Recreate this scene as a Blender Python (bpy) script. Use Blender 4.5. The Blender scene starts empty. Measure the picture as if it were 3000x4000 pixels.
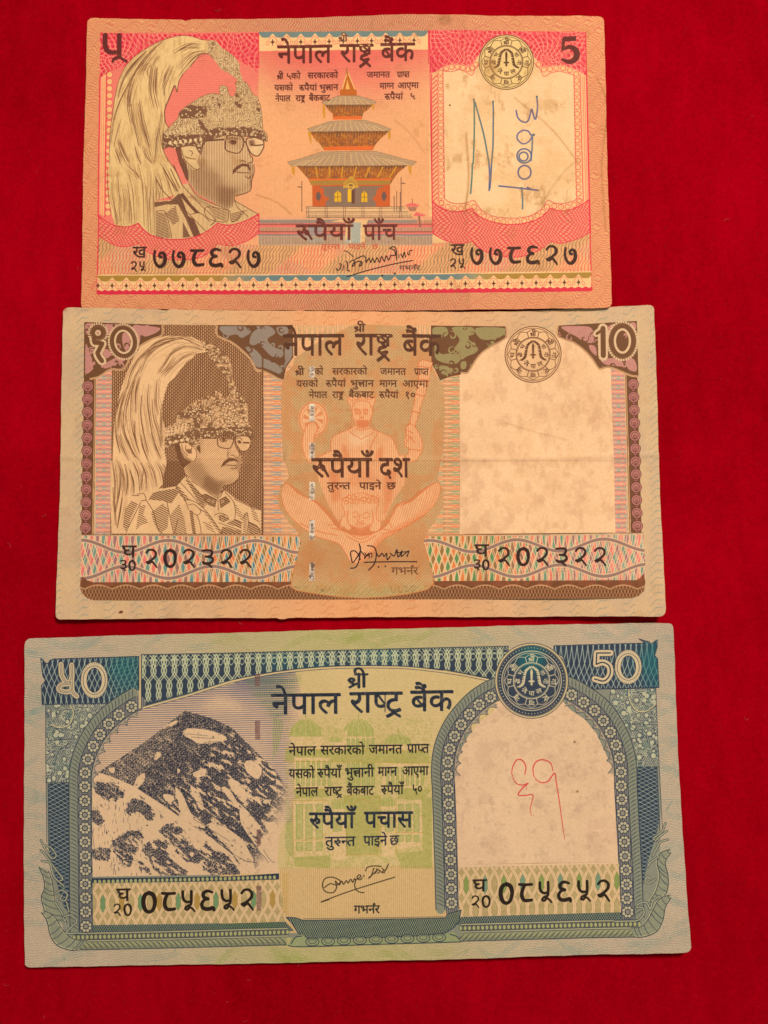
import bpy, math, random
import numpy as np
from mathutils import Matrix, Vector
from mathutils.geometry import delaunay_2d_cdt

SCN = bpy.context.scene
MM = .001
# ---------------------------------------------------------------- camera
CAM_RX, CAM_RY, CAM_D = .0847, .0017, 205.    # the phone held almost straight over the notes (radians, mm)
cam = bpy.data.objects.new('camera', bpy.data.cameras.new('camera'))
SCN.collection.objects.link(cam)
cam.data.sensor_fit = 'VERTICAL'; cam.data.sensor_height = 36; cam.data.lens = 36*3600/4000
cam.data.clip_start = .01; cam.data.clip_end = 20
_R = (Matrix.Rotation(CAM_RX, 3, 'X') @ Matrix.Rotation(CAM_RY, 3, 'Y'))
cam.matrix_world = Matrix.Translation(_R @ Vector((0,0,CAM_D*MM))) @ _R.to_4x4()
SCN.camera = cam
# ---------------------------------------------------------------- world and lamps: warm room light from above
W = bpy.data.worlds.new('World'); SCN.world = W; W.use_nodes = True
bg = W.node_tree.nodes['Background']; bg.inputs[0].default_value = (1., .72, .45, 1); bg.inputs[1].default_value = .27
def lamp(name, loc, size, power, col, aim=(0,0,0)):
    l = bpy.data.lights.new(name, 'AREA'); l.shape = 'DISK'; l.size = size; l.energy = power; l.color = col
    o = bpy.data.objects.new(name, l); SCN.collection.objects.link(o); o.location = loc
    o.rotation_euler = (Vector(aim)-Vector(loc)).to_track_quat('-Z','Y').to_euler(); return o
lamp('ceiling_lamp', (.26,.44,.74), .20, 8.2, (1., .70, .43), (.02,.02,0))
SCN.view_settings.view_transform = 'Standard'; SCN.view_settings.look = 'None'
SCN.view_settings.exposure = 0; SCN.view_settings.gamma = 1; SCN.view_settings.use_curve_mapping = False
LIGHT = np.array((1., .715, .445))             # colour of that light: what the eye sees of white paper
# ---------------------------------------------------------------- geometry of the view and of the three notes (mm)
FPX, CXP, CYP = 3600., 1500., 2000.          # focal length and centre in pixels of a 3000 x 4000 frame
SC = 14                                       # print resolution, dots per mm

def sst(a, b, x): t = np.clip((x-a)/(b-a), 0, 1); return t*t*(3-2*t)
def cam_matrix():
    a, b = CAM_RX, CAM_RY
    Rx = np.array([[1,0,0],[0,math.cos(a),-math.sin(a)],[0,math.sin(a),math.cos(a)]])
    Ry = np.array([[math.cos(b),0,math.sin(b)],[0,1,0],[-math.sin(b),0,math.cos(b)]])
    R = Rx @ Ry
    return R, R @ np.array([0,0,CAM_D])
CR, CC = cam_matrix()
def project(P):
    q = (P - CC) @ CR
    return np.stack([CXP + FPX*q[...,0]/-q[...,2], CYP - FPX*q[...,1]/-q[...,2]], -1)

def bow(t, ks, vs):
    """smooth curve through (ks, vs)"""
    return np.interp(t, ks, vs) if len(ks) < 3 else _pchip(t, np.array(ks,float), np.array(vs,float))
def _pchip(t, x, y):
    d = np.diff(y)/np.diff(x); m = np.zeros(len(x))
    m[1:-1] = np.where(d[:-1]*d[1:] > 0, 2*d[:-1]*d[1:]/(d[:-1]+d[1:]+1e-12), 0)
    m[0] = d[0]; m[-1] = d[-1]
    i = np.clip(np.searchsorted(x, t)-1, 0, len(x)-2)
    h = x[i+1]-x[i]; s = (t-x[i])/h
    return ((2*s**3-3*s**2+1)*y[i] + (s**3-2*s**2+s)*h*m[i] + (-2*s**3+3*s**2)*y[i+1] + (s**3-s**2)*h*m[i+1])

NOTES = {
    'five': dict(rect=(120.397, 69.358, -8.745, 81.043, .0030), corner=[(3.2,10.),(-7.,13.5),(-7.1,13.),(4.3,.2)],
        top=([0,.3,.5,.65,.85,1],[0,-1,-7,-12,-7,0]), bottom=([0,.3,.5,.7,.9,1],[0,3,5,4,2,0]),
        left=([0,.5,1],[0,-4.5,0]), right=([0,.5,1],[0,0,0]),
        z=lambda u, v: .3+.7*np.exp(-((u-.65)/.22)**2)*(1-v)**2 + 1.1*sst(.45,.95,u)*v**4 + .7*sst(.7,1,u)**2 + .7*sst(.16,0,u)*sst(.4,0,v)),
    'ten': dict(rect=(134.239, 70.250, -5.472, 11.717, .0055), corner=[(5.4,3.9),(-12.8,10.6),(-11.3,-.7),(9.2,-1.6)],
        top=([0,.17,.33,.5,.68,.93,1],[0,6,13,16,21,7,0]), bottom=([0,.5,1],[0,-1.5,0]),
        left=([0,.5,1],[0,0,0]), right=([0,.5,1],[0,0,0]),
        z=lambda u, v: .5+.5*sst(.3,0,u)*(1-v)**3 + 1.1*sst(.6,1,u)**2 + .5*v**4 + .8*sst(.82,1,u)*sst(.6,1,v) + .35*sst(.15,0,u)*sst(.5,1,v)),
    'fifty': dict(rect=(142.599, 69.811, -6.575, -61.122, .0245), corner=[(2.2,-1.8),(-7.6,.4),(-7.6,-11.2),(10.8,-9.2)],
        top=([0,.3,.6,.95,1],[0,-3,-4,-4,0]), bottom=([0,.3,.6,.9,1],[0,8,8,3,0]),
        left=([0,.4,.9,1],[0,-6,-3,0]), right=([0,.4,.85,1],[0,-6,-5,0]),
        z=lambda u, v: .35+.7*sst(.65,1,u)**2*(.4+.6*v) + .9*v**3*(.4+.6*sst(.25,.6,u)*sst(1,.8,u)) + .2*sst(.2,0,u) + .7*sst(.84,1,u)*sst(.65,1,v) + .5*sst(.1,0,u)*sst(.3,0,v)),
}

class Note:
    """one sheet of paper: where every point of it lies in the world, and the picture printed on it"""
    def __init__(s, key):
        s.g = NOTES[key]; s.w, s.h, s.x, s.y, s.r = s.g['rect']
        s.W, s.H = int(round(s.w*SC)), int(round(s.h*SC))
        u, v = np.meshgrid(np.linspace(0,1,25), np.linspace(0,1,17))
        p = project(s.world(u.ravel(), v.ravel()))
        s.c0 = p.mean(0); s.cs = 1000.
        A = s.basis(p); B = np.stack([u.ravel()*s.W, v.ravel()*s.H], 1)
        s.inv = np.linalg.lstsq(A, B, rcond=None)[0]
        s.inv_err = np.abs(A @ s.inv - B).max()
        uu, vv = np.meshgrid((np.arange(s.W)+.5)/s.W, (np.arange(s.H)+.5)/s.H)
        pp = project(s.world(uu.ravel(), vv.ravel())).astype(np.float32)
        s.X = pp[:,0].reshape(s.H, s.W); s.Y = pp[:,1].reshape(s.H, s.W)
        s.C = np.ones((s.H, s.W, 3), np.float32)
        s.kx = s.W/(s.X[s.H//2,-1]-s.X[s.H//2,0])
    def world(s, u, v):
        g = s.g; px = CAM_D/FPX
        top, bot, lef, rig = (bow(t, *g[k])*px for t, k in ((u,'top'),(u,'bottom'),(v,'left'),(v,'right')))
        dy = -(top*(1-v) + bot*v); dx = lef*(1-u) + rig*u
        c = np.array(g['corner'])*px
        cc = c[0][:,None]*(1-u)*(1-v) + c[1][:,None]*u*(1-v) + c[2][:,None]*u*v + c[3][:,None]*(1-u)*v
        a = (u-.5)*s.w + dx + cc[0]; b = (.5-v)*s.h + dy - cc[1]
        cr, sr = math.cos(s.r), math.sin(s.r)
        return np.stack([a*cr-b*sr+s.x, a*sr+b*cr+s.y, g['z'](u, v)], -1)
    def basis(s, p):
        x, y = (p[:,0]-s.c0[0])/s.cs, (p[:,1]-s.c0[1])/s.cs
        return np.stack([x**i*y**j for i in range(6) for j in range(6-i)], 1)
    def tex(s, pts):
        return s.basis(np.asarray(pts, float).reshape(-1,2)) @ s.inv
    # ---- coverage of closed outlines given in picture pixels
    def cover(s, loops, sub=4, eo=False):
        M = np.zeros((s.H, s.W), np.float32)
        if not len(loops): return M
        n = [len(l) for l in loops]
        P = s.tex(np.concatenate([np.asarray(l, float) for l in loops]))
        idx = np.arange(len(P)); nxt = idx+1; e = np.cumsum(n); nxt[e-1] = e-np.array(n)
        if eo is False: pass
        A = P; B = P[nxt]
        x0 = int(max(0, math.floor(P[:,0].min())-1)); x1 = int(min(s.W, math.ceil(P[:,0].max())+2))
        y0 = int(max(0, math.floor(P[:,1].min())-1)); y1 = int(min(s.H, math.ceil(P[:,1].max())+2))
        if x1 <= x0 or y1 <= y0: return M
        w, h = x1-x0, (y1-y0)*sub
        ax, ay, bx, by = A[:,0]-x0, (A[:,1]-y0)*sub, B[:,0]-x0, (B[:,1]-y0)*sub
        sg = np.where(by > ay, 1., -1.)
        lo, hi = np.minimum(ay,by), np.maximum(ay,by)
        r0 = np.clip(np.ceil(lo-.5), 0, h).astype(int); r1 = np.clip(np.ceil(hi-.5), 0, h).astype(int)
        k = np.maximum(r1-r0, 0); tot = int(k.sum())
        if tot == 0: return M
        rep = np.repeat(np.arange(len(k)), k)
        row = np.arange(tot) - np.repeat(np.cumsum(k)-k, k) + r0[rep]
        x = ax[rep] + (bx-ax)[rep]*((row+.5-ay[rep])/(by-ay)[rep])
        x = np.clip(x, 0, w-1e-3); xi = x.astype(int); fr = x-xi; wp = w+2
        acc = np.bincount(row*wp+xi, sg[rep]*(1-fr), h*wp) + np.bincount(row*wp+xi+1, sg[rep]*fr, h*wp)
        c = np.abs(np.cumsum(acc.reshape(h, wp), 1)[:, :w])
        if eo: c = np.where(c % 2 > 1, 2-c % 2, c % 2)
        c = np.minimum(c, 1).reshape(y1-y0, sub, w).mean(1)
        M[y0:y1, x0:x1] = c
        return M
    def lay(s, m, col, a=1., mul=False):
        """print one ink through the coverage m"""
        col = np.asarray(col, np.float32)
        if col.max() > 1.5: col = col/255.
        ry = np.nonzero(m.any(1))[0]
        if not len(ry): return
        rx = np.nonzero(m[ry[0]:ry[-1]+1].any(0))[0]
        sl = (slice(ry[0], ry[-1]+1), slice(rx[0], rx[-1]+1))
        q = (m[sl]*a).astype(np.float32)[..., None]
        v = s.C[sl]; v *= (1-q); v += q*col
    def poly(s, pts, col, a=1.):
        s.lay(s.cover([pts]), col, a)
    def ink(s, loops, col, a=1.):
        s.lay(s.cover(loops), col, a)

# ---------------------------------------------------------------- outlines
def sm(pts, n=6, closed=False):
    """smooth curve through points"""
    P = np.asarray(pts, float)
    if len(P) < 3: return P
    if closed: Q = np.concatenate([P[-1:], P, P[:2]])
    else: Q = np.concatenate([2*P[:1]-P[1:2], P, 2*P[-1:]-P[-2:-1]])
    t = np.linspace(0,1,n,endpoint=False)[:,None]; out = []
    for i in range(1, len(Q)-2):
        a,b,c,d = Q[i-1],Q[i],Q[i+1],Q[i+2]
        out.append(.5*(2*b+(c-a)*t+(2*a-5*b+4*c-d)*t*t+(3*b-a-3*c+d)*t**3))
    if not closed: out.append(P[-1:])
    return np.concatenate(out)
OCT = np.array([[math.cos(k*math.pi/4+.2), math.sin(k*math.pi/4+.2)] for k in range(8)])
def orient(q):
    q = np.asarray(q, float); x, y = q[:,0], q[:,1]
    return q if (x*np.roll(y,-1)-np.roll(x,-1)*y).sum() > 0 else q[::-1]
def stroke(pts, w, caps=True):
    """a line of width w (a number, or one per point) as a list of small outlines"""
    P = np.asarray(pts, float); w = np.broadcast_to(np.asarray(w, float)/2, (len(P),)) if np.ndim(w) == 0 or len(np.atleast_1d(w)) == len(P) else np.interp(np.linspace(0,1,len(P)), np.linspace(0,1,len(w)), np.asarray(w)/2.)
    out = []
    d = np.diff(P, axis=0); L = np.hypot(d[:,0], d[:,1]); ok = L > 1e-6
    n = np.stack([-d[:,1], d[:,0]],1)/np.maximum(L,1e-6)[:,None]
    for i in np.nonzero(ok)[0]:
        out.append(orient([P[i]+n[i]*w[i], P[i+1]+n[i]*w[i+1], P[i+1]-n[i]*w[i+1], P[i]-n[i]*w[i]]))
    if caps:
        for p, r in zip(P, w):
            if r > .9: out.append(p + OCT*r)
    return out
def strokes(lst, w, n=0, caps=False):
    o = []
    for l in lst: o += stroke(sm(l, n) if n else l, w, caps)
    return o
def nib(pts, v, n=0):
    """a broad pen held at one angle: the line swept by the vector v"""
    P = sm(pts, n) if n else np.asarray(pts, float); v = np.asarray(v, float)/2; o = []
    for a, b in zip(P[:-1], P[1:]):
        q = orient([a-v, a+v, b+v, b-v])
        o.append(q)
        o += stroke([a, b], 2.2, False)
    return o
def circ(c, r, n=24, ry=None, rot=0):
    t = np.arange(n)*2*math.pi/n; ry = r if ry is None else ry
    x, y = r*np.cos(t), ry*np.sin(t)
    return np.stack([c[0]+x*math.cos(rot)-y*math.sin(rot), c[1]+x*math.sin(rot)+y*math.cos(rot)], 1)
def ring(c, r, w, n=32, **k):
    q = circ(c, r, n, **k); return stroke(np.concatenate([q, q[:1]]), w, False)
def Z(x0, y0, f):
    """coordinates read off an enlargement of the picture"""
    return lambda pts: np.asarray(pts, float)/f + [x0, y0]

# ---------------------------------------------------------------- letters
GLY = {}
def word(txt, x, y, w, h, bold=0., nibv=None, slant=0., cond=None, rise=0.):
    """Devanagari word: head line from (x, y) over the width w, h = depth of the letters below it"""
    items, pen = [], 0.
    i = 0
    def add(c, dx=0., sx=1., sy=1., dy=0., clip=None):
        nonlocal pen
        adv, loops = GLY[c]
        for l in loops:
            l = np.asarray(l, float)
            if clip is not None: l = np.stack([np.minimum(l[:,0], clip), l[:,1]], 1)
            items.append(np.stack([l[:,0]*sx+pen+dx, l[:,1]*sy+dy], 1))
        return adv*sx
    toks = txt
    while i < len(toks):
        c = toks[i]
        if c == ' ': pen += 170; i += 1; continue
        if c == '{':                       # a conjunct in braces
            j = toks.index('}', i); name = toks[i+1:j]; i = j+1; p0 = pen
            S_ = lambda pts, w: stroke(np.array(pts, float)+[p0, 0], w)
            if name == 'sri':
                items.extend(S_([(30,190),(70,235),(125,225),(140,185),(105,150),(45,165),(80,115),(170,75)], 44))
                items.extend(S_([(230,350),(230,0)], 47)); items.extend(S_([(225,120),(140,70),(50,5)], 42))
                items.extend(S_([(160,336),(260,336)], 41)); pen += 255
                pen += add('ी')
            elif name == 'str':            # ष्ट्र
                add('ष', 0, 1, .56, 157)
                items.extend(S_([(150,190),(215,150),(100,118),(75,65),(130,30),(245,52)], 40))
                items.extend(S_([(215,20),(130,-50),(60,-95)], 42)); items.extend(S_([(180,-10),(275,-85)], 42))
                items.extend(S_([(0,336),(332,336)], 41)); pen += 335
            elif name == 'tra':
                a = add('ट'); items.extend(S_([(180,20),(110,-40),(40,-75)], 40)); items.extend(S_([(150,-10),(250,-75)], 40)); pen += a
            elif name == 'ru':
                add('र'); items.extend(S_([(125,170),(190,222),(245,190),(235,140),(175,118)], 38)); items.extend(S_([(200,336),(300,336)], 41)); pen += 290
            elif name == 'ruu':
                add('र'); items.extend(S_([(125,190),(185,228),(240,205),(248,165),(210,142)], 36)); items.extend(S_([(185,175),(262,120),(312,25)], 40)); items.extend(S_([(200,336),(340,336)], 41)); pen += 330
            elif name.endswith('r'):        # प्र
                a = add(name[0]); items.extend(S_([(a-85,150),(a-200,40)], 42)); pen += a
            elif name == 'kta':
                items.extend(S_([(0,336),(360,336)], 41)); items.extend(S_([(300,336),(300,0)], 47))
                items.extend(S_([(30,235),(110,235),(300,235)], 40)); items.extend(S_([(300,150),(160,160),(85,95),(160,25)], 42)); items.extend(S_([(55,235),(100,190),(50,155)],40)); pen += 362
            continue
        nx = toks[i+1] if i+1 < len(toks) else ''
        if c == '~':                       # reph over the last letter
            items.extend(stroke([(pen-45,350),(pen-85,420),(pen-30,455),(pen+15,410)], 40)); i += 1; continue
        if nx == '्':
            adv, loops = GLY[c]; cl = adv-108; add(c, clip=cl); pen += adv-108; i += 2; continue
        if c in 'ेैंँुू': add(c, -6 if c not in 'ंँ' else (0)); i += 1; continue
        pen += add(c); i += 1
    tot = pen; k = w/tot
    out = []
    ky = h/357.
    for l in items:
        q = np.stack([x + l[:,0]*k + (l[:,1]-357)*ky*slant, y - (l[:,1]-357)*ky + rise*l[:,0]*k/w], 1)
        out.append(q)
    if nibv is not None or bold:
        ex = []
        for l in out:
            m = np.roll(l, -1, 0)
            if nibv is not None:
                v = np.asarray(nibv, float)/2
                for a, b in zip(l, m): ex.append(orient([a-v, a+v, b+v, b-v]))
            if bold: ex += stroke(np.concatenate([l, l[:1]]), bold, False)
        return out, ex
    return out, []

# ---------------------------------------------------------------- noise and engraving
def noise(shape, cell, seed=0):
    r = np.random.RandomState(seed); h, w = shape
    gy, gx = int(h/cell)+3, int(w/cell)+3
    g = r.rand(gy, gx).astype(np.float32)
    y, x = np.arange(h)/cell, np.arange(w)/cell
    yi, xi = y.astype(int), x.astype(int); fy, fx = y-yi, x-xi
    fy, fx = (fy*fy*(3-2*fy))[:,None].astype(np.float32), (fx*fx*(3-2*fx))[None].astype(np.float32)
    a, b = g[yi][:,xi], g[yi][:,xi+1]; c, d = g[yi+1][:,xi], g[yi+1][:,xi+1]
    return (a*(1-fx)+b*fx)*(1-fy) + (c*(1-fx)+d*fx)*fy
def fbm(shape, cell, seed=0, o=3):
    s = 0; a = 0
    for k in range(o):
        s = s + noise(shape, cell/2**k, seed+k)*.6**k; a += .6**k
    return s/a
def fbm_at(U, V, cell, seed):
    N = 1400; b = fbm((N, N), cell, seed, 3)
    return b[V.astype(int) % N, U.astype(int) % N]
def blur(a, r):
    for _ in range(2):
        for ax in (0,1):
            k = max(1, int(r)); p = np.pad(a, [(k+1,k) if i == ax else (0,0) for i in (0,1)], 'edge')
            c = np.cumsum(p, ax, dtype=np.float64)
            n = a.shape[ax]; i = np.arange(n)
            a = ((np.take(c, i+2*k+1, ax)-np.take(c, i, ax))/(2*k+1)).astype(np.float32)
    return a
def line(ph, duty, soft=.12):
    """lines where the phase ph passes whole numbers; duty = share of the period that is inked"""
    d = np.abs(ph - np.round(ph))*2
    return np.clip((duty - d)/soft + .5, 0, 1)

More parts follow.
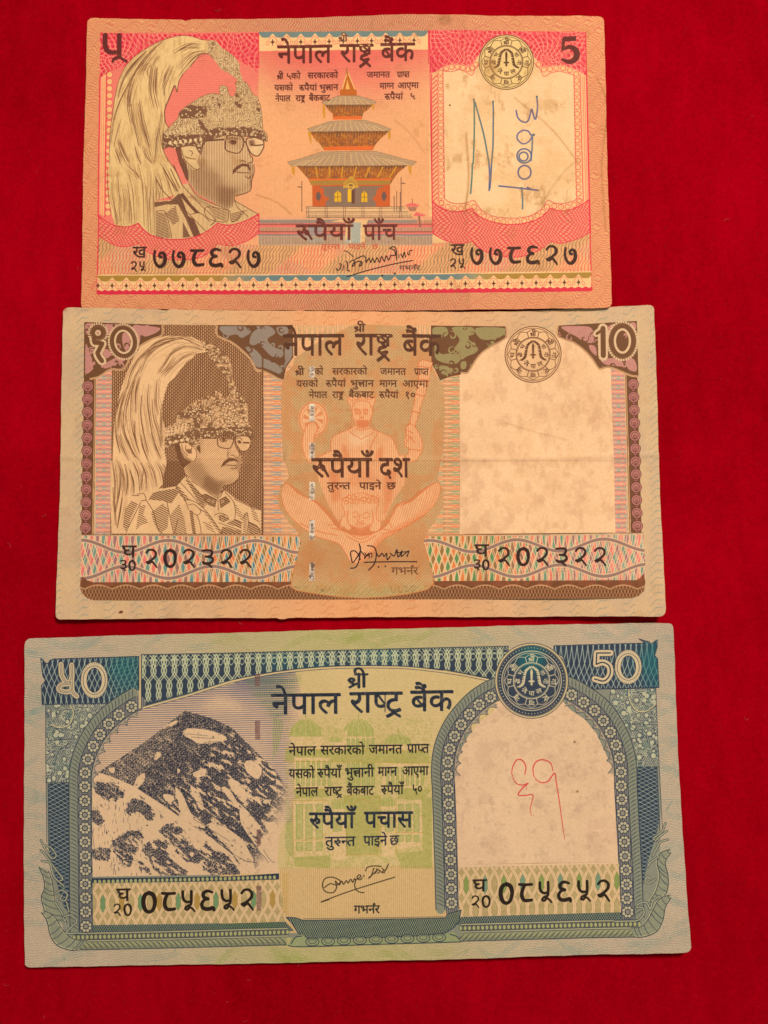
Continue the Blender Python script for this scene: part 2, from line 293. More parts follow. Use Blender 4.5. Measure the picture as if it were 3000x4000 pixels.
for _l in '''न319;0 357 327 357 327 316 268 316 268 0 221 0 221 171 117 171 117 140 115 126 109 116 100 110 88 108 74 111 59 120 44 133 32 149 24 166 21 183 23 195 29 204 40 210 56 212 221 212 221 316 0 316
प327;275 316 275 0 229 0 229 110 211 100 192 91 171 86 146 84 124 86 104 92 87 100 74 111 61 128 52 148 47 173 45 206 45 316 0 316 0 357 335 357 335 316|229 316 92 316 92 191 96 162 99 152 103 145 109 138 126 128 151 125 173 127 194 136 213 147 229 161
ल390;0 316 0 357 398 357 398 316 338 316 338 0 292 0 292 204 270 203 256 198 242 188 228 173 216 150 204 119 160 133 168 158 179 180 165 189 151 196 136 201 120 203 100 199 85 190 75 174 72 156 75 134 85 114 100 94 121 73 147 49 177 23 146 -7 115 21 86 48 61 74 42 101 30 128 26 158 29 186 40 208 56 224 75 236 96 242 117 245 141 243 163 236 184 226 203 213 241 237 287 245 292 245 292 316
र235;227 24 196 -7 163 21 132 50 104 78 79 104 59 127 43 147 33 163 27 175 24 185 23 195 25 206 32 216 43 223 60 226 73 224 85 219 95 211 104 200 123 213 137 229 144 248 147 269 146 282 144 295 141 307 137 316 0 316 0 357 244 357 244 316 184 316 191 293 193 263 190 234 180 210 165 189 146 173 122 158 96 146 124 116 156 84 191 53
ब328;336 316 277 316 277 0 230 0 230 95 213 85 193 76 168 70 138 68 108 71 81 80 58 94 41 113 30 137 26 164 35 208 61 240 101 260 152 267 212 261 209 221 183 225 154 227 132 225 210 129 220 137 230 147 230 316 0 316 0 357 336 357|73 165 78 139 92 120 114 109 139 106 177 112 96 213 79 193
क438;446 316 260 316 260 200 290 222 327 229 361 223 388 205 405 176 411 137 409 110 403 81 391 51 374 22 333 46 346 66 356 88 363 112 365 136 363 160 354 176 341 186 323 190 291 179 260 148 260 0 213 0 213 100 198 89 179 78 156 70 130 68 104 71 79 79 58 92 41 112 30 136 26 167 34 208 58 240 94 260 140 267 170 265 195 261 191 219 168 223 143 225 113 221 91 210 78 192 73 168 77 141 90 123 109 112 131 108 155 111 176 120 195 133 213 149 213 316 0 316 0 357 446 357
य334;342 357 342 316 282 316 282 0 235 0 235 103 218 93 197 84 173 78 145 76 99 85 62 111 36 151 22 203 53 212 75 224 88 240 92 262 90 278 85 292 78 305 71 316 0 316 0 357|74 173 87 148 103 131 123 120 149 117 176 120 199 129 219 142 235 157 235 316 121 316 134 286 138 256 122 204
स389;337 316 337 0 291 0 291 153 274 148 257 146 218 144 193 145 167 148 143 153 122 159 110 152 96 145 122 115 151 84 184 53 218 24 187 -7 156 21 127 50 100 78 76 104 57 127 42 147 32 163 26 175 23 195 25 206 32 216 43 223 60 226 73 224 85 219 95 211 104 201 114 213 120 229 124 246 125 263 124 279 122 294 119 307 115 316 0 316 0 357 397 357 397 316|212 185 253 187 271 190 291 195 291 316 161 316 165 306 168 294 170 279 171 263 170 241 166 221 159 205 150 191 181 187
म344;292 316 292 0 246 0 246 144 119 144 119 122 117 106 111 95 102 89 91 87 80 89 68 94 57 102 46 112 29 136 24 148 22 160 24 169 30 177 41 183 57 184 72 184 72 316 0 316 0 357 352 357 352 316|246 316 119 316 119 184 246 184
ज427;375 316 375 0 329 0 329 213 230 213 217 214 236 196 250 174 260 150 263 125 260 101 251 81 238 65 220 55 200 48 178 46 148 50 120 63 93 87 67 121 42 169 18 230 59 245 86 177 114 128 144 98 176 88 192 90 206 98 215 111 218 130 213 155 200 178 181 199 157 217 173 253 329 253 329 316 0 316 0 357 435 357 435 316
त328;276 316 276 0 230 0 230 188 136 188 115 185 99 180 86 172 76 157 72 136 78 108 94 82 120 54 156 23 125 -7 99 16 76 39 55 62 39 87 29 112 26 139 28 158 34 175 42 190 53 202 72 214 94 223 121 228 156 229 230 229 230 316 0 316 0 357 335 357 335 316
आ588;270 125 263 90 244 65 215 51 179 46 133 55 91 83 53 132 17 204 57 219 83 165 111 123 141 97 175 88 195 90 211 98 221 111 225 130 222 150 213 168 199 184 183 199 167 197 149 196 146 236 180 240 202 250 214 265 218 284 215 302 205 314 190 321 173 323 153 321 135 317 98 302 84 341 101 349 121 356 145 361 171 363 211 357 240 341 258 315 264 284 254 245 225 215 237 204 258 202 279 201 297 201 326 205 341 209 341 316 299 316 299 357 596 357 596 316 536 316 536 0 490 0 490 316 388 316 388 0 341 0 341 167 328 164 286 160 261 162 268 144
ए318;326 316 272 316 272 218 271 192 268 172 262 156 253 141 226 120 186 110 176 153 188 155 198 158 206 162 213 168 218 175 223 185 225 198 226 218 226 316 92 316 92 179 96 144 101 132 108 122 118 112 149 92 213 56 243 36 264 17 275 -4 279 -30 277 -53 270 -74 261 -92 252 -106 211 -82 225 -57 230 -44 231 -32 230 -21 227 -12 220 -4 209 6 191 18 117 61 96 74 78 88 65 104 55 122 48 147 45 182 45 316 0 316 0 357 326 357
ग324;119 316 119 134 118 121 112 111 104 104 92 102 77 105 61 114 47 128 34 144 26 161 24 177 25 189 31 198 42 204 59 206 73 206 73 316 0 316 0 357 332 357 332 316 272 316 272 0 226 0 226 316
भ404;100 363 120 362 138 357 154 349 167 337 177 324 184 306 189 283 191 251 191 184 306 184 306 316 231 316 231 357 412 357 412 316 353 316 353 0 306 0 306 144 191 144 191 122 189 106 182 95 173 89 163 87 151 89 140 94 128 102 117 112 108 124 101 136 96 148 94 160 96 169 102 177 113 183 129 184 145 184 145 269 139 299 133 309 118 322 97 326 83 324 74 319 67 310 65 299 69 285 79 275 97 268 125 264 121 223 82 230 52 244 33 267 26 299 32 328 48 348 72 359
श391;70 109 52 111 36 119 26 131 23 146 26 161 33 172 45 178 60 180 70 179 81 176 94 170 110 159 136 172 157 192 171 220 175 254 171 283 158 306 139 320 114 325 99 323 88 317 81 308 79 296 81 287 85 278 93 268 107 261 127 255 155 253 145 213 98 221 65 240 45 266 38 297 43 324 58 345 83 358 117 363 143 360 168 351 189 335 206 314 217 286 221 253 216 215 201 179 177 150 146 127 171 103 196 77 238 25 201 -1 173 37 148 67 125 92 103 111 87 109|339 316 339 0 293 0 293 316 242 316 242 357 399 357 399 316
ट290;298 316 213 316 213 200 182 200 156 199 136 196 118 190 104 183 80 157 72 123 76 98 85 78 100 62 118 51 139 45 163 43 191 44 215 50 238 58 261 70 277 27 251 16 223 8 194 2 164 0 127 4 93 15 65 33 44 58 31 89 26 126 31 161 46 189 69 212 97 228 130 238 167 241 167 316 0 316 0 357 298 357
ष332;341 357 341 316 281 316 281 0 234 0 234 110 216 100 196 92 173 86 146 84 124 86 104 92 87 100 74 111 61 128 52 148 47 173 45 206 45 316 0 316 0 357|234 316 118 316 234 165|109 138 126 128 150 125 165 126 180 129 194 134 207 141 91 291 91 212 93 175 95 162 103 145
च365;373 316 313 316 313 0 267 0 267 95 251 85 231 76 209 70 182 68 142 74 109 92 88 121 81 158 83 174 88 189 96 203 106 213 22 212 22 253 223 253 219 213 201 213 171 209 147 198 132 181 127 157 131 136 144 120 162 111 182 108 209 111 231 120 250 134 267 149 267 316 0 316 0 357 373 357
द299;237 -33 225 -14 204 25 196 42 165 39 141 41 116 45 93 53 72 65 53 80 39 101 30 126 26 156 29 180 35 200 46 216 59 230 80 245 105 254 134 260 169 262 169 316 0 316 0 357 307 357 307 316 216 316 216 221 188 221 158 220 134 217 115 212 99 204 88 194 80 182 74 168 72 150 78 123 95 100 124 85 165 80 179 81 176 101 179 118 188 130 200 136 214 138 236 134 252 124 262 109 265 93 263 77 256 65 247 56 235 49 243 35 276 -14
छ403;170 40 212 45 250 58 283 80 308 107 324 141 330 178 326 203 316 223 301 236 280 241 263 238 252 230 246 219 244 206 247 188 259 173 279 160 307 150 288 114 248 130 221 151 205 176 199 204 203 230 215 252 235 268 261 276 261 316 0 316 0 357 411 357 411 316 307 316 307 274 334 262 356 242 370 214 375 177 371 144 361 112 343 82 320 55 290 32 255 15 215 4 170 0 121 6 86 24 65 51 58 84 59 97 62 109 68 122 76 133 54 146 38 163 28 183 25 206 31 237 51 259 80 273 118 277 143 276 165 272 162 232 133 238 122 238 84 229 71 201 74 186 84 175 98 167 116 161 134 165 153 167 177 165 173 125 159 125 118 115 105 85 109 65 122 51 143 43
इ282;156 128 139 127 107 119 92 113 68 131 47 151 33 175 29 202 30 217 34 230 41 240 50 249 64 257 81 263 101 266 127 267 180 267 180 316 0 316 0 357 290 357 290 316 227 316 227 226 106 226 96 225 83 219 77 211 75 199 77 187 83 176 91 167 100 159 128 166 158 169 197 163 229 147 250 122 257 88 251 55 233 30 204 12 166 2 201 -11 238 -23 219 -63 187 -48 157 -32 128 -16 101 1 71 4 47 11 33 21 28 37 30 49 35 58 45 65 58 67 70 65 82 61 111 40 126 39 161 42 188 51 205 66 210 88 207 105 196 117 179 125
ख470;419 316 419 0 372 0 372 26 351 16 328 9 304 5 280 4 220 12 162 35 105 76 49 137 36 156 28 170 24 183 23 194 25 206 32 216 43 223 60 226 73 224 85 219 95 211 104 201 114 213 120 229 124 246 125 263 123 291 120 304 115 316 0 316 0 357 478 357 478 316|307 133 326 135 343 142 359 151 372 161 372 316 161 316 169 293 171 263 166 221 151 188 127 164 95 145 137 103 180 71 228 52 281 45 306 47 329 51 351 59 372 70 372 114 358 106 341 100 321 96 299 94 274 97 251 105 231 119 217 137 208 158 204 183 211 220 232 248 264 266 305 272 330 270 354 266 350 226 321 232 310 232 286 229 267 219 255 204 251 182 255 160 267 145 285 136
घ340;348 316 288 316 288 0 242 0 242 95 223 85 202 76 178 70 149 68 109 74 77 91 56 118 49 153 51 169 55 184 63 198 74 210 53 223 37 241 27 262 24 285 26 302 30 316 0 316 0 357 348 357|96 155 100 134 112 119 130 111 153 108 181 111 205 120 226 134 242 149 242 316 83 316 74 301 71 284 74 265 83 251 97 242 115 237 132 240 151 241 177 240 173 199 132 197 112 188 100 174
व320;328 316 268 316 268 0 222 0 222 95 206 85 186 76 162 70 134 68 105 71 79 80 57 94 40 113 30 137 26 164 35 208 59 240 98 260 146 267 187 264 203 261 200 219 176 223 149 225 117 221 93 209 78 190 73 165 77 139 91 122 111 111 135 108 163 111 186 121 206 134 222 149 222 316 0 316 0 357 328 357
थ369;318 316 318 0 271 0 271 103 253 93 231 84 206 78 177 76 132 83 94 104 65 138 48 185 94 199 124 217 141 240 146 268 143 293 133 312 118 323 98 326 85 325 75 319 68 311 65 299 77 276 112 265 107 225 74 233 48 247 32 269 26 298 32 326 47 347 71 359 99 363 122 360 144 353 163 340 179 322 190 299 193 269 187 231 170 200 142 176 105 157 119 139 134 127 154 119 180 117 208 119 231 128 252 141 271 158 271 316 224 316 224 357 377 357 377 316
ा149;98 316 98 0 51 0 51 316 0 316 0 357 157 357 157 316
े0;-97 353 -109 394 -121 425 -133 447 -147 462 -163 470 -181 473 -193 472 -221 465 -235 507 -211 513 -183 515 -154 511 -129 500 -107 480 -88 450 -71 408 -54 353
ै0;-103 353 -118 373 -131 387 -144 396 -157 401 -170 403 -184 404 -195 403 -231 392 -246 431 -232 437 -218 441 -203 443 -187 444 -163 441 -141 432 -123 417 -107 397 -105 399 -116 425 -128 445 -139 459 -151 468 -165 473 -182 475 -204 473 -222 467 -235 507 -211 513 -183 515 -154 511 -129 500 -107 480 -88 450 -71 408 -54 353
ी149;-106 353 -115 373 -121 392 -125 410 -126 430 -120 464 -102 491 -73 509 -35 515 -3 511 22 498 44 477 62 447 78 407 94 357 157 357 157 316 98 316 98 0 51 0 51 316 0 316 0 357 50 357 34 409 16 445 -5 467 -33 474 -53 470 -68 460 -77 443 -80 421 -78 402 -74 386 -68 370 -60 353
ो149;98 316 98 0 51 0 51 316 0 316 0 357 157 357 157 316|52 353 40 394 28 425 15 447 2 462 -14 470 -32 473 -44 472 -55 470 -72 465 -86 507 -62 513 -34 515 -5 511 20 500 41 480 61 450 78 408 95 353
ु0;-142 -7 -111 3 -78 6 -40 1 -11 -16 7 -41 13 -74 6 -106 -14 -132 -46 -148 -90 -154 -142 -147 -186 -128 -225 -97 -261 -57 -226 -33 -204 -58 -184 -78 -163 -94 -141 -104 -117 -110 -90 -113 -45 -102 -29 -70 -33 -54 -43 -42 -58 -35 -75 -33 -90 -34 -103 -36 -128 -45
ू0;-36 -141 -51 -146 -67 -150 -83 -153 -99 -154 -138 -148 -167 -131 -185 -105 -191 -72 -185 -42 -165 -17 -134 1 -93 6 -53 2 -18 -10 12 -28 39 -52 62 -79 83 -109 48 -131 16 -89 -16 -58 -50 -39 -90 -33 -115 -36 -134 -44 -145 -57 -149 -74 -145 -92 -134 -104 -119 -110 -102 -113 -88 -112 -63 -106 -51 -101
ं0;-106 443 -104 456 -97 467 -87 474 -75 477 -62 474 -52 467 -45 456 -43 443 -45 431 -52 420 -62 413 -75 410 -87 413 -97 420 -104 431
ँ0;-108 487 -106 498 -100 507 -91 513 -80 515 -69 513 -59 507 -53 498 -51 487 -53 475 -59 466 -69 460 -80 458 -91 460 -100 466 -106 475|40 496 22 447 -4 414 -38 397 -79 391 -118 397 -152 416 -180 449 -202 496 -163 509 -146 474 -128 449 -106 434 -78 429 -49 434 -28 451 -14 476 -3 511
्0;-103 -25 -89 -23 -75 -22 -39 -26 -7 -37 20 -54 45 -76 66 -102 87 -130 54 -154 25 -114 -4 -86 -35 -70 -72 -65 -96 -68
०317;158 70 126 73 99 84 75 102 58 125 47 153 43 184 47 216 58 244 75 267 98 284 126 295 157 299 189 295 217 284 241 267 258 243 270 215 273 183 270 152 259 124 241 101 218 84 190 73|157 110 185 116 207 132 221 156 226 185 222 215 208 238 187 253 159 258 132 253 110 237 95 213 90 183 95 154 109 130 130 115
१317;158 363 195 358 223 341 241 317 246 287 244 265 236 243 223 222 203 199 175 174 138 147 208 92 227 74 240 57 246 39 249 20 247 2 242 -13 233 -29 222 -45 184 -17 191 -9 197 0 200 9 201 20 200 30 196 40 189 49 178 59 74 146 76 159 129 195 168 227 192 257 200 286 197 302 188 314 175 321 159 323 143 321 131 315 123 305 121 293 123 281 130 271 142 262 161 255 133 222 108 235 91 252 80 272 77 297 79 312 85 328 96 342 112 353 132 360
२317;274 19 237 -7 185 66 137 119 107 117 89 120 74 127 63 139 60 155 62 170 70 180 82 187 96 189 107 188 118 184 131 178 146 167 169 179 189 198 202 224 207 254 202 284 188 305 167 318 140 322 120 321 102 318 84 311 63 302 48 342 70 351 93 358 117 362 142 363 172 360 199 351 222 336 240 314 251 287 254 253 249 215 234 182 211 154 182 134 207 107 232 76 255 46
३317;52 341 68 349 89 356 114 361 142 363 183 358 214 342 233 318 240 286 231 248 206 221 229 208 246 191 255 170 258 148 254 120 240 96 218 77 189 62 206 44 223 25 254 -14 217 -38 179 13 162 34 146 52 111 50 93 52 78 60 67 72 64 87 66 102 74 113 86 120 101 122 112 121 125 117 140 109 157 96 181 103 198 115 208 130 211 149 207 168 196 183 177 194 152 199 132 196 111 195 109 236 139 238 161 242 177 249 187 259 192 271 194 284 191 302 180 314 165 321 145 323 125 321 106 317 86 310 66 302
५317;274 -38 264 -21 253 0 222 65 205 105 200 119 155 120 131 125 109 133 89 145 72 162 59 184 51 212 48 246 50 273 56 304 67 334 82 363 130 351 116 323 104 296 97 269 94 240 99 204 114 179 140 164 177 159 187 159 184 180 187 196 196 208 209 214 225 217 245 213 260 202 270 188 273 171 271 155 264 143 254 133 240 127 248 107 273 55 287 28 315 -20
६317;270 -38 251 -4 233 32 221 61 192 60 157 63 128 73 105 88 89 108 79 131 76 156 77 172 82 187 91 202 103 214 85 228 71 244 62 264 59 288 67 320 89 344 123 358 165 363 181 363 225 357 221 317 184 323 168 323 121 313 106 283 108 267 117 254 130 245 146 238 167 242 221 241 217 201 186 202 160 199 140 190 126 175 122 153 127 130 142 113 164 103 205 101 205 138 214 149 226 155 240 157 262 154 278 143 287 129 291 113 288 97 282 85 272 75 259 69 281 26 296 2 311 -20
७317;294 155 287 97 265 58 233 36 192 28 159 32 129 43 103 62 80 91 61 131 45 183 32 249 22 329 68 338 76 259 89 193 105 140 127 102 155 78 190 71 219 77 236 94 245 122 248 158 246 186 241 213 232 235 220 253 204 265 185 269 172 267 163 261 157 252 155 240 156 230 161 220 170 212 184 204 204 199 230 196 221 156 171 166 137 184 117 210 111 241 116 269 131 291 154 305 185 310 216 305 243 289 264 266 281 234 291 197
८317;157 0 128 3 101 10 77 24 58 43 46 67 41 98 43 116 47 134 54 152 66 173 82 196 103 223 219 363 255 333 134 186 112 158 98 135 91 116 88 96 93 71 107 55 129 46 154 43 183 45 210 52 238 64 267 82 288 39 260 24 229 12 195 3
९317;41 270 44 295 53 317 67 336 86 351 110 360 138 363 177 356 208 336 227 306 234 267 229 233 213 206 189 187 156 176 182 157 264 91 282 74 294 57 300 39 303 20 301 2 296 -13 287 -29 276 -45 239 -17 246 -9 251 0 254 9 255 20 254 30 250 40 243 49 232 59 95 172 69 198 52 222 44 245|87 267 90 245 101 228 116 217 136 213 157 217 173 229 184 246 187 268 184 290 174 307 158 318 138 322 117 318 101 307 90 289
ऑ588;270 125 263 90 244 65 215 51 179 46 133 55 91 83 53 132 17 204 57 219 83 165 111 123 141 97 175 88 195 90 211 98 221 111 225 130 222 150 213 168 199 184 183 199 167 197 149 196 146 236 180 240 202 250 214 265 218 284 215 302 205 314 190 321 173 323 153 321 135 317 98 302 84 341 101 349 121 356 145 361 171 363 211 357 240 341 258 315 264 284 254 245 225 215 237 204 258 202 279 201 297 201 326 205 341 209 341 316 299 316 299 357 596 357 596 316 536 316 536 0 490 0 490 316 388 316 388 0 341 0 341 167 328 164 286 160 261 162 268 144|611 496 593 447 567 414 533 397 492 391 453 397 419 416 391 449 369 496 410 509 426 474 444 450 466 435 493 430 522 435 542 451 556 477 567 511'''.split('\n'):
    _a, _b2 = _l.split(';', 1); GLY[_a[0]] = (float(_a[1:]), [np.array(list(map(float, q.split()))).reshape(-1, 2) for q in _b2.split('|') if q.split()])

# ---------------------------------------------------------------- printing helpers shared by the notes
def text(n, txt, x, y, w, h, col, bold=0., nibv=None, rise=0., a=1., slant=0.):
    o, e = word(txt, x, y, w, h, bold, nibv, slant, rise=rise)
    m = n.cover(o)
    if e: m = np.maximum(m, n.cover(e))
    if not hasattr(n, 'wear'): n.wear = np.clip(.62+.75*fbm(n.X.shape, 7, 5, 3), 0, 1)
    m = m*n.wear
    n.lay(m, col, a); return m
def engrave(n, mask, tone, col, ph, a=1., soft=.3):
    """ink whose share of the surface follows tone (0..1), drawn as lines of phase ph"""
    ry = np.nonzero(mask.any(1))[0]; rx = np.nonzero(mask.any(0))[0]
    sl = (slice(ry[0], ry[-1]+1), slice(rx[0], rx[-1]+1))
    d = np.abs(ph[sl]-np.round(ph[sl]))*2; t = tone[sl]
    m = np.zeros_like(mask); m[sl] = mask[sl]*np.clip((t-d)/soft+.5, 0, 1)*np.clip(t*8, 0, 1)
    n.lay(m, col, a)
def soft(n, polys, r, v=1.):
    """a soft patch of tone"""
    m = n.cover(polys)
    ry = np.nonzero(m.any(1))[0]; o = np.zeros_like(m)
    if not len(ry): return o
    rx = np.nonzero(m.any(0))[0]; p = int(2*r)+3
    sl = (slice(max(0, ry[0]-p), ry[-1]+p), slice(max(0, rx[0]-p), rx[-1]+p))
    o[sl] = blur(m[sl], r)*v
    return o
def emblem(n, c, R, col, bg=None, inv=False, rot=0.):
    """round seal: rings, twelve cells, dagger between laurels, letters round it"""
    cx, cy = c
    if bg is not None: n.lay(n.cover([circ(c, R, 60)]), bg)
    L = []
    L += ring(c, R*.985, R*.03, 60) + ring(c, R*.92, R*.02, 60) + ring(c, R*.60, R*.03, 48) + ring(c, R*.565, R*.012, 48)
    petals = []
    for k in range(12):
        a = k*math.pi/6+rot+math.pi/12
        L += stroke([(cx+R*.61*math.cos(a), cy+R*.61*math.sin(a)), (cx+R*.80*math.cos(a), cy+R*.80*math.sin(a))], R*.025)
        b = a+math.pi/6; mdl = a+math.pi/12
        pts = sm([(cx+R*.80*math.cos(a), cy+R*.80*math.sin(a)), (cx+R*.885*math.cos(mdl), cy+R*.885*math.sin(mdl)), (cx+R*.80*math.cos(b), cy+R*.80*math.sin(b))], 5)
        L += stroke(pts, R*.02)
    n.ink(L, col)
    def put(t, ang, r, s):
        o, e = word(t, -s/2, -s*.42, s, s*.75, bold=s*.05)
        a = ang+math.pi/2
        f = lambda q: np.stack([q[:,0]*math.cos(a)-q[:,1]*math.sin(a)+cx+r*math.cos(ang), q[:,0]*math.sin(a)+q[:,1]*math.cos(a)+cy+r*math.sin(ang)], 1)
        n.lay(np.maximum(n.cover([f(q) for q in o]), n.cover([f(q) for q in e])), col)
    outer = ['{sri}','{sri}','गो','र','','ख','','ना','थ','{sri}']
    for k, t in enumerate(outer):
        if not t: continue
        ang = -math.pi/2 + [0,.95,1.62,2.45,0,math.pi,0,-2.42,-1.6,-.95][k]
        put(t, ang, R*.715, R*(.2 if len(t) < 3 else .21))
    for t, ang in (('भ',-.95),('वा',.95),('नी',1.6),('{sri}',-1.6)): put(t, -math.pi/2+ang, R*.44, R*.17)
    for t, ang in (('ने',.62),('पा',0.),('ल',-.62)):
        o, e = word(t, -R*.09, -R*.07, R*.18, R*.14, bold=R*.012)
        a = ang*.6
        f = lambda q: np.stack([q[:,0]*math.cos(a)-q[:,1]*math.sin(a)+cx-R*.42*math.sin(ang), q[:,0]*math.sin(a)+q[:,1]*math.cos(a)+cy+R*.42*math.cos(ang)], 1)
        n.lay(np.maximum(n.cover([f(q) for q in o]), n.cover([f(q) for q in e])), col)
    # dagger
    k = R
    n.ink([orient(np.array([(0,-.42),(.045,-.3),(.03,-.02),(.10,0),(.10,.04),(.03,.05),(.04,.12),(0,.17),(-.04,.12),(-.03,.05),(-.10,.04),(-.10,0),(-.03,-.02),(-.045,-.3)])*k+[cx,cy])], col)
    lv = []
    for sgn in (-1, 1):
        path = sm([(cx+sgn*k*.04, cy-k*.46), (cx+sgn*k*.19, cy-k*.33), (cx+sgn*k*.25, cy-k*.08), (cx+sgn*k*.29, cy+k*.1), (cx+sgn*k*.42, cy+k*.2)], 4)
        for j, p in enumerate(path):
            for q in (-1, 1): lv.append(orient(circ((p[0]+q*k*.028, p[1]+(j%2)*k*.01), k*.04, 8, ry=k*.02, rot=sgn*(.9+.5*q))))
        lv += stroke(path, k*.02)
    n.ink(lv, col)
def jewels(n, mask, seed, cnt, dark, light, rr=(3.5, 7.5)):
    """small beads, curls and leaves of filigree strewn over a shape"""
    rs = np.random.RandomState(seed); ys, xs = np.nonzero(mask > .5); D1, L1 = [], []
    for k in range(cnt):
        i = rs.randint(len(ys)); x, y = float(n.X[ys[i],xs[i]]), float(n.Y[ys[i],xs[i]]); r = rs.uniform(*rr); a = rs.uniform(0, 6.3)
        if k % 3 == 0:
            L1.append(circ((x,y), r*.62, 8)); D1 += ring((x,y), r*.9, 1.6, 10)
        else:
            p = sm([(x+r*(1-.15*j)*math.cos(a+j*.9)*1.2, y+r*(1-.15*j)*math.sin(a+j*.9)) for j in range(5)], 3)
            L1 += [orient(q) for q in stroke(p, [1.2,3.6,1.6], False)]; D1 += stroke(p+[1.6,2.2], [1.,2.6,1.2], False)
    n.lay(np.minimum(n.cover(D1), mask), dark, .85); n.lay(np.minimum(n.cover([orient(q) for q in L1]), mask), light, .9)
def brush(n, lst, col, tr, a=1.):
    """pen written figures: each item = (points, widths)"""
    L = []
    for pts, w in lst: L += stroke(sm(tr(pts), 7), np.interp(np.linspace(0,1,(len(pts)-1)*7+1), np.linspace(0,1,len(w)), w))
    n.ink(L, col, a)
# Nepali figures written with a brush, in a box 100 wide and 130 high
DIGITS = {
 '0': [([(50,8),(22,22),(10,62),(22,108),(50,124),(78,108),(90,62),(78,22),(50,8)],[16,20,20,16,16,20,20])],
 '2': [([(12,26),(30,8),(60,6),(82,24),(80,50),(60,70),(40,84),(18,92)],[12,12,14,13,12]), ([(12,92),(26,98),(44,90),(60,92),(76,110),(90,128)],[10,18,13,11,9])],
 '3': [([(10,10),(50,8),(78,12),(80,36),(60,52),(34,52)],[12,13,15,12]), ([(40,54),(78,58),(88,80),(66,98),(30,100),(14,92)],[12,15,16,14]), ([(22,102),(50,104),(66,116),(80,128)],[14,14,10])],
 '5': [([(12,6),(12,34),(20,58),(42,70),(66,66)],[13,13,11]), ([(70,4),(71,40),(68,82),(50,92),(34,100),(30,112),(44,116),(60,102),(78,110),(94,126)],[13,13,11,10,11,11,10,8])],
 '6': [([(80,14),(46,6),(20,20),(22,44),(52,54),(26,60),(8,84),(18,110),(52,116),(84,108),(92,122)],[11,15,17,14,13,16,18,18,14])],
 '7': [([(60,58),(46,52),(50,34),(66,28),(84,44),(86,84),(68,114),(42,120),(18,96),(8,56),(14,16)],[14,12,12,16,18,18,14,12,11])],
 '8': [([(4,14),(40,16),(92,14)],[13,14,13]), ([(44,16),(28,44),(22,80),(36,108),(62,112),(92,108)],[14,17,18,16,14])],
}
DIGITS['9'] = DIGITS['6']
def digits(n, txt, x, y, pitch, w, h, col, rise=0., wk=1., a=1.):
    for i, ch in enumerate(txt):
        if ch == ' ': continue
        ox, oy = x+i*pitch, y+rise*i
        for pts, ww in DIGITS[ch]:
            L = stroke(sm(np.array(pts, float)*[w/100., h/130.]+[ox, oy], 6), np.interp(np.linspace(0,1,(len(pts)-1)*6+1), np.linspace(0,1,len(ww)), ww)*w/100.*wk)
            n.ink(L, col, a)
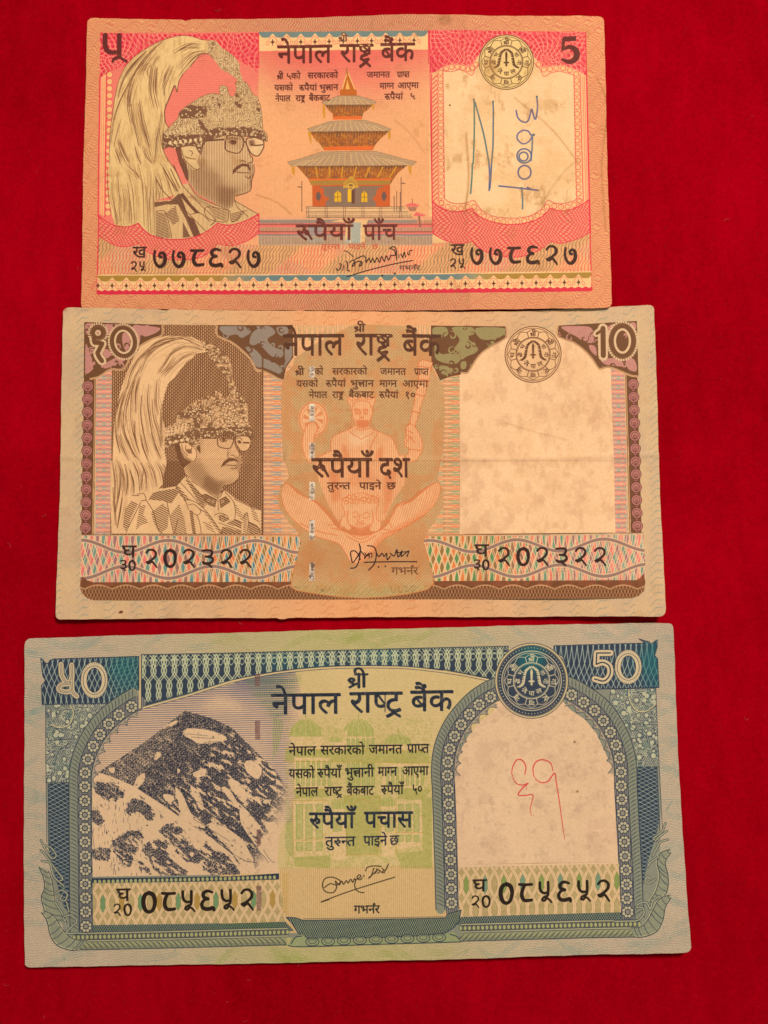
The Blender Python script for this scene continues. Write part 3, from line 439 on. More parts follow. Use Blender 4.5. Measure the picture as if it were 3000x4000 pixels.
# ---------------------------------------------------------------- the red note
def print_five():
    n = Note('five'); X, Y = n.X, n.Y; sh = X.shape
    A, B, C, D, E, G = (Z(*q, 2.074) for q in ((300,40),(300,640),(1000,40),(1000,640),(1650,40),(1650,640)))
    P, Q, R = Z(620,320,3.77), Z(620,620,3.77), Z(1120,560,2.765)
    CREAM = (230,182,126); BRN = (104,62,46); RED = (214,44,66); PINK = (231,124,104)
    topf = lambda x: np.interp(x, [392,1010,1672,2286], [129,125,119.6,124])
    botf = lambda x: np.interp(x, [380,1000,1500,1800,2313], [1148.5,1147.5,1145,1142,1135.7])
    lef = lambda y: np.interp(y, [125,1150], [391,379]); rig = lambda y: np.interp(y, [125,1136], [2286,2313])
    inner = (X > lef(Y)) & (X < rig(Y)) & (Y > topf(X)) & (Y < botf(X)); inner = inner.astype(np.float32)
    # margin: orange paper under wavy lines, browner in the middle
    f1, f2 = fbm(sh, 70, 1), fbm(sh, 24, 2)
    n.C[:] = np.array((226,158,104))/255.
    mid = np.exp(-((X-1350)/520)**2)
    n.lay(mid*.45, (196,132,100))
    wob = 7*np.sin(X/23+2.2*np.sin(Y/31))+5*np.sin(X/9.+Y/17)
    n.lay(line((Y+wob)/9.5, .42)*(.6-.35*mid), (208,98,76))
    n.lay(line((X+8*np.sin(Y/14.+2*np.sin(X/40)))/9., .45)*(.14+.46*mid), (146,92,82))
    n.lay(line((X+Y*.9+30*np.sin(X/55))/60., .05, .02)*.5, (200,90,90))
    n.lay(line((X-Y*1.1+26*np.sin(X/47))/66., .05, .02)*.5, (190,110,70))
    # panel
    n.lay(inner, CREAM)
    pan = inner*(X > 1010)*(X < 1676)
    t = sst(150, 520, Y + 90*np.cos((X-1340)/230.)*-1 + 60*f1)
    n.lay(pan*(1-t), (226,108,92)); n.lay(pan*t, (234,168,114))
    left = inner*(X <= 1010)
    n.lay(left, PINK)
    n.lay((pan*(1-t)+left)*line(Y/7.6, .45)*.32, (206,84,78))
    n.lay(pan*t*line(Y/6.2+.3*np.sin(X/3.), .5)*line(X/6.8, .6)*.45, (214,130,92))
    n.lay((X > 860)*(X < 1010)*inner*sst(350,520,Y+.6*(X-900)), (232,160,112))
    # corner guilloche, left and right
    def guil(m, seed):
        for (cx, cy, r0) in ((450,250,1),(600,80,1),(760,260,-1),(930,90,1),(1010,330,-1)) if seed == 0 else ((1700,90,1),(1830,260,-1),(1960,60,1),(2120,240,1),(2290,110,-1),(2250,330,1)):
            d = np.hypot(X-cx, Y-cy); th = np.arctan2(Y-cy, X-cx)
            g = np.exp(-(d/120)**2)
            n.lay(m*g*line(d/17.+.5*np.sin(3*th+seed), .20, .1)*.95, (240,150,120))
            n.lay(m*g*line(th*12/math.pi+d/70*r0, .2, .1)*.95, (244,160,126))
        n.lay(m*line((X+14*np.sin(Y/16.))/19., .22, .1)*.6, (240,150,120))
    cl = n.cover([A([(190,185),(1470,183),(1470,553),(1440,470),(1330,420),(1200,330),(870,215),(600,300),(450,420),(385,460),(290,490),(190,545)])])
    n.lay(cl, RED); guil(cl, 0)
    top = [E(p) for p in ([(50,163),(1318,175),(1328,535),(1270,500),(1200,470),(1140,450),(1085,448),(1040,455),(1005,470),(985,500),(940,420),(800,230),(560,230),(430,400),(400,480),(340,448),(280,440),(230,442),(165,462),(110,500),(62,515)],)]
    cr = n.cover(top); n.lay(cr, RED); guil(cr, 3)
    # left strips and pearls
    for x0, w in ((187,10),(240,8)):
        n.ink(stroke([A([(x0,540)])[0], B([(x0-14 if x0<200 else x0-12, 430)])[0]], w/2.), (220,62,72))
    n.poly(np.concatenate([A([(196,545),(236,520)]), B([(222,425),(184,405)])]), (236,176,120))
    for x0 in (206,222): n.ink(stroke([A([(x0,545)])[0], B([(x0-12,420)])[0]], 1.5), (220,80,80))
    for k in range(22):
        y = 292+k*27.; x = 429-(y-292)*.0135
        if y > 845: break
        n.poly(circ((x,y), 11.5), (236,178,118)); n.ink(ring((x,y), 11.5, 2.2), (214,84,80))
    # right window frame: rope, pearls
    win = np.concatenate([E([(172,1244),(172,520),(172,500),(230,470),(290,480),(345,500),(400,525),(430,470),(470,410),(560,330),(700,300),(820,330),(900,410),(950,470),(985,535),(1040,500),(1100,490),(1160,495),(1220,525),(1235,1244)]),
                          G([(1240,0),(1250,240),(1240,290),(1190,315),(1120,325),(1060,320),(1018,300),(990,350),(940,385),(860,420),(715,440),(580,425),(500,385),(450,350),(415,300),(360,315),(290,325),(220,310),(180,280)])])
    n.poly(win, (238,192,142))
    for x0, x1, w in ((75,80,5),(122,128,4),(1276,1303,3),(1330,1362,4)):
        n.ink(stroke([E([(x0,520)])[0], G([(x1,310 if x0<1300 else 560)])[0]], w), (222,60,72))
    n.poly(np.concatenate([E([(78,520),(120,500)]), G([(126,325),(84,310)])]), (234,168,118))
    for k in range(28):
        y = 305+k*17.6; x = 1698-1650+0; xx = 1698+(y-300)*.004
        n.ink(stroke([(xx-9,y+9),(xx,y-2),(xx+10,y-10)], 3.4, False), (214,60,72))
    n.poly(np.concatenate([E([(1282,520),(1328,540)]), G([(1355,290),(1310,310)])]), (236,176,124))
    for x0, x1 in ((1298,1325),(1312,1338)): n.ink(stroke([E([(x0,540)])[0], G([(x1,300)])[0]], 1.5), (222,80,80))
    pe = [(x, y) for x, y in E([(190,478),(236,462),(282,460),(328,470),(372,480),(402,470),(435,440),(940,440),(985,480),(1035,478),(1085,470),(1140,472),(1195,490),(1245,520)])]
    for k in range(23): pe.append((E([(147,508)])[0][0]+k*.15, 285+k*25.4))
    for k in range(22): pe.append((2252+k*.45, 316+k*26.))
    pe += [tuple(p) for p in G([(155,320),(205,350),(258,362),(312,362),(365,350),(420,350),(458,392),(500,425),(552,448),(604,462),(658,468),(715,470),(770,468),(826,460),(880,442),(932,420),(975,390),(1010,350),(1068,345),(1122,352),(1175,350),(1228,335),(1275,305)])]
    n.ink([circ(p, 13.5, 12) for p in pe], (236,180,124)); n.ink(sum((ring(p, 10., 2.3, 14) for p in pe), []), (212,74,76))
    for path in (E([(165,480),(230,500),(300,482),(345,500),(400,528),(430,470),(480,400)]), E([(900,420),(950,470),(985,535),(1050,505),(1130,500),(1222,530)])):
        n.ink(stroke(sm(path,5), 2.6, False), (214,76,78))
    n.ink(stroke([E([(166,470)])[0], G([(180,285)])[0]], 2.6), (214,76,78)); n.ink(stroke([E([(1226,520)])[0], G([(1248,285)])[0]], 2.6), (214,76,78))
    n.ink(stroke(sm(G([(180,285),(230,315),(300,325),(370,315),(418,298),(470,365),(560,420),(715,440),(860,425),(960,370),(1015,298),(1070,322),(1140,325),(1220,305),(1248,285)]),4), 2.6, False), (214,76,78))
    # lower panel wave mesh
    low = ((Y > np.interp(X,[380,1010,1700,2313],[930,958,950,905]))*(Y < botf(X)-72)*inner).astype(np.float32)
    n.lay(low, (231,168,112))
    wv = 18*np.sin(X/70.+.5*np.sin(X/210.))
    ph = (X + (Y-1000)*.35)/13.
    zz = line(ph+.30*np.sin((Y+wv)/7.5*1.), .26, .15)
    c1 = sst(.35,.65,.5+.5*np.sin((Y*1.1+X*.9)/52.)); c2 = sst(.35,.65,.5+.5*np.sin((Y*1.2-X*.8)/60.+2*f1))
    n.lay(low*(.4*c1), (200,160,96)); n.lay(low*(.4*c2*(1-c1)), (190,158,126))
    n.lay(low*zz*c1*.8, (120,104,84)); n.lay(low*zz*(1-c1)*.85, (222,92,84))
    n.lay(low*line(-ph+.28*np.sin((Y-wv)/7.5), .24, .15)*.6, (216,108,88))
    # terrace under the pagoda
    ter = ((X > 1010)*(X < 1690)*(Y > 846)*(Y < 958)*inner).astype(np.float32)
    n.lay(ter, (226,158,116)); 
    def band(y0, y1, col, a=1., x0=1010, x1=1690): n.lay(ter*((Y > y0)*(Y < y1)*(X > x0)*(X < x1)), col, a)
    band(858,872,(150,140,128),.8,1010,1630); band(872,888,(226,104,94),.9); band(874,878,(120,70,60),.7); band(888,904,(214,150,116)); band(902,908,(150,70,62),.8); band(908,916,(222,110,96),.9); band(915,921,(110,112,122),.8); band(921,958,(196,160,126),.9)
    n.lay(ter*((Y>860)*(Y<871)+(Y>889)*(Y<901)+(Y>923)*(Y<956))*line(X/5.6,.4), (110,90,84), .75)
    # ribbons
    def ribbon(up, lo, tr):
        u, l = sm(tr(up), 6), sm(tr(lo), 6)
        m = n.cover([np.concatenate([u, l[::-1]])]); n.lay(m, (233,150,110))
        wv = 7*np.sin(X/19.)+7*np.sin(Y/15.)
        n.lay(m*np.maximum(line((X+Y+wv)/15.4,.30,.12), line((X-Y+wv)/15.1,.30,.12))*.9, (214,62,74)); n.lay(m*line((X*.3+Y+wv)/9.,.3)*.35, (220,80,84))
        n.ink(stroke(u, 3.6)+stroke(l, 2.6), (216,48,68))
    def ribs():
        ribbon([(180,425),(260,480),(330,505),(400,510),(450,500),(500,480)], [(180,580),(250,630),(330,665),(400,670),(450,660),(505,640)], B)
        ribbon([(500,480),(540,530),(600,575),(700,605),(800,612),(900,605),(1000,575),(1080,530),(1140,480)], [(500,640),(560,700),(640,745),(740,772),(850,778),(960,770),(1040,740),(1100,700),(1140,645)], B)
        ribbon([(1140,480),(1200,495),(1280,490),(1380,455),(1475,405)], [(1140,645),(1200,660),(1280,660),(1380,625),(1475,565)], B)
        n.ink(stroke([B([(1475,402)])[0], B([(1475,568)])[0]], 3.4), (216,48,68))
        n.ink(stroke([B([(178,420)])[0], (379,1146)], 4.6), (218,56,70))
    ribbon([(84,305),(150,355),(210,380),(270,388),(340,382),(405,362)], [(84,565),(160,610),(240,640),(300,646),(350,642),(405,628)], G)
    ribbon([(405,362),(440,410),(500,445),(580,472),(680,490),(780,488),(880,468),(960,435),(1030,372)], [(405,628),(440,670),(520,715),(600,740),(700,755),(800,752),(900,722),(980,680),(1040,628)], G)
    ribbon([(1030,362),(1090,378),(1150,382),(1230,362),(1300,325),(1352,288)], [(1040,628),(1090,645),(1150,642),(1240,615),(1300,590),(1360,552)], G)
    n.ink(stroke([E([(55,165)])[0], G([(86,565)])[0]], 3.6), (216,48,68)); n.ink(stroke([E([(1322,180)])[0], G([(1372,1026)])[0]], 4.2), (216,48,68))
    # ---- portrait
    plume = np.concatenate([A([(262,1244),(268,1000),(290,830),(312,690),(345,560),(400,450),(480,368),(600,288),(700,240),(800,212),(870,205),(940,215),(1010,240),(1075,250),(1070,350),(1010,350),(970,395),(920,460),(860,515),(825,580),(812,665),(795,610),(770,660),(738,740),(715,800),(712,860),(722,920),(745,960),(700,1000),(700,1130),(760,1244)]),
        B([(790,40),(840,130),(870,215),(840,240),(630,300),(630,590),(560,560),(500,480),(400,510),(310,495),(285,420),(265,300),(262,150),(258,0)])])
    pm = n.cover([plume]); n.lay(pm, (227,188,128)); n.lay(pm*line(X/4.9,.35)*.22, (190,140,84)); n.lay(pm*sst(.45,.75,fbm_at(X*1.3,Y*.25,14,19))*.35, (176,132,84))
    gap = n.cover([B([(795,0),(832,0),(872,62),(902,152),(866,205),(812,62)])])
    hair = [A(p) for p in ([(640,300),(560,400),(480,500),(420,600),(350,740),(300,900),(275,1080)],[(690,250),(600,330),(500,450),(440,560),(370,700)],[(670,370),(620,450),(605,560),(600,660),(625,790)],[(640,460),(625,560),(622,660),(655,800)],[(650,470),(640,560),(640,680)],
        [(780,460),(740,560),(710,640),(708,700)],[(760,450),(720,540),(700,630)],[(1000,290),(930,280),(850,310),(790,350)],[(990,300),(900,300),(830,330)],[(1040,330),(950,345),(880,400),(820,470)],[(1050,340),(970,370),(890,450),(830,530)],[(590,380),(540,470),(510,530)],[(560,430),(530,490)],
        [(470,560),(440,650),(425,740),(430,830),(450,920)],[(440,600),(420,700),(420,780)],[(440,760),(450,880),(480,1000),(500,1100)],[(510,740),(530,880),(570,1040),(600,1180)],[(500,760),(540,960),(590,1100)],[(690,830),(670,950),(650,1050),(640,1170),(625,1240)],[(560,330),(480,420),(420,490),(370,570),(330,700)],[(540,350),(460,430),(390,520)],
        [(345,1050),(380,1130),(430,1230)],[(335,1070),(360,1160),(400,1240)],[(470,1100),(490,1170),(520,1244)],[(310,1130),(340,1200),(350,1244)],[(540,1100),(570,1190),(610,1244)],[(720,760),(712,850),(725,930)],[(670,960),(690,1100),(740,1230)],[(360,880),(330,980),(300,1100)],[(590,560),(570,500),(600,440)])]
    hair += [B(p) for p in ([(330,60),(340,200),(350,330),(340,470)],[(420,80),(450,200),(460,320),(470,480)],[(500,0),(530,150),(540,300),(545,500)],[(560,180),(570,300),(580,560)],[(600,60),(600,200),(590,330),(600,560)],[(620,180),(625,330),(628,590)],[(280,150),(290,280),(320,400),(330,490)],[(370,200),(385,330),(380,490)],[(660,80),(690,180),(700,290)],[(700,40),(740,150),(780,260)],[(740,60),(790,160),(830,240)],[(640,100),(650,200),(640,290)],[(680,0),(740,100),(800,230)],[(435,300),(445,420),(440,490)],[(300,330),(315,420),(322,490)],[(395,0),(460,60),(520,130)],[(460,0),(490,90),(520,100)],[(250,30),(252,200),(275,400)],[(410,150),(430,300),(425,480)],[(660,200),(670,250),(668,295)])]
    L = []
    for h_ in hair: L += stroke(sm(h_, 5), [1.2,2.6,1.4], False)
    rs = np.random.RandomState(5)
    for h_ in hair[:26]:
        for q in range(2): L += stroke(sm(h_+rs.uniform(-9,9,2), 4), [.8,2.,.8], False)
    n.ink(L, BRN, .9)
    L = []
    for h_ in hair:
        for q in range(3): L += stroke(sm(h_+rs.uniform(-20,20,2)+rs.uniform(-4,4,(len(h_),2)), 4), [.6,1.9,.6], False)
    n.lay(np.minimum(n.cover(L), pm), (150,104,66), .6)
    pl = stroke(sm(plume[:18],3), 2.2, False)+stroke(sm(plume[18:34],3), [2,5,3,2,4], False); n.ink(pl, BRN, .8)
    n.lay(gap, PINK)
    str_ = strokes([B(p) for p in ([(640,120),(700,220),(780,300),(830,330)],[(760,40),(820,170),(860,230)],[(785,10),(835,130),(868,200)],[(700,30),(760,140),(840,260)])], 3.4, 5)
    n.ink(str_, BRN, .9)
    # jacket
    jk = B([(630,300),(760,295),(860,170),(900,155),(960,240),(1080,320),(1230,370),(1280,290),(1370,350),(1475,405),(1475,470),(1300,500),(1140,500),(1080,560),(980,600),(800,620),(630,600)])
    jm = n.cover([jk]); n.lay(jm, (222,180,124)); n.lay(jm*line(X/5.2,.35)*.25, BRN)
    T = np.zeros(sh, np.float32)
    for p, v in (([(630,310),(760,300),(830,240),(860,300),(900,420),(1000,590),(950,600),(880,440),(820,330),(720,330),(630,350)],.85),([(860,235),(930,330),(1000,400),(960,400),(880,310),(830,250)],.95),([(900,420),(960,600),(1010,590),(950,450)],.9),([(640,390),(720,400),(760,600),(640,600)],.45),([(1060,350),(1220,380),(1210,470),(1120,440)],.35),([(1250,400),(1380,370),(1300,470),(1255,470)],.4),([(720,400),(800,340),(830,460),(780,500)],.5),([(860,470),(920,590),(860,600)],.8),([(940,250),(1220,400),(1200,420),(900,270)],.3)):
        T = np.maximum(T, n.cover([B(p)])*v)
    engrave(n, jm, T, BRN, (Y+.25*X)/6.)
    n.ink(strokes([B(p) for p in ([(850,170),(1000,330),(1120,450),(1080,500)],[(800,290),(950,450),(1060,560)],[(905,160),(990,270),(1230,375)],[(1230,375),(1210,470),(1060,440),(1050,350),(1230,375)],[(1240,375),(1255,470),(1310,440),(1330,400)],[(1283,290),(1300,350),(1390,430)],[(1130,450),(1100,490)],[(920,410),(1000,400),(1080,470)],[(820,250),(900,420),(960,600)],[(640,385),(720,395),(770,600)],[(1280,300),(1350,340),(1470,410)])], 2.6, 4), BRN, .9)
    # face and neck
    face = np.concatenate([P([(330,960),(450,940),(560,940),(640,960),(690,870),(960,800),(1250,790),(1290,850),(1300,950),(1340,1060),(1385,1130),(1390,1190),(1400,1220)]), Q([(1405,60),(1408,190),(1368,330),(1360,440),(1300,500),(1130,552),(1115,640),(1100,700),(1012,750),(880,690),(700,590),(560,510),(440,345),(400,250),(320,60)])])
    fm = n.cover([face]); n.lay(fm, (221,180,130))
    T = .26*np.ones(sh, np.float32)
    def sh_(tr, pts, v, r):
        nonlocal T
        T = T + soft(n, [tr(pts)], r, v)
    sh_(Q,[(420,120),(600,60),(900,200),(1000,380),(1200,420),(1330,360),(1360,450),(1120,560),(1100,740),(880,700),(560,520),(440,340)],.36,14)
    sh_(Q,[(850,400),(1130,440),(1120,640),(1010,740),(880,640)],.22,7)
    sh_(P,[(640,960),(700,880),(700,1240),(560,1240)],.28,9); sh_(Q,[(1330,60),(1400,80),(1400,320),(1330,440),(1320,250)],.35,5)
    sh_(P,[(980,880),(1240,860),(1230,1010),(1000,960)],.2,5); sh_(P,[(1290,860),(1400,1000),(1370,1080),(1300,960)],.35,4)
    sh_(P,[(980,790),(1260,790),(1250,850),(980,860)],.35,4); sh_(P,[(1200,1080),(1260,1190),(1160,1240),(1130,1160)],.18,5)
    engrave(n, fm, T*.72+.08, (116,72,48), X/6.4, .9, .35)
    engrave(n, fm, np.clip(T-.42,0,1)*1.2, (116,72,48), (X*.5+Y)/7.6, .6, .35)
    hairp = n.cover([P([(240,970),(330,960),(340,1100),(400,1244),(320,1244)]), Q([(280,0),(390,0),(430,180),(440,340),(400,300)]), P([(640,830),(700,870),(650,960),(630,1080),(590,1040),(540,950)])])
    n.lay(hairp*.85, BRN)
    ear = P([(335,980),(430,950),(520,950),(590,1060),(570,1180),(600,1260),(520,1300),(420,1210),(360,1120)])
    em = n.cover([sm(ear,4,True)]); n.lay(em*.8, (222,184,128)); n.ink(strokes([P([(340,1000),(370,1120),(440,1210),(540,1290),(600,1280)]), P([(400,1110),(470,1130),(550,1140)]), P([(450,1010),(500,1040),(480,1090)]), P([(380,1090),(430,1130)])], 3, 5), BRN, .85)
    # glasses, eyes, nose, mouth
    n.poly(sm(P([(1300,830),(1290,900),(1340,1020),(1400,1080),(1470,1085),(1530,1000),(1550,930),(1530,850),(1440,815)]),3,True), (222,180,130))
    n.ink(strokes([P([(1010,790),(980,900),(990,1000),(1080,1040),(1180,1048),(1240,960),(1250,860),(1210,800),(1100,785),(1010,790)]), P([(1300,830),(1290,900),(1340,1020),(1400,1080),(1470,1085),(1530,1000),(1550,930),(1530,850),(1440,815),(1300,830)])], 4.2, 5, True), BRN, .95)
    n.ink(strokes([P([(1250,870),(1290,900)])], 5, 0, True)+strokes([P([(690,870),(820,860),(960,850)])], 6, 4, True)+strokes([P([(1360,925),(1440,935),(1530,925)])], 5, 3, True), BRN)
    n.lay(soft(n, [circ(P([(1100,890)])[0], 13, ry=9)], 2, 1), BRN); n.ink(strokes([P([(1020,890),(1080,860),(1150,880)]), P([(1010,850),(1090,825),(1170,850)])], 3, 4), BRN)
    n.lay(soft(n, [P([(1320,860),(1400,850),(1420,930),(1340,950)])], 3, .75), BRN)
    n.ink(strokes([P([(1300,930),(1340,1060),(1385,1130),(1370,1185),(1310,1195)]), P([(1200,1170),(1240,1160),(1290,1185)])], 3.4, 5), BRN)
    n.ink([orient(Q([(1090,235),(1090,170),(1150,110),(1230,70),(1330,80),(1350,150),(1330,200),(1310,120),(1230,110),(1150,170)]))]+strokes([Q([(1120,190),(1200,205),(1340,210)]), Q([(1270,250),(1320,290),(1360,250)]), Q([(1400,80),(1405,200),(1368,330),(1360,440),(1300,500),(1130,550)])], 3.4, 4), BRN, .92)
    # crown
    crown = P([(60,1000),(62,860),(70,740),(150,680),(230,590),(285,540),(300,450),(380,380),(450,330),(620,220),(740,178),(830,165),(890,195),(895,70),(950,45),(1010,75),(1040,200),(1100,220),(1150,130),(1130,0),(1290,0),(1340,90),(1400,200),(1450,205),(1500,350),(1520,480),(1535,700),(1600,780),(1605,880),(1530,860),(1400,815),(1290,805),(1100,785),(960,790),(800,845),(690,870),(640,960),(620,1060),(560,960),(450,945),(330,965),(250,985),(150,960)])
    tube = A([(1060,250),(1100,240),(1140,260),(1180,310),(1240,345),(1290,390),(1320,440),(1322,500),(1345,560),(1390,640),(1440,740),(1280,720),(1300,560),(1230,510),(1170,480),(1110,400),(1060,350)])
    cm = n.cover([crown, ]) ; tm = n.cover([tube]); cm = np.maximum(cm, tm)
    n.lay(cm, (202,164,114))
    nz = noise(sh, 4.2, 11); nz2 = noise(sh, 9, 12)
    T = np.full(sh, .40, np.float32)
    T += soft(n, [P([(300,450),(450,340),(700,370),(720,440),(640,520),(540,540),(300,540)]), P([(580,530),(680,640),(700,720),(620,700)]), P([(690,700),(1000,680),(1250,660),(1520,720),(1600,880),(1300,800),(960,790),(690,870)]), P([(60,780),(640,780),(700,870),(620,1000),(60,1000)])], 3, .5)
    T += soft(n, [P([(1110,270),(1220,330),(1200,390),(1120,330)]), P([(870,300),(920,320),(900,400)]), P([(1430,380),(1500,390),(1490,450),(1440,430)]), P([(1120,210),(1160,120),(1200,240)])], 2, .45)
    T -= soft(n, [P([(720,480),(900,420),(1350,480),(1350,650),(800,660)]), P([(150,760),(500,640),(520,740),(170,820)])], 5, .16)
    nz3 = fbm_at(X*1.6, Y*.55, 6, 13)
    n.lay(cm*np.clip((T-.06-(.3*nz+.3*nz2+.4*nz3))/.25+.5,0,1), BRN, .80); n.lay(cm*sst(.5,.72,fbm_at(X*1.5,Y*.6,7,14))*sst(.75,.45,T), (228,192,140), .8)
    n.lay(cm*line(X/8.,.4)*.22, BRN)
    jewels(n, cm, 3, 420, (92,58,42), (224,186,134))
    L = []
    for k in range(7): L += stroke(P([(110+k*52,760-k*18),(135+k*52,800-k*16)]), 4)
    for k in range(11): L += [circ(P([(700+k*75, 765-(k*75)*.02+12*math.sin(k))])[0], 3.2, 8)]
    for k in range(7): L += [circ(P([(170+k*75, 900-k*8)])[0], 6, 8, ry=8)]
    n.ink(L, (226,190,140))
    n.ink(stroke(np.concatenate([crown[:38]]), 1.6, False), BRN, .7)
    ribs()
    # ---- pagoda
    OR = (204,114,46); GLD = (206,140,44); DK = (124,84,52); GRY = (186,148,114); ORR = (212,92,40)
    n.ink([orient(C(p)) for p in ([(735,470),(748,520),(800,640),(815,650),(815,690),(680,690),(680,650),(700,640),(728,520)],)], (186,96,34))
    n.ink(strokes([C([(700,640),(736,510)]), C([(748,510),(800,640)])], 4), (228,180,110)); n.ink([C([(725,640),(740,560),(760,640)])], (230,170,90)); n.ink(strokes([C([(735,468),(737,520)])],4), (160,110,40))
    def tier(tr, roof, body, foot, nrib, flags):
        n.poly(tr(body), (168,92,42)); bm = n.cover([tr(body)])
        n.lay(bm*line(X/9.,.42)*.5, (128,68,38)); n.lay(bm*sst(.4,.8,noise(sh,6,7))*.5, (206,136,52)); n.lay(bm*sst(.55,.8,noise(sh,8,8))*.5, (110,74,62))
        rb = tr(roof); eb = rb[:,1].max()
        n.lay(bm*sst(eb+16, eb, Y)*.6, (92,56,40)); n.lay(bm*line((X-rb[:,0].mean())/11.+(Y-eb)/90.,.16)*sst(eb+60,eb+10,Y)*.6, (216,150,66))
        if foot: n.poly(tr(foot), (222,104,46))
        n.poly(tr(roof), GRY); rm = n.cover([tr(roof)]); n.lay(rm*line(Y/8.,.4)*.25, (130,104,76)); n.lay(rm*.25*noise(sh,12,9), (180,140,80))
        r = tr(roof); yb, yt = r[:,1].max(), r[:,1].min(); x0, x1 = r[:,0].min(), r[:,0].max(); cxx = (x0+x1)/2
        L = []
        for k in range(1, nrib):
            xx = x0+(x1-x0)*k/nrib; q = (xx-cxx)
            L += stroke([(cxx+q*.72-6, yt+3+abs(q)*.14), (xx, yb-2)], 2.4)
        n.lay(np.minimum(n.cover(L), rm), (222,176,118))
        n.ink(stroke(np.concatenate([r, r[:1]]), 1.6), (120,92,70), .7)
        for f in flags:
            f = tr(f); n.poly(f, GLD)
    tier(C, [(530,745),(660,695),(820,690),(905,715),(975,742),(955,765),(560,768)], [(560,768),(950,765),(900,810),(870,830),(855,885),(625,885),(620,835),(590,810)], [(625,862),(858,858),(855,885),(625,887)], 9, ([(538,765),(560,768),(560,875),(548,880),(540,830)],[(940,760),(958,760),(956,815),(942,800)]))
    tier(C, [(415,960),(600,900),(880,890),(1000,925),(1095,965),(1080,980),(435,985)], [(440,985),(1080,980),(1000,1050),(960,1100),(945,1135),(555,1135),(520,1085),(470,1040)], [(550,1105),(948,1098),(945,1132),(555,1136)], 13, ([(420,985),(447,985),(450,1095),(434,1050)],[(1068,985),(1092,980),(1088,1050),(1072,1040)]))
    tier(R, [(5,200),(130,170),(380,90),(960,85),(1250,165),(1405,200),(1360,240),(50,245)], [(110,245),(1300,240),(1190,330),(1120,440),(260,440),(230,380),(160,300)], [(240,380),(1130,380),(1120,400),(245,405)], 18, ([(52,250),(88,255),(85,350),(60,330)],[(1312,245),(1348,245),(1345,345),(1318,310)]))
    n.poly(R([(250,400),(1125,400),(1110,450),(260,450)]), (168,124,56))
    for k in range(7): n.ink(stroke([R([(300+k*150-60*(k-3)*0.1,260)])[0], R([(330+k*130,365)])[0]], 6), GLD)
    n.poly(R([(275,450),(1115,445),(1115,690),(278,690)]), ORR); n.poly(R([(340,465),(1060,460),(980,490),(960,560),(925,600),(965,640),(960,690),(420,690),(420,630),(465,600),(400,560),(400,490)]), (140,112,92))
    bm = n.cover([R([(275,450),(1115,445),(1115,690),(278,690)])]); n.lay(bm*line(X/6.4,.4)*.35, (110,70,54))
    for a_, b_ in (((515,590,520,632)),((808,870,520,632))) if False else ((515,588),(806,870)):
        n.poly(R([(a_,632),(a_,545),((a_+b_)/2,510),(b_,545),(b_,632)]), (226,168,36)); n.ink(strokes([R([((a_+b_)/2,520),((a_+b_)/2,632)]), R([(a_,580),(b_,580)])], 1.8), DK)
    n.poly(R([(658,495),(698,495),(698,632),(658,632)]), (232,176,34)); n.poly(R([(700,495),(735,495),(735,650),(700,650)]), (104,64,52))
    n.ink([orient(sm(R([(608,480),(620,420),(660,380),(693,355),(730,380),(770,430),(775,480)]),4))], (204,150,56)); n.ink(sum((stroke([R([(693,460)])[0], R([(693+82*math.cos(t_),462-88*math.sin(t_))])[0]], 1.6) for t_ in np.linspace(.2,2.94,10)), []), DK); n.ink(ring(R([(693,465)])[0], 12, 3.4), (226,176,80))
    for cx_ in (342,1050): n.ink([sm(R([(cx_-28,570),(cx_,520),(cx_+28,570),(cx_,625)]),4,True)], (108,84,76))
    # balustrade and little temple
    n.poly(R([(210,685),(1270,685),(1370,810),(210,810)]), (226,178,126))
    n.lay(n.cover([R([(230,770),(1340,770),(1360,800),(220,800)])])*line(X/5.4,.5), (120,80,66), .7)
    L = []
    for x_ in (215,415,612,812,1005,1215): L += stroke(R([(x_,690),(x_,800)]), 2)+stroke(R([(x_+22,690),(x_+22,800)]), 2)
    for y_ in (684,700,735,752,803): L += stroke(R([(210,y_),(1270+(y_-684)*.7,y_)]), 2)
    for x_, t_ in ((163,410),(1235,370),(1160,570),(1188,520),(1225,530)): L += stroke(R([(x_,t_),(x_,735)]), 3)
    L += stroke(R([(120,468),(165,475)]), 4)+stroke(R([(1240,430),(1275,435)]), 4)
    n.ink(L, (108,72,60), .85)
    n.ink([R([(1280,665),(1355,640),(1435,670),(1420,685),(1295,685)]), R([(1370,775),(1400,740),(1500,775),(1490,790),(1370,785)])], (224,104,96)); n.ink([R([(1300,688),(1410,688),(1390,735),(1330,735)])], (150,100,80), .8); n.ink(strokes([R([(1355,600),(1357,645)])],3)+stroke(R([(1430,790),(1440,900)]),8), (150,96,76))
    n.poly(D([(700,450),(910,450),(900,470),(880,640),(720,640),(730,475),(600,470)]), (224,176,120)); n.poly(D([(770,475),(850,475),(850,640),(715,640),(760,560)]), (166,164,148)); n.ink(stroke(D([(765,520),(765,640)]),4)+stroke(D([(850,520),(850,640)]),4), (226,190,150))
    n.lay(n.cover([D([(425,510),(540,510),(540,580),(425,580)])])*.6, (140,150,152)); n.lay(n.cover([D([(400,590),(560,610),(540,640),(430,640)])])*.5, (160,160,150))
    # ---- lettering
    MAR = (96,38,34)
    nv = (2,4)
    t1 = [text(n,'नेपाल',1084,178.5,212,68,MAR,1.2,nv,-3), text(n,'रा{str}',1328,175,128,68,MAR,1.2,nv,-1.5), text(n,'बैंक',1487,172,132,68,MAR,1.2,nv,-2)]
    text(n,'{sri}',1322,138,37,24,(110,66,46),1.4)
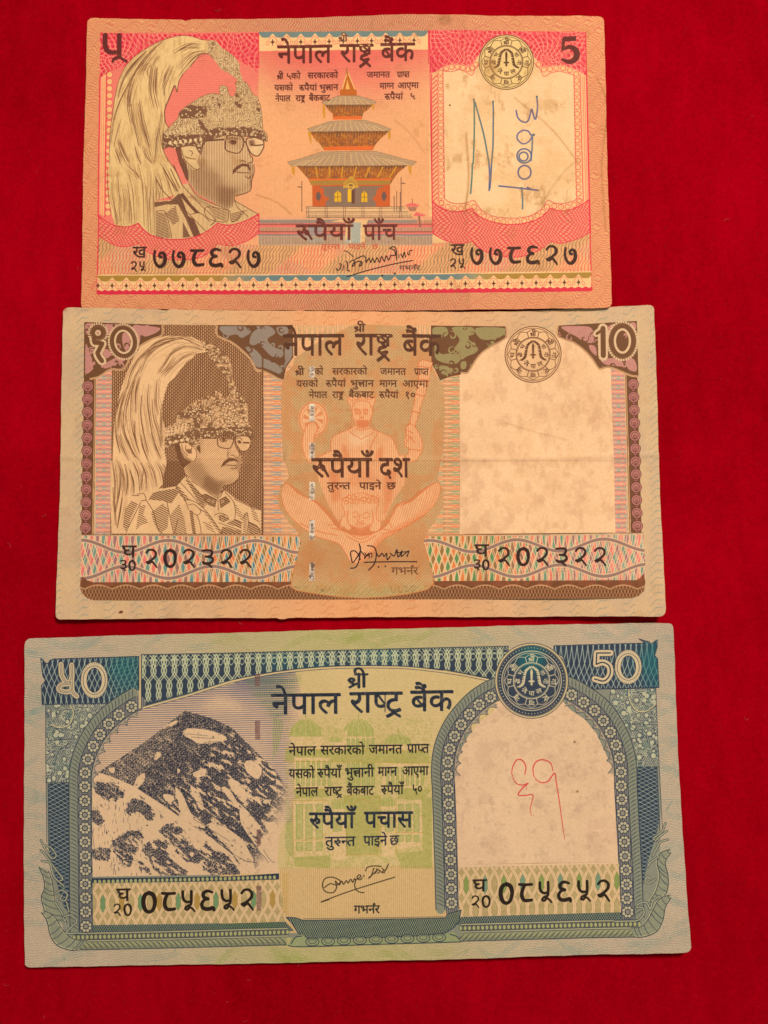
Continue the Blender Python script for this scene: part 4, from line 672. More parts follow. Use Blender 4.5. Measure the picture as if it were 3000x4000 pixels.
    sml = [('{sri} ५को',1082,286,92),('सरकारको',1202,284,118),('जमानत',1433,282,90),('{पr}ाप्त',1551,282,48),
           ('यसको',1072,332,72),('{ruu}पैयां',1168,332,70),('भु{kta}ान',1247,331,74),('माग्न',1483,326,56),('आएमा',1553,325,82),
           ('नेपाल',1076,374,58),('रा{str}',1155,373,37),('बैंकबाट',1207,372,82),('{ruu}पैयां',1502,368,72),('५',1601,366,20)]
    t2 = [text(n,s_,x_,y_,w_,22,(96,46,38),1.9,rise=-1) for s_,x_,y_,w_ in sml]
    t3 = [text(n,'{ruu}पैयाँ',1156,880,222,58,(100,46,40),1.2,nv,-2), text(n,'पाँच',1418,879,132,58,(100,46,40),1.2,nv,-1)]
    [text(n,s_,x_,y_,w_,18,(190,84,60),1.,rise=-.5) for s_,x_,y_,w_ in (('तुरन्त',1256,955,70),('पाइने',1360,954,68),('छ',1452,954,26))]
    text(n,'गभर्नर'.replace('र्न','न~'),1560,1038,80,18,(92,60,50),1.2,rise=-1)
    K = (58,34,30)
    digits(n,'778627',B([(618,682)])[0][0],B([(618,685)])[0][1],73.2,54,76,K,0,1.55)
    digits(n,'25',510,1020,34,26,40,K,wk=1.55); text(n,'ख',518,964,54,42,K,2)
    digits(n,'778627',G([(388,665)])[0][0],G([(388,665)])[0][1],73.,52,74,K,0,1.55)
    digits(n,'25',1757,1010,34,26,40,K,wk=1.55); text(n,'ख',1761,955,52,42,K,2)
    # corner numerals
    n.ink(stroke(sm(A([(232,205),(232,290),(262,340),(340,345)]),5), [19,20,15])+stroke(A([(345,205),(345,380)]), 18)+stroke(sm(A([(345,380),(300,395),(295,420)]),4), [10,9])+stroke(A([(310,400),(350,385),(400,415)]), [10,10,12]), (96,40,38))
    n.ink(strokes([E([(1140,235),(1245,232)])], 19, 0)+stroke(E([(1144,232),(1138,315)]), 12)+stroke(sm(E([(1132,322),(1190,300),(1243,330),(1246,385),(1200,422),(1135,402)]),6), [9,16,24,24,18,11]), (96,40,38))
    # seal
    emblem(n, tuple(E([(680,418)])[0]), 108, (92,60,40), (228,190,124))
    # strips
    def strip(x0, yf, k0, k1, band, low, xa, xb):
        m = (X > xa)*(X < xb)*1.
        yb = yf(X)
        u = (X-x0)/55.2; fr_ = np.abs(u-np.round(u))*2
        peak = 62-17*fr_**1.1+3*np.cos(u*4*math.pi)
        n.lay(m*(Y > yb-72)*(Y < yb-peak), band) if not callable(band) else band(m*(Y > yb-72)*(Y < yb-peak))
        bt = 14+2.5*np.cos(u*2*math.pi*2)
        n.lay(m*(Y > yb-peak)*(Y < yb-bt), (236,186,128))
        n.lay(m*(Y > yb-bt)*(Y < yb+2), low)
        L = []; K2 = []
        for k in range(k0, k1):
            cx_ = x0+k*55.2; cy = float(yf(cx_))-33
            L += strokes([np.array([(-24,6),(-22,-2),(-14,-4),(-14,6),(-22,12),(-27,8)])+[cx_,cy], np.array([(24,6),(22,-2),(14,-4),(14,6),(22,12),(27,8)])+[cx_,cy], np.array([(-16,-8),(-10,-16),(0,-22),(10,-16),(16,-8)])+[cx_,cy]], 2., 3)
            K2.append(orient(np.array([(0,-15),(2.5,-4),(9,0),(2.5,4),(0,15),(-2.5,4),(-9,0),(-2.5,-4)])+[cx_,cy]))
        n.ink(L, (222,90,84)); n.ink(K2, (104,50,44))
    def bl(mm):
        t_ = sst(800,1050,X)*sst(1950,1750,X)
        n.lay(mm*(1-t_), (168,126,54)); n.lay(mm*t_, (104,124,122))
    strip(437.9, botf, -1, 34, bl, RED, lef(1100)+0, 2310)
    n.lay(inner*(Y > botf(X)-76)*(Y < botf(X)-72), (238,190,134))
    strip(1065., lambda x: topf(x)+72, 0, 11, (112,128,122), (236,186,128), 1012, 1673)
    n.lay(np.maximum.reduce(t1), MAR)
    text(n,'{sri}',1322,138,37,24,(110,66,46),1.4)
    n.ink(stroke([(1011,126),(1011,265)], 2.5)+stroke([(1673,121),(1673,250)], 2.5), RED)
    # signature
    sg = [([(650,850),(665,865),(682,845),(690,815),(676,812)],5),([(712,820),(703,865)],4),([(730,790),(742,810),(738,860),(760,868)],5),([(712,705),(745,715),(790,755)],4),([(755,800),(790,780),(800,820),(780,830),(800,800),(850,790),(858,815),(838,830),(850,800)],5),
          ([(800,775),(870,745),(890,770),(892,800),(915,765),(930,800),(945,765),(962,800),(980,760),(1000,798),(1018,750),(1040,790),(1055,745),(1075,780),(1092,740)],5),([(1092,740),(1130,740),(1120,700),(1085,685),(1110,672),(1135,690),(1140,780)],5),([(1158,735),(1158,760)],4),([(1175,730),(1190,760),(1200,715),(1212,755)],5),([(1225,720),(1240,740),(1245,705),(1268,702)],4),([(735,915),(900,865),(1100,815),(1268,783)],5)]
    L = []
    for p, w_ in sg: L += stroke(sm(D(p),4), w_*.8)
    L += [circ(D([(1022,905)])[0],4,8), circ(D([(1125,888)])[0],4,8)]
    n.ink(L, (48,30,26))
    # handwriting in ball pen
    pen = [([(417,725),(420,800),(420,1000),(412,1240)],E,(92,128,112)),([(405,0),(400,120),(390,243)],G,(84,126,116)),([(425,745),(455,850),(500,1020),(540,1240)],E,(84,118,130)),([(540,0),(545,90),(541,215)],G,(88,96,150)),([(572,735),(575,830),(574,940),(572,1100),(560,1244)],E,(88,112,128)),([(560,0),(556,90),(546,200)],G,(88,104,140)),
           ([(760,810),(775,870),(820,905),(860,890),(885,800),(900,850),(918,880),(933,790),(928,700)],E,(104,104,150)),([(900,1005),(860,1065),(810,1080),(770,1040),(775,1000),(815,972),(860,980),(880,1010),(905,1005)],E,(108,108,156)),([(892,1010),(890,1100),(880,1220)],E,(96,116,144))]
    for c_, r_ in (((825,1180),58),((820,1185),36)): pen.append((list(map(tuple,circ(c_,r_,14)))+[(c_[0]+r_,c_[1])],E,(92,104,140)))
    pen.append((list(map(tuple,circ((828,68),52,14,ry=55)))+[(880,68)],G,(88,92,150)))
    pen += [([(620,178),(740,190),(940,215)],G,(82,90,150)),([(805,190),(812,280),(812,365)],G,(96,124,132)),([(850,190),(880,205)],G,(82,90,150))]
    for p, tr, col in pen: n.ink(stroke(sm(tr(p),5), 6.4), tuple(c*.86 for c in col), .88)
    for x_, y_ in ((417,725),(572,740),(928,700),(905,1008)): n.ink([circ(E([(x_,y_)])[0], 4.5, 8)], (70,104,110))
    # wear: creases, stains
    st = fbm(sh, 60, 21, 4); st2 = fbm(sh, 16, 31, 3)
    n.lay(sst(.55,.75,st)*sst(.4,.75,st2)*.24, (160,106,54))
    wm = n.cover([win]); n.lay(wm*sst(.42,.72,fbm(sh,60,44,5))*.22, (190,140,78)); va = fbm_at(X*1.0, Y*.35, 22, 46); n.lay(wm*sst(.5,.72,va)*sst(.45,.65,st)*.34, (160,108,58)); n.lay(wm*sst(.62,.74,fbm(sh,11,45,3))*sst(.5,.62,st)*.2, (150,100,56))
    for p, w_, a_ in (([(2010,380),(2150,500),(2260,640)],5,.25),([(2050,900),(2180,700),(2260,620)],4,.2),([(1820,520),(1830,700),(1815,830)],7,.3),([(1000,760),(1080,790),(1140,840)],4,.3),([(1540,470),(1600,520),(1660,600)],4,.22),([(2330,300),(2372,420),(2350,640),(2366,900)],6,.25)):
        m = blur(n.cover(stroke(sm(p,8), w_)), 2); n.lay(m*(.5+.5*st2)*a_*2, (140,88,40))
    n.lay(soft(n,[circ((1735,78),26,ry=14)],8,.6)*st2*1.4, (110,66,30)); n.lay(n.cover([circ((1757,412),4,8)]), (120,74,30))
    n.lay(sst(14,0,np.minimum.reduce([n_ for n_ in (X-lef(Y)+52, )]))*.0, CREAM)
    n.C *= (.965+.07*noise(sh,3,77)*1.)[...,None]*np.array((1.,.975,.93),np.float32)
    n.masks = dict(portrait=[sm(plume,2,True)], )
    n.outl = dict(plume=plume, crown=crown, tube=tube, face=face, jacket=jk, win=win)
    return n
# ---------------------------------------------------------------- the brown note
def print_ten():
    n = Note('ten'); X, Y = n.X, n.Y; sh = X.shape
    A, B, C, D, E, G = (Z(*q, 2.) for q in ((200,1180),(200,1802),(1000,1180),(1000,1802),(1800,1180),(1800,1802)))
    P, Q, R = Z(620,1500,3.77), Z(620,1800,3.77), Z(1240,1550,4.1475)
    BR = (112,72,46); CR = (233,182,132); ORG = (212,120,74)
    f1 = fbm(sh, 60, 3); seg = lambda m: m.astype(np.float32)
    midx = np.exp(-((X-1400)/560.)**2)
    n.C[:] = np.array((218,176,130))/255.
    n.lay(midx, (234,168,116))
    n.lay(sst(.4,.7,f1)*.35*(1-midx), (196,160,134))
    # combed waves of the margin
    ph = X/9.+1.2*np.sin(Y/8.+1.4*np.sin(X/23.))+.6*np.sin(X/38.)
    n.lay(line(ph,.42)*.34*(1-midx), (146,142,122)); n.lay(line(ph,.42)*.40*midx, (214,122,70))
    ph2 = (Y+11*np.sin(X/17.)+5*np.sin(X/7.))/29.
    n.lay(line(ph2,.13,.1)*sst(-.2,.5,np.cos(X/17.))*.6*(1-midx), (126,140,128)); n.lay(line(ph2,.13,.1)*sst(-.2,.5,np.cos(X/17.))*.5*midx, (206,106,54))
    lx = lambda y: np.interp(y,[1262,1480,2087,2250],[331,329,320,315]); rx = lambda y: np.interp(y,[1255,1468,2078,2240],[2486,2493,2513,2520])
    ty = lambda x: np.interp(x,[331,440,850,1150,1685,1975,2180,2486],[1261,1266,1270,1271,1272,1274,1272,1255])
    by = lambda x: np.interp(x,[320,1000,1795,2513],[2089,2090,2089,2081])
    # loop columns
    def loops(x0, x1, c1, c2, base):
        m = seg((X > x0)*(X < x1)*(Y > 1262)*(Y < by(X))); n.lay(m, base)
        v = (X-x0)/(x1-x0); p = Y/36.
        for col, o in ((c1,0.),(c2,.5)):
            d = np.abs((p+o)-np.round(p+o)); w_ = .27-.2*np.cos(v*4*math.pi)*.35
            n.lay(m*(np.abs(d-w_*.95) < .045)*.85, col); n.lay(m*(np.abs(d-w_*.45) < .035)*.7, col)
            n.lay(m*(d < w_)*.13, col)
    loops(374, 438, (110,146,142), (226,120,110), (231,172,132))
    loops(2386, 2446, (110,146,142), (226,120,110), (231,172,132))
    # portrait panel: dark ground woven with light dashes
    pan = seg((X > np.interp(Y,[1270,2087],[439,431]))*(X < np.interp(Y,[1270,2087],[1028,1024]))*(Y > ty(X))*(Y < 2087))
    n.lay(pan, BR); col_ = np.floor(X/7.6)
    n.lay(pan*line(X/7.6+.5,.46,.2)*line(Y/13.+.5*(col_%2),.70,.25)*.95, (212,158,112))
    # centre field
    cen = seg((X > 1028)*(X < 1795)*(Y > ty(X))*(Y < by(X))); n.lay(cen, (231,172,122))
    for x0, x1, c1, c2 in ((1029,1100,(112,140,150),(224,120,80)),(1100,1180,(150,150,140),(226,140,90)),(1665,1735,(150,160,120),(226,136,90)),(1730,1795,(120,150,110),(224,120,80))):
        v = (X-x0)/(x1-x0); m = seg((X > x0)*(X < x1)*(Y > 1420)*(Y < 2087)); p = Y/37.
        for col, o in ((c1,0.),(c2,.5)):
            d = np.abs((p+o)-np.round(p+o)); w_ = .24+.08*np.sin(v*2*math.pi)
            n.lay(m*((np.abs(d-w_) < .04)+(np.abs(d-w_*.5) < .035))*.75, col)
    m = seg((Y > ty(X))*(Y < 1330)*(X > 1150)*(X < 1690)); d = np.abs(X/20.-np.round(X/20.)); n.lay(m*(np.abs(d-.25-.2*np.sin((Y-1270)/50.)) < .07)*.7, (120,150,120)); n.lay(m*(np.abs(d-.3) < .05)*.6, (224,140,80))
    arch = D([(270,980),(300,830),(350,640),(330,560),(260,480),(190,380),(170,290),(190,200),(260,120),(230,0)])
    archp = np.concatenate([C([(290,500),(235,560),(200,640),(195,760),(200,1000),(215,1230)]), arch[::-1], D([(320,1010),(500,1040),(660,1060),(830,1068),(1000,1060),(1180,1040),(1330,1005),(1390,960),(1365,830),(1310,640),(1330,560),(1400,470),(1465,350),(1465,230),(1420,130),(1440,0)]), C([(1455,1200),(1470,1000),(1470,760),(1460,640),(1400,560),(1370,480),(1370,330),(1200,190),(950,180),(750,182),(480,320),(300,440)])])
    # numeral band: coloured lozenges between light crossing lines
    bt = lambda x: np.interp(x,[318,1170,1655,2515],[2094,2097,2096,2089]); bb = lambda x: np.interp(x,[318,1160,1695,2515],[2276,2273,2270,2266])
    bm = seg((X > lx(Y)-2)*(X < rx(Y)+2)*(Y > bt(X))*(Y < bb(X)))
    v = (Y-bt(X))/(bb(X)-bt(X))
    xm = np.where(X < 1400, X, 2815-X)
    k = np.interp(xm,[318,560,760,850,1000,1200],[0,.1,.4,.75,1,1])[...,None]
    w1 = np.array((228,118,110.)); w2 = np.array((116,148,130.)); o1 = np.array((222,124,66.)); o2 = np.where((X < 1400)[...,None], np.array((78,128,140.)), np.array((92,138,80.)))
    cA = (w1*(1-k)+o1*k)/255.; cB = (w2*(1-k)+o2*k)/255.; cM = (np.array((160,112,116.))*(1-k)+np.array((150,110,60.))*k)/255.
    env = .27+.13*np.cos((X-318)/340.*2*math.pi)                  # half height of the inner ribbon
    q1 = X/23.+ .9*np.sin((v-.5)*math.pi*1.05); q2 = X/23.-.9*np.sin((v-.5)*math.pi*1.05)
    i1, i2 = np.floor(q1).astype(int), np.floor(q2).astype(int); s_ = (i1+i2) % 3
    cc = np.where((s_ == 0)[...,None], cA, np.where((s_ == 1)[...,None], cB, cM))
    b3 = bm[...,None]; n.C[:] = n.C*(1-b3)+b3*cc
    big = np.abs(v-.5)-env
    grey = (150,116,104)
    n.lay(bm*(np.abs(big-.012) < .034), grey); n.lay(bm*np.clip(1.3-np.abs(np.abs(big-.012)-.045)/.011,0,1), (232,188,142))
    for q in (q1, q2, q1*1.02+.33, q2*.98+.4): n.lay(bm*line(q,.13,.08)*(np.abs(big-.012) > .034), (234,190,144), .95)
    n.lay(bm*line(X/23.+1.9*v,.10,.06)*(np.abs(big-.012) > .034), (234,190,144), .8)
    # dark foot band
    foot = np.concatenate([B([(245,898),(228,940),(226,985),(240,1030),(280,1070),(330,1086)]), D([(0,1078),(1659,1078)]), G([(1330,1070),(1390,1050),(1430,1010),(1440,940),(1425,878),(1400,910),(1370,928)]), D([(1659,935),(0,942)]), B([(330,946),(280,930)])])
    fmk = n.cover([foot]); n.lay(fmk, (112,68,42))
    fb = (Y-2274)/66.
    n.lay(fmk*.5*seg(fb < .25)*noise(sh,14,5), (170,90,60))
    hump = np.abs(np.sin((X-330)/108.*math.pi/1.))
    for s1, s2 in ((1,0),(-1,.5)):
        n.lay(fmk*line(s1*(X/13.)+.9*np.abs(fb-1.05)**.8*2.4+s2,.20,.12)*seg(fb > .30*(1-hump)+.12)*.6, (214,158,112))
    n.lay(fmk*np.clip(1.5-np.abs(fb-.18-.22*(1-hump))*26,0,1)*.75, (214,160,114))
    # side columns of scales
    for x0, x1, y0 in ((318,372,1500),(2447,2500,1475)):
        for j in range(2): pass
    for (xa, ya), (xb, yb_), side in (((350,1478),(340,2088),-1),((2467,1470),(2484,2080),1)):
        t_ = lambda y: np.interp(y,[ya,yb_],[xa,xb])
        m = seg((np.abs(X-t_(Y)-(1 if side > 0 else -1)*0) < 22)*(Y > ya-20)*(Y < yb_)); 
        n.lay(m, BR)
        xl = t_(Y)+ (24 if side < 0 else -24)
        n.lay(seg((np.abs(X-xl) < 4)*(Y > ya-40)*(Y < yb_)), (226,172,122)); n.lay(seg((np.abs(X-xl) < 1.3)*(Y > ya-40)*(Y < yb_)), BR)
        for k_ in range(12):
            cx_ = float(t_(ya+31+k_*50.3))+side*6; cy = ya+31+k_*50.3
            n.ink([circ((cx_,cy), 21, 18), orient([(cx_-15,cy+12),(cx_+15,cy+12),(cx_,cy+30)])], (182,116,104))
            n.ink(ring((cx_,cy),21,2.2,18)+ring((cx_,cy),13.5,2,16)+ring((cx_,cy+4),6.5,2,12)+strokes([[(cx_-16,cy+12),(cx_,cy+30),(cx_+16,cy+12)],[(cx_,cy+2),(cx_,cy+24)]],2), (98,50,46))
    # watermark window
    win = np.concatenate([C([(1592,1240),(1590,560),(1610,545),(1659,545)]), E([(50,545),(120,430),(200,360),(300,300),(360,280),(560,250),(760,270),(880,310),(980,400),(1050,480),(1085,520),(1130,510),(1172,515),(1178,760)]), G([(1195,0),(1208,558)]), G([(0,568)]), D([(1590,572)])])
    n.poly(win, (240,192,146))
    # corner ornaments
    def orn(outl, leafcol, leaves, seed):
        m = n.cover([outl]); n.lay(m, BR)
        rs = np.random.RandomState(seed); x0, y0 = outl.min(0); x1, y1 = outl.max(0)
        lf = n.cover([sm(l, 5, True) for l in leaves])*m
        sc, dk = [], []
        for q in range(int((x1-x0)*(y1-y0)/1700)):
            cx_, cy_, r_, a_ = rs.uniform(x0, x1), rs.uniform(y0, y1), rs.uniform(9, 19), rs.uniform(0, 6.3); d_ = rs.choice([-1, 1])
            pth = [(cx_+r_*(1-.11*j)*math.cos(a_+d_*j*.75), cy_+r_*(1-.11*j)*math.sin(a_+d_*j*.75)) for j in range(8)]
            (sc if q % 2 else dk).extend(stroke(sm(pth, 3), [2.2, 7, 3.4]))
        sc = n.cover(sc)*m; lf = np.maximum(lf*(1-n.cover(dk)), sc)
        n.lay(lf, leafcol); n.lay(lf*line((X-Y)/4.4,.35)*.45, tuple(c*.62 for c in leafcol))
        n.ink(stroke(np.concatenate([outl, outl[:1]]), 3.), (96,60,40))
    PK = (204,138,124)
    o1 = A([(262,160),(865,182),(868,255),(800,280),(720,322),(660,372),(610,440),(560,522),(480,518),(430,540),(370,580),(300,596),(258,592)])
    orn(o1, PK, [A(p) for p in ([(270,175),(330,170),(310,220),(275,250)],[(270,330),(300,400),(320,460),(280,540),(266,560)],[(380,500),(440,470),(520,430),(570,440),(560,470),(500,490),(430,520)],[(560,250),(610,230),(650,180),(700,185),(780,190),(850,205),(820,240),(740,270),(700,260),(690,320),(640,360),(600,400),(560,330)],[(420,180),(470,180),(500,230),(450,260)],[(400,380),(440,370),(470,410),(430,440)],[(300,480),(345,470),(330,520),(300,550),(275,555)])], 1)
    o2 = np.concatenate([A([(1300,180),(1659,181)]), C([(285,182),(288,430),(232,510),(212,605),(170,590),(90,545),(0,520)]), A([(1600,528),(1560,440),(1480,360),(1400,300),(1300,256)])])
    orn(o2, (156,136,120), [A(p) for p in ([(1320,190),(1420,185),(1520,190),(1560,230),(1500,270),(1440,250),(1380,260),(1330,230)],[(1570,240),(1640,200),(1659,260),(1600,330),(1550,320)],[(1520,350),(1580,360),(1640,420),(1659,500),(1600,500),(1560,420)])]+[C(p) for p in ([(20,190),(110,190),(150,240),(90,290),(140,350),(210,380),(200,430),(120,420),(60,360),(10,300)],[(160,200),(240,195),(250,240),(190,260)],[(40,440),(120,460),(180,500),(190,560),(110,530),(50,500)],[(235,330),(280,320),(282,420),(240,480),(225,420)])], 2)
    o3 = np.concatenate([C([(1370,185),(1659,186)]), E([(350,190),(352,272),(260,325),(170,380),(110,450),(50,545),(0,540)]), C([(1600,560),(1520,575),(1440,606),(1400,520),(1370,470)])])
    orn(o3, (164,144,94), [C(p) for p in ([(1385,200),(1480,195),(1500,250),(1430,280),(1385,260)],[(1530,200),(1640,200),(1659,320),(1600,380),(1550,360),(1590,290)],[(1400,320),(1440,400),(1520,400),(1600,430),(1560,480),(1460,470),(1400,430)],[(1430,500),(1500,500),(1540,530),(1460,570)])]+[E(p) for p in ([(10,200),(90,195),(110,240),(60,260),(20,250)],[(120,200),(330,200),(340,250),(240,290),(150,280)],[(0,300),(60,290),(130,350),(120,390),(50,420),(0,440)],[(0,470),(40,460),(40,510),(5,520)])], 3)
    o4 = E([(762,188),(1000,176),(1372,150),(1385,575),(1330,568),(1250,535),(1190,512),(1135,505),(1085,520),(1040,455),(980,385),(880,310),(762,268)])
    orn(o4, PK, [E(p) for p in ([(785,195),(900,190),(1010,200),(1040,260),(1030,320),(960,310),(900,270),(840,240)],[(1000,340),(1050,350),(1060,420),(1020,390)],[(1095,455),(1180,440),(1250,455),(1270,500),(1200,500),(1130,490)],[(1290,460),(1340,440),(1370,480),(1370,540),(1310,525)],[(1320,170),(1365,165),(1372,260),(1345,230)],[(1190,180),(1150,200),(1140,260),(1180,300)])], 4)
    for pth in (A([(868,182),(868,258),(800,286),(720,328),(660,378),(610,446),(564,528),(480,524),(430,546),(372,586),(300,602)]), A([(1296,182),(1296,260),(1400,306),(1480,366),(1560,446),(1604,534),(1659,528)]), C([(0,524),(88,550),(168,596),(214,612)]), E([(354,190),(356,276),(264,330),(174,386),(114,456),(54,551),(0,547)]), E([(758,186),(758,273),(878,316),(976,391),(1036,461),(1082,527),(1135,512),(1190,519),(1250,542),(1330,575),(1385,580)])):
        n.ink(stroke(sm(pth,2), 7, False), (228,176,126)); n.ink(stroke(sm(pth,2), 2, False), (140,96,66))
    # corner figures, outlined
    def outl_fig(pths, wo, wm_, wi):
        L = lambda w: sum((stroke(sm(p,6), w) for p in pths), [])
        n.ink(L(wo), (218,180,138)); n.lay(n.cover(L(wo))*line((X+Y)/5.,.3)*.3, (150,120,90)); n.ink(L(wi), BR)
    one = [A([(372,228),(345,235),(345,262),(372,262),(385,240),(370,212),(338,210),(322,245),(345,300),(330,340)])]
    c1_ = A([(366,242)])[0]; tl = A([(335,275),(340,318),(400,326),(362,400),(398,462)])
    for w_, cl_ in ((38,(218,180,138)),(20,BR)): n.ink(ring(c1_, 22, w_, 24)+stroke(sm(tl,2), w_-3), cl_)
    n.ink([circ(c1_, 10, 14)], (218,180,138)); n.ink([circ(c1_,5,12)], (196,130,118))
    n.ink(ring(A([(565,312)])[0], 45, 32, 40, ry=56, rot=-.12), (218,180,138)); n.ink(ring(A([(565,312)])[0], 45, 17, 40, ry=56, rot=-.12), BR)
    n.ink(stroke(E([(1108,205),(1112,425)]), 38)+stroke(E([(1108,210),(1058,250)]), 26), (218,180,138)); n.ink(stroke(E([(1110,208),(1113,420)]), 20)+stroke(E([(1110,216),(1062,250)]), 11), BR)
    n.ink(ring(E([(1262,305)])[0], 44, 38, 40, ry=60), (218,180,138)); n.ink(ring(E([(1262,305)])[0], 44, 20, 40, ry=60), BR)
    # arch ground: slanting green and brown lines
    am = n.cover([archp]); n.lay(am, (220,160,110))
    gx = sst(1150,1250,X)*sst(1700,1560,X)
    lowa = sst(2060,2160,Y)
    n.lay(am*line((X+Y)/12.,.40)*.62, (158,116,72)); n.lay(am*line((X+Y)/12.+.5,.34)*.35, (168,168,116)); n.lay(am*line((X+Y)/12.+.25,.2)*.4, (236,190,140))
    n.lay(am*line(X/6.,.35)*.28*(1-lowa), (156,120,70))
    st = sst(.5,.62,fbm(sh,34,15)); n.lay(am*blur(st.astype(np.float32),3)*line((X+Y)/12.+.1,.62)*.55, (206,116,62)); n.lay(am*lowa*sst(2290,2200,Y)*.35, (176,112,64)); n.lay(am*sst(2250,2320,Y)*line((X+Y)/8.,.5)*.5, (150,160,90))
    n.ink(stroke(np.concatenate([arch[::-1][8:], D([(320,1010),(500,1040),(660,1060),(830,1068),(1000,1060),(1180,1040),(1330,1005),(1390,960),(1365,830),(1310,640)])]), 3, False), (204,120,66))
    # deity, bird and ornaments in orange
    FL = (233,174,124); OD = (214,112,62)
    def fig(pts, tone=.3, col=FL, tr=R, smooth=3, hp=5.2, ol=2.4):
        p = tr(pts); p = sm(p, smooth, True) if smooth else p
        m = n.cover([p]); n.lay(m, col)
        if tone: engrave(n, m, np.full(sh, tone, np.float32), ORG, X/8.4, .8, .3)
        n.ink(stroke(np.concatenate([p, p[:1]]), ol), OD, .9); return m
    wing = D([(200,240),(240,170),(330,250),(450,310),(560,420),(640,520),(720,560),(830,580),(920,560),(1020,500),(1120,330),(1200,320),(1300,240),(1400,165),(1440,200),(1400,330),(1300,430),(1100,550),(960,640),(900,740),(760,800),(700,720),(640,640),(480,590),(340,500),(230,380)])
    wm_ = n.cover([sm(wing,3,True)]); n.lay(wm_, FL); n.lay(wm_*line((X+.3*Y)/9.,.38)*.55, ORG); n.ink(stroke(sm(wing,3,True),2.6,False), OD, .8)
    for o in (10, 20, 30, 42, 56, 72): 
        q = (sm(wing,3,True)-[1415,2040])*(1-o/420.)+[1415,2040]; n.ink(stroke(q[:60],1.8,False), OD, .6)
    body = [(0,1000),(60,960),(210,880),(215,760),(250,640),(360,590),(480,545),(560,500),(600,470),(620,400),(820,400),(840,470),(900,540),(1000,570),(1200,660),(1250,760),(1330,960),(1400,940),(1440,1244),(0,1244)]
    bmk = fig(body, .28, smooth=0)
    body2 = n.cover([D([(450,0),(1190,0),(1160,180),(1060,330),(1000,470),(640,470),(560,330),(490,150)])]); n.lay(body2, FL); n.lay(body2*line(X/8.4,.45)*.6, ORG)
    T = soft(n,[R([(400,760),(460,800),(540,1000),(400,1020)])],4,.8)+soft(n,[R([(1000,820),(1060,780),(1060,1010),(900,1020)])],4,.8)+soft(n,[D([(560,60),(650,100),(660,300),(600,330)]),D([(1000,80),(1100,60),(1060,300),(1000,440)])],5,.8)+soft(n,[D([(740,80),(900,60),(980,200),(700,200)])],6,.4)
    n.lay(T*.75, ORG)
    T = soft(n,[R([(480,600),(900,600),(760,760),(560,820)])],8,.7); n.lay(T, (234,188,144))
    fig([(480,60),(540,0),(900,0),(940,60),(900,150),(880,300),(840,420),(760,500),(660,500),(600,430),(570,300),(540,180)], .25)
    n.lay(soft(n,[R([(610,390),(840,380),(830,480),(740,510),(650,490)])],2,.9), ORG)
    n.lay(soft(n,[R([(595,200),(700,200),(690,280),(600,280)]), R([(730,205),(820,200),(820,280),(740,280)])],2,.55), ORG)
    n.ink(strokes([R(p) for p in ([(600,230),(640,200),(700,240)],[(735,240),(780,205),(820,230)],[(600,270),(650,290),(690,270)],[(740,270),(780,290),(815,270)],[(705,240),(690,320),(730,340),(750,310)],[(670,360),(710,350),(750,360)],[(670,375),(710,395),(755,375)],[(560,180),(590,110),(640,80),(710,70),(800,80),(850,120),(870,190)],[(525,560),(580,620),(660,650),(710,690),(780,650),(860,620),(920,560)],[(610,520),(720,540),(850,510)],[(990,570),(880,780),(820,1000)],[(500,30),(560,60),(710,40),(850,50),(930,20)],[(540,290),(560,420),(540,500),(480,540)],[(890,280),(870,420),(930,520),(960,540)],[(460,200),(520,230),(560,210)],[(880,200),(940,230),(990,170)])], 2.4, 4), OD)
    # wheel and mace
    n.lay(soft(n,[circ(C([(448,915)])[0],58,30,ry=68)],2,1), FL); n.ink(ring(C([(448,915)])[0],54,6,40,ry=64), ORG, .8); n.ink(ring(C([(448,915)])[0],44,2,40,ry=54), OD)
    for k_ in range(8):
        a_ = k_*math.pi/4+.2; c0 = C([(448,915)])[0]; n.ink([orient([c0+[8*math.cos(a_-.5),8*math.sin(a_-.5)], c0+[40*math.cos(a_-.16),48*math.sin(a_-.16)], c0+[40*math.cos(a_+.25),48*math.sin(a_+.25)]])], ORG, .75)
    fig([(370,1040),(400,960),(460,940),(480,1000),(450,1060),(440,1240),(400,1240),(360,1120)], .3, tr=C)
    fig([(1268,470),(1300,450),(1380,470),(1370,500),(1345,640),(1290,800),(1240,980),(1200,960),(1240,760),(1270,600)], .3, tr=C, smooth=0)
    n.ink(strokes([C(p) for p in ([(1265,500),(1375,515)],[(1262,600),(1350,610)],[(1250,720),(1325,740)],[(1220,850),(1290,870)])],4), ORG)
    fig([(1180,970),(1230,960),(1290,1060),(1300,1150),(1240,1244),(1160,1244),(1200,1150),(1160,1120),(1170,1040)], .35, tr=C)
    n.ink(strokes([C(p) for p in ([(1180,1000),(1230,1030)],[(1175,1040),(1220,1060)],[(1170,1110),(1200,1060),(1240,1100)],[(1190,1150),(1290,1160)])],3,3), OD)
    # lower face
    fig([(670,330),(700,280),(760,260),(830,250),(900,270),(960,300),(940,380),(940,450),(980,480),(960,540),(900,550),(870,520),(820,555),(770,520),(720,540),(680,510),(650,540),(670,440),(700,420)], .2, tr=D)
    n.lay(soft(n,[D([(740,500),(820,520),(900,490),(880,570),(820,590),(740,570)])],3,.8), ORG)
    for k_ in range(22):
        rs = np.random.RandomState(k_); q = D([(690+k_*12.5, 300+22*math.sin(k_*1.7))])[0]; n.ink(ring(q, 6+rs.rand()*3, 2.2, 10), OD, .9)
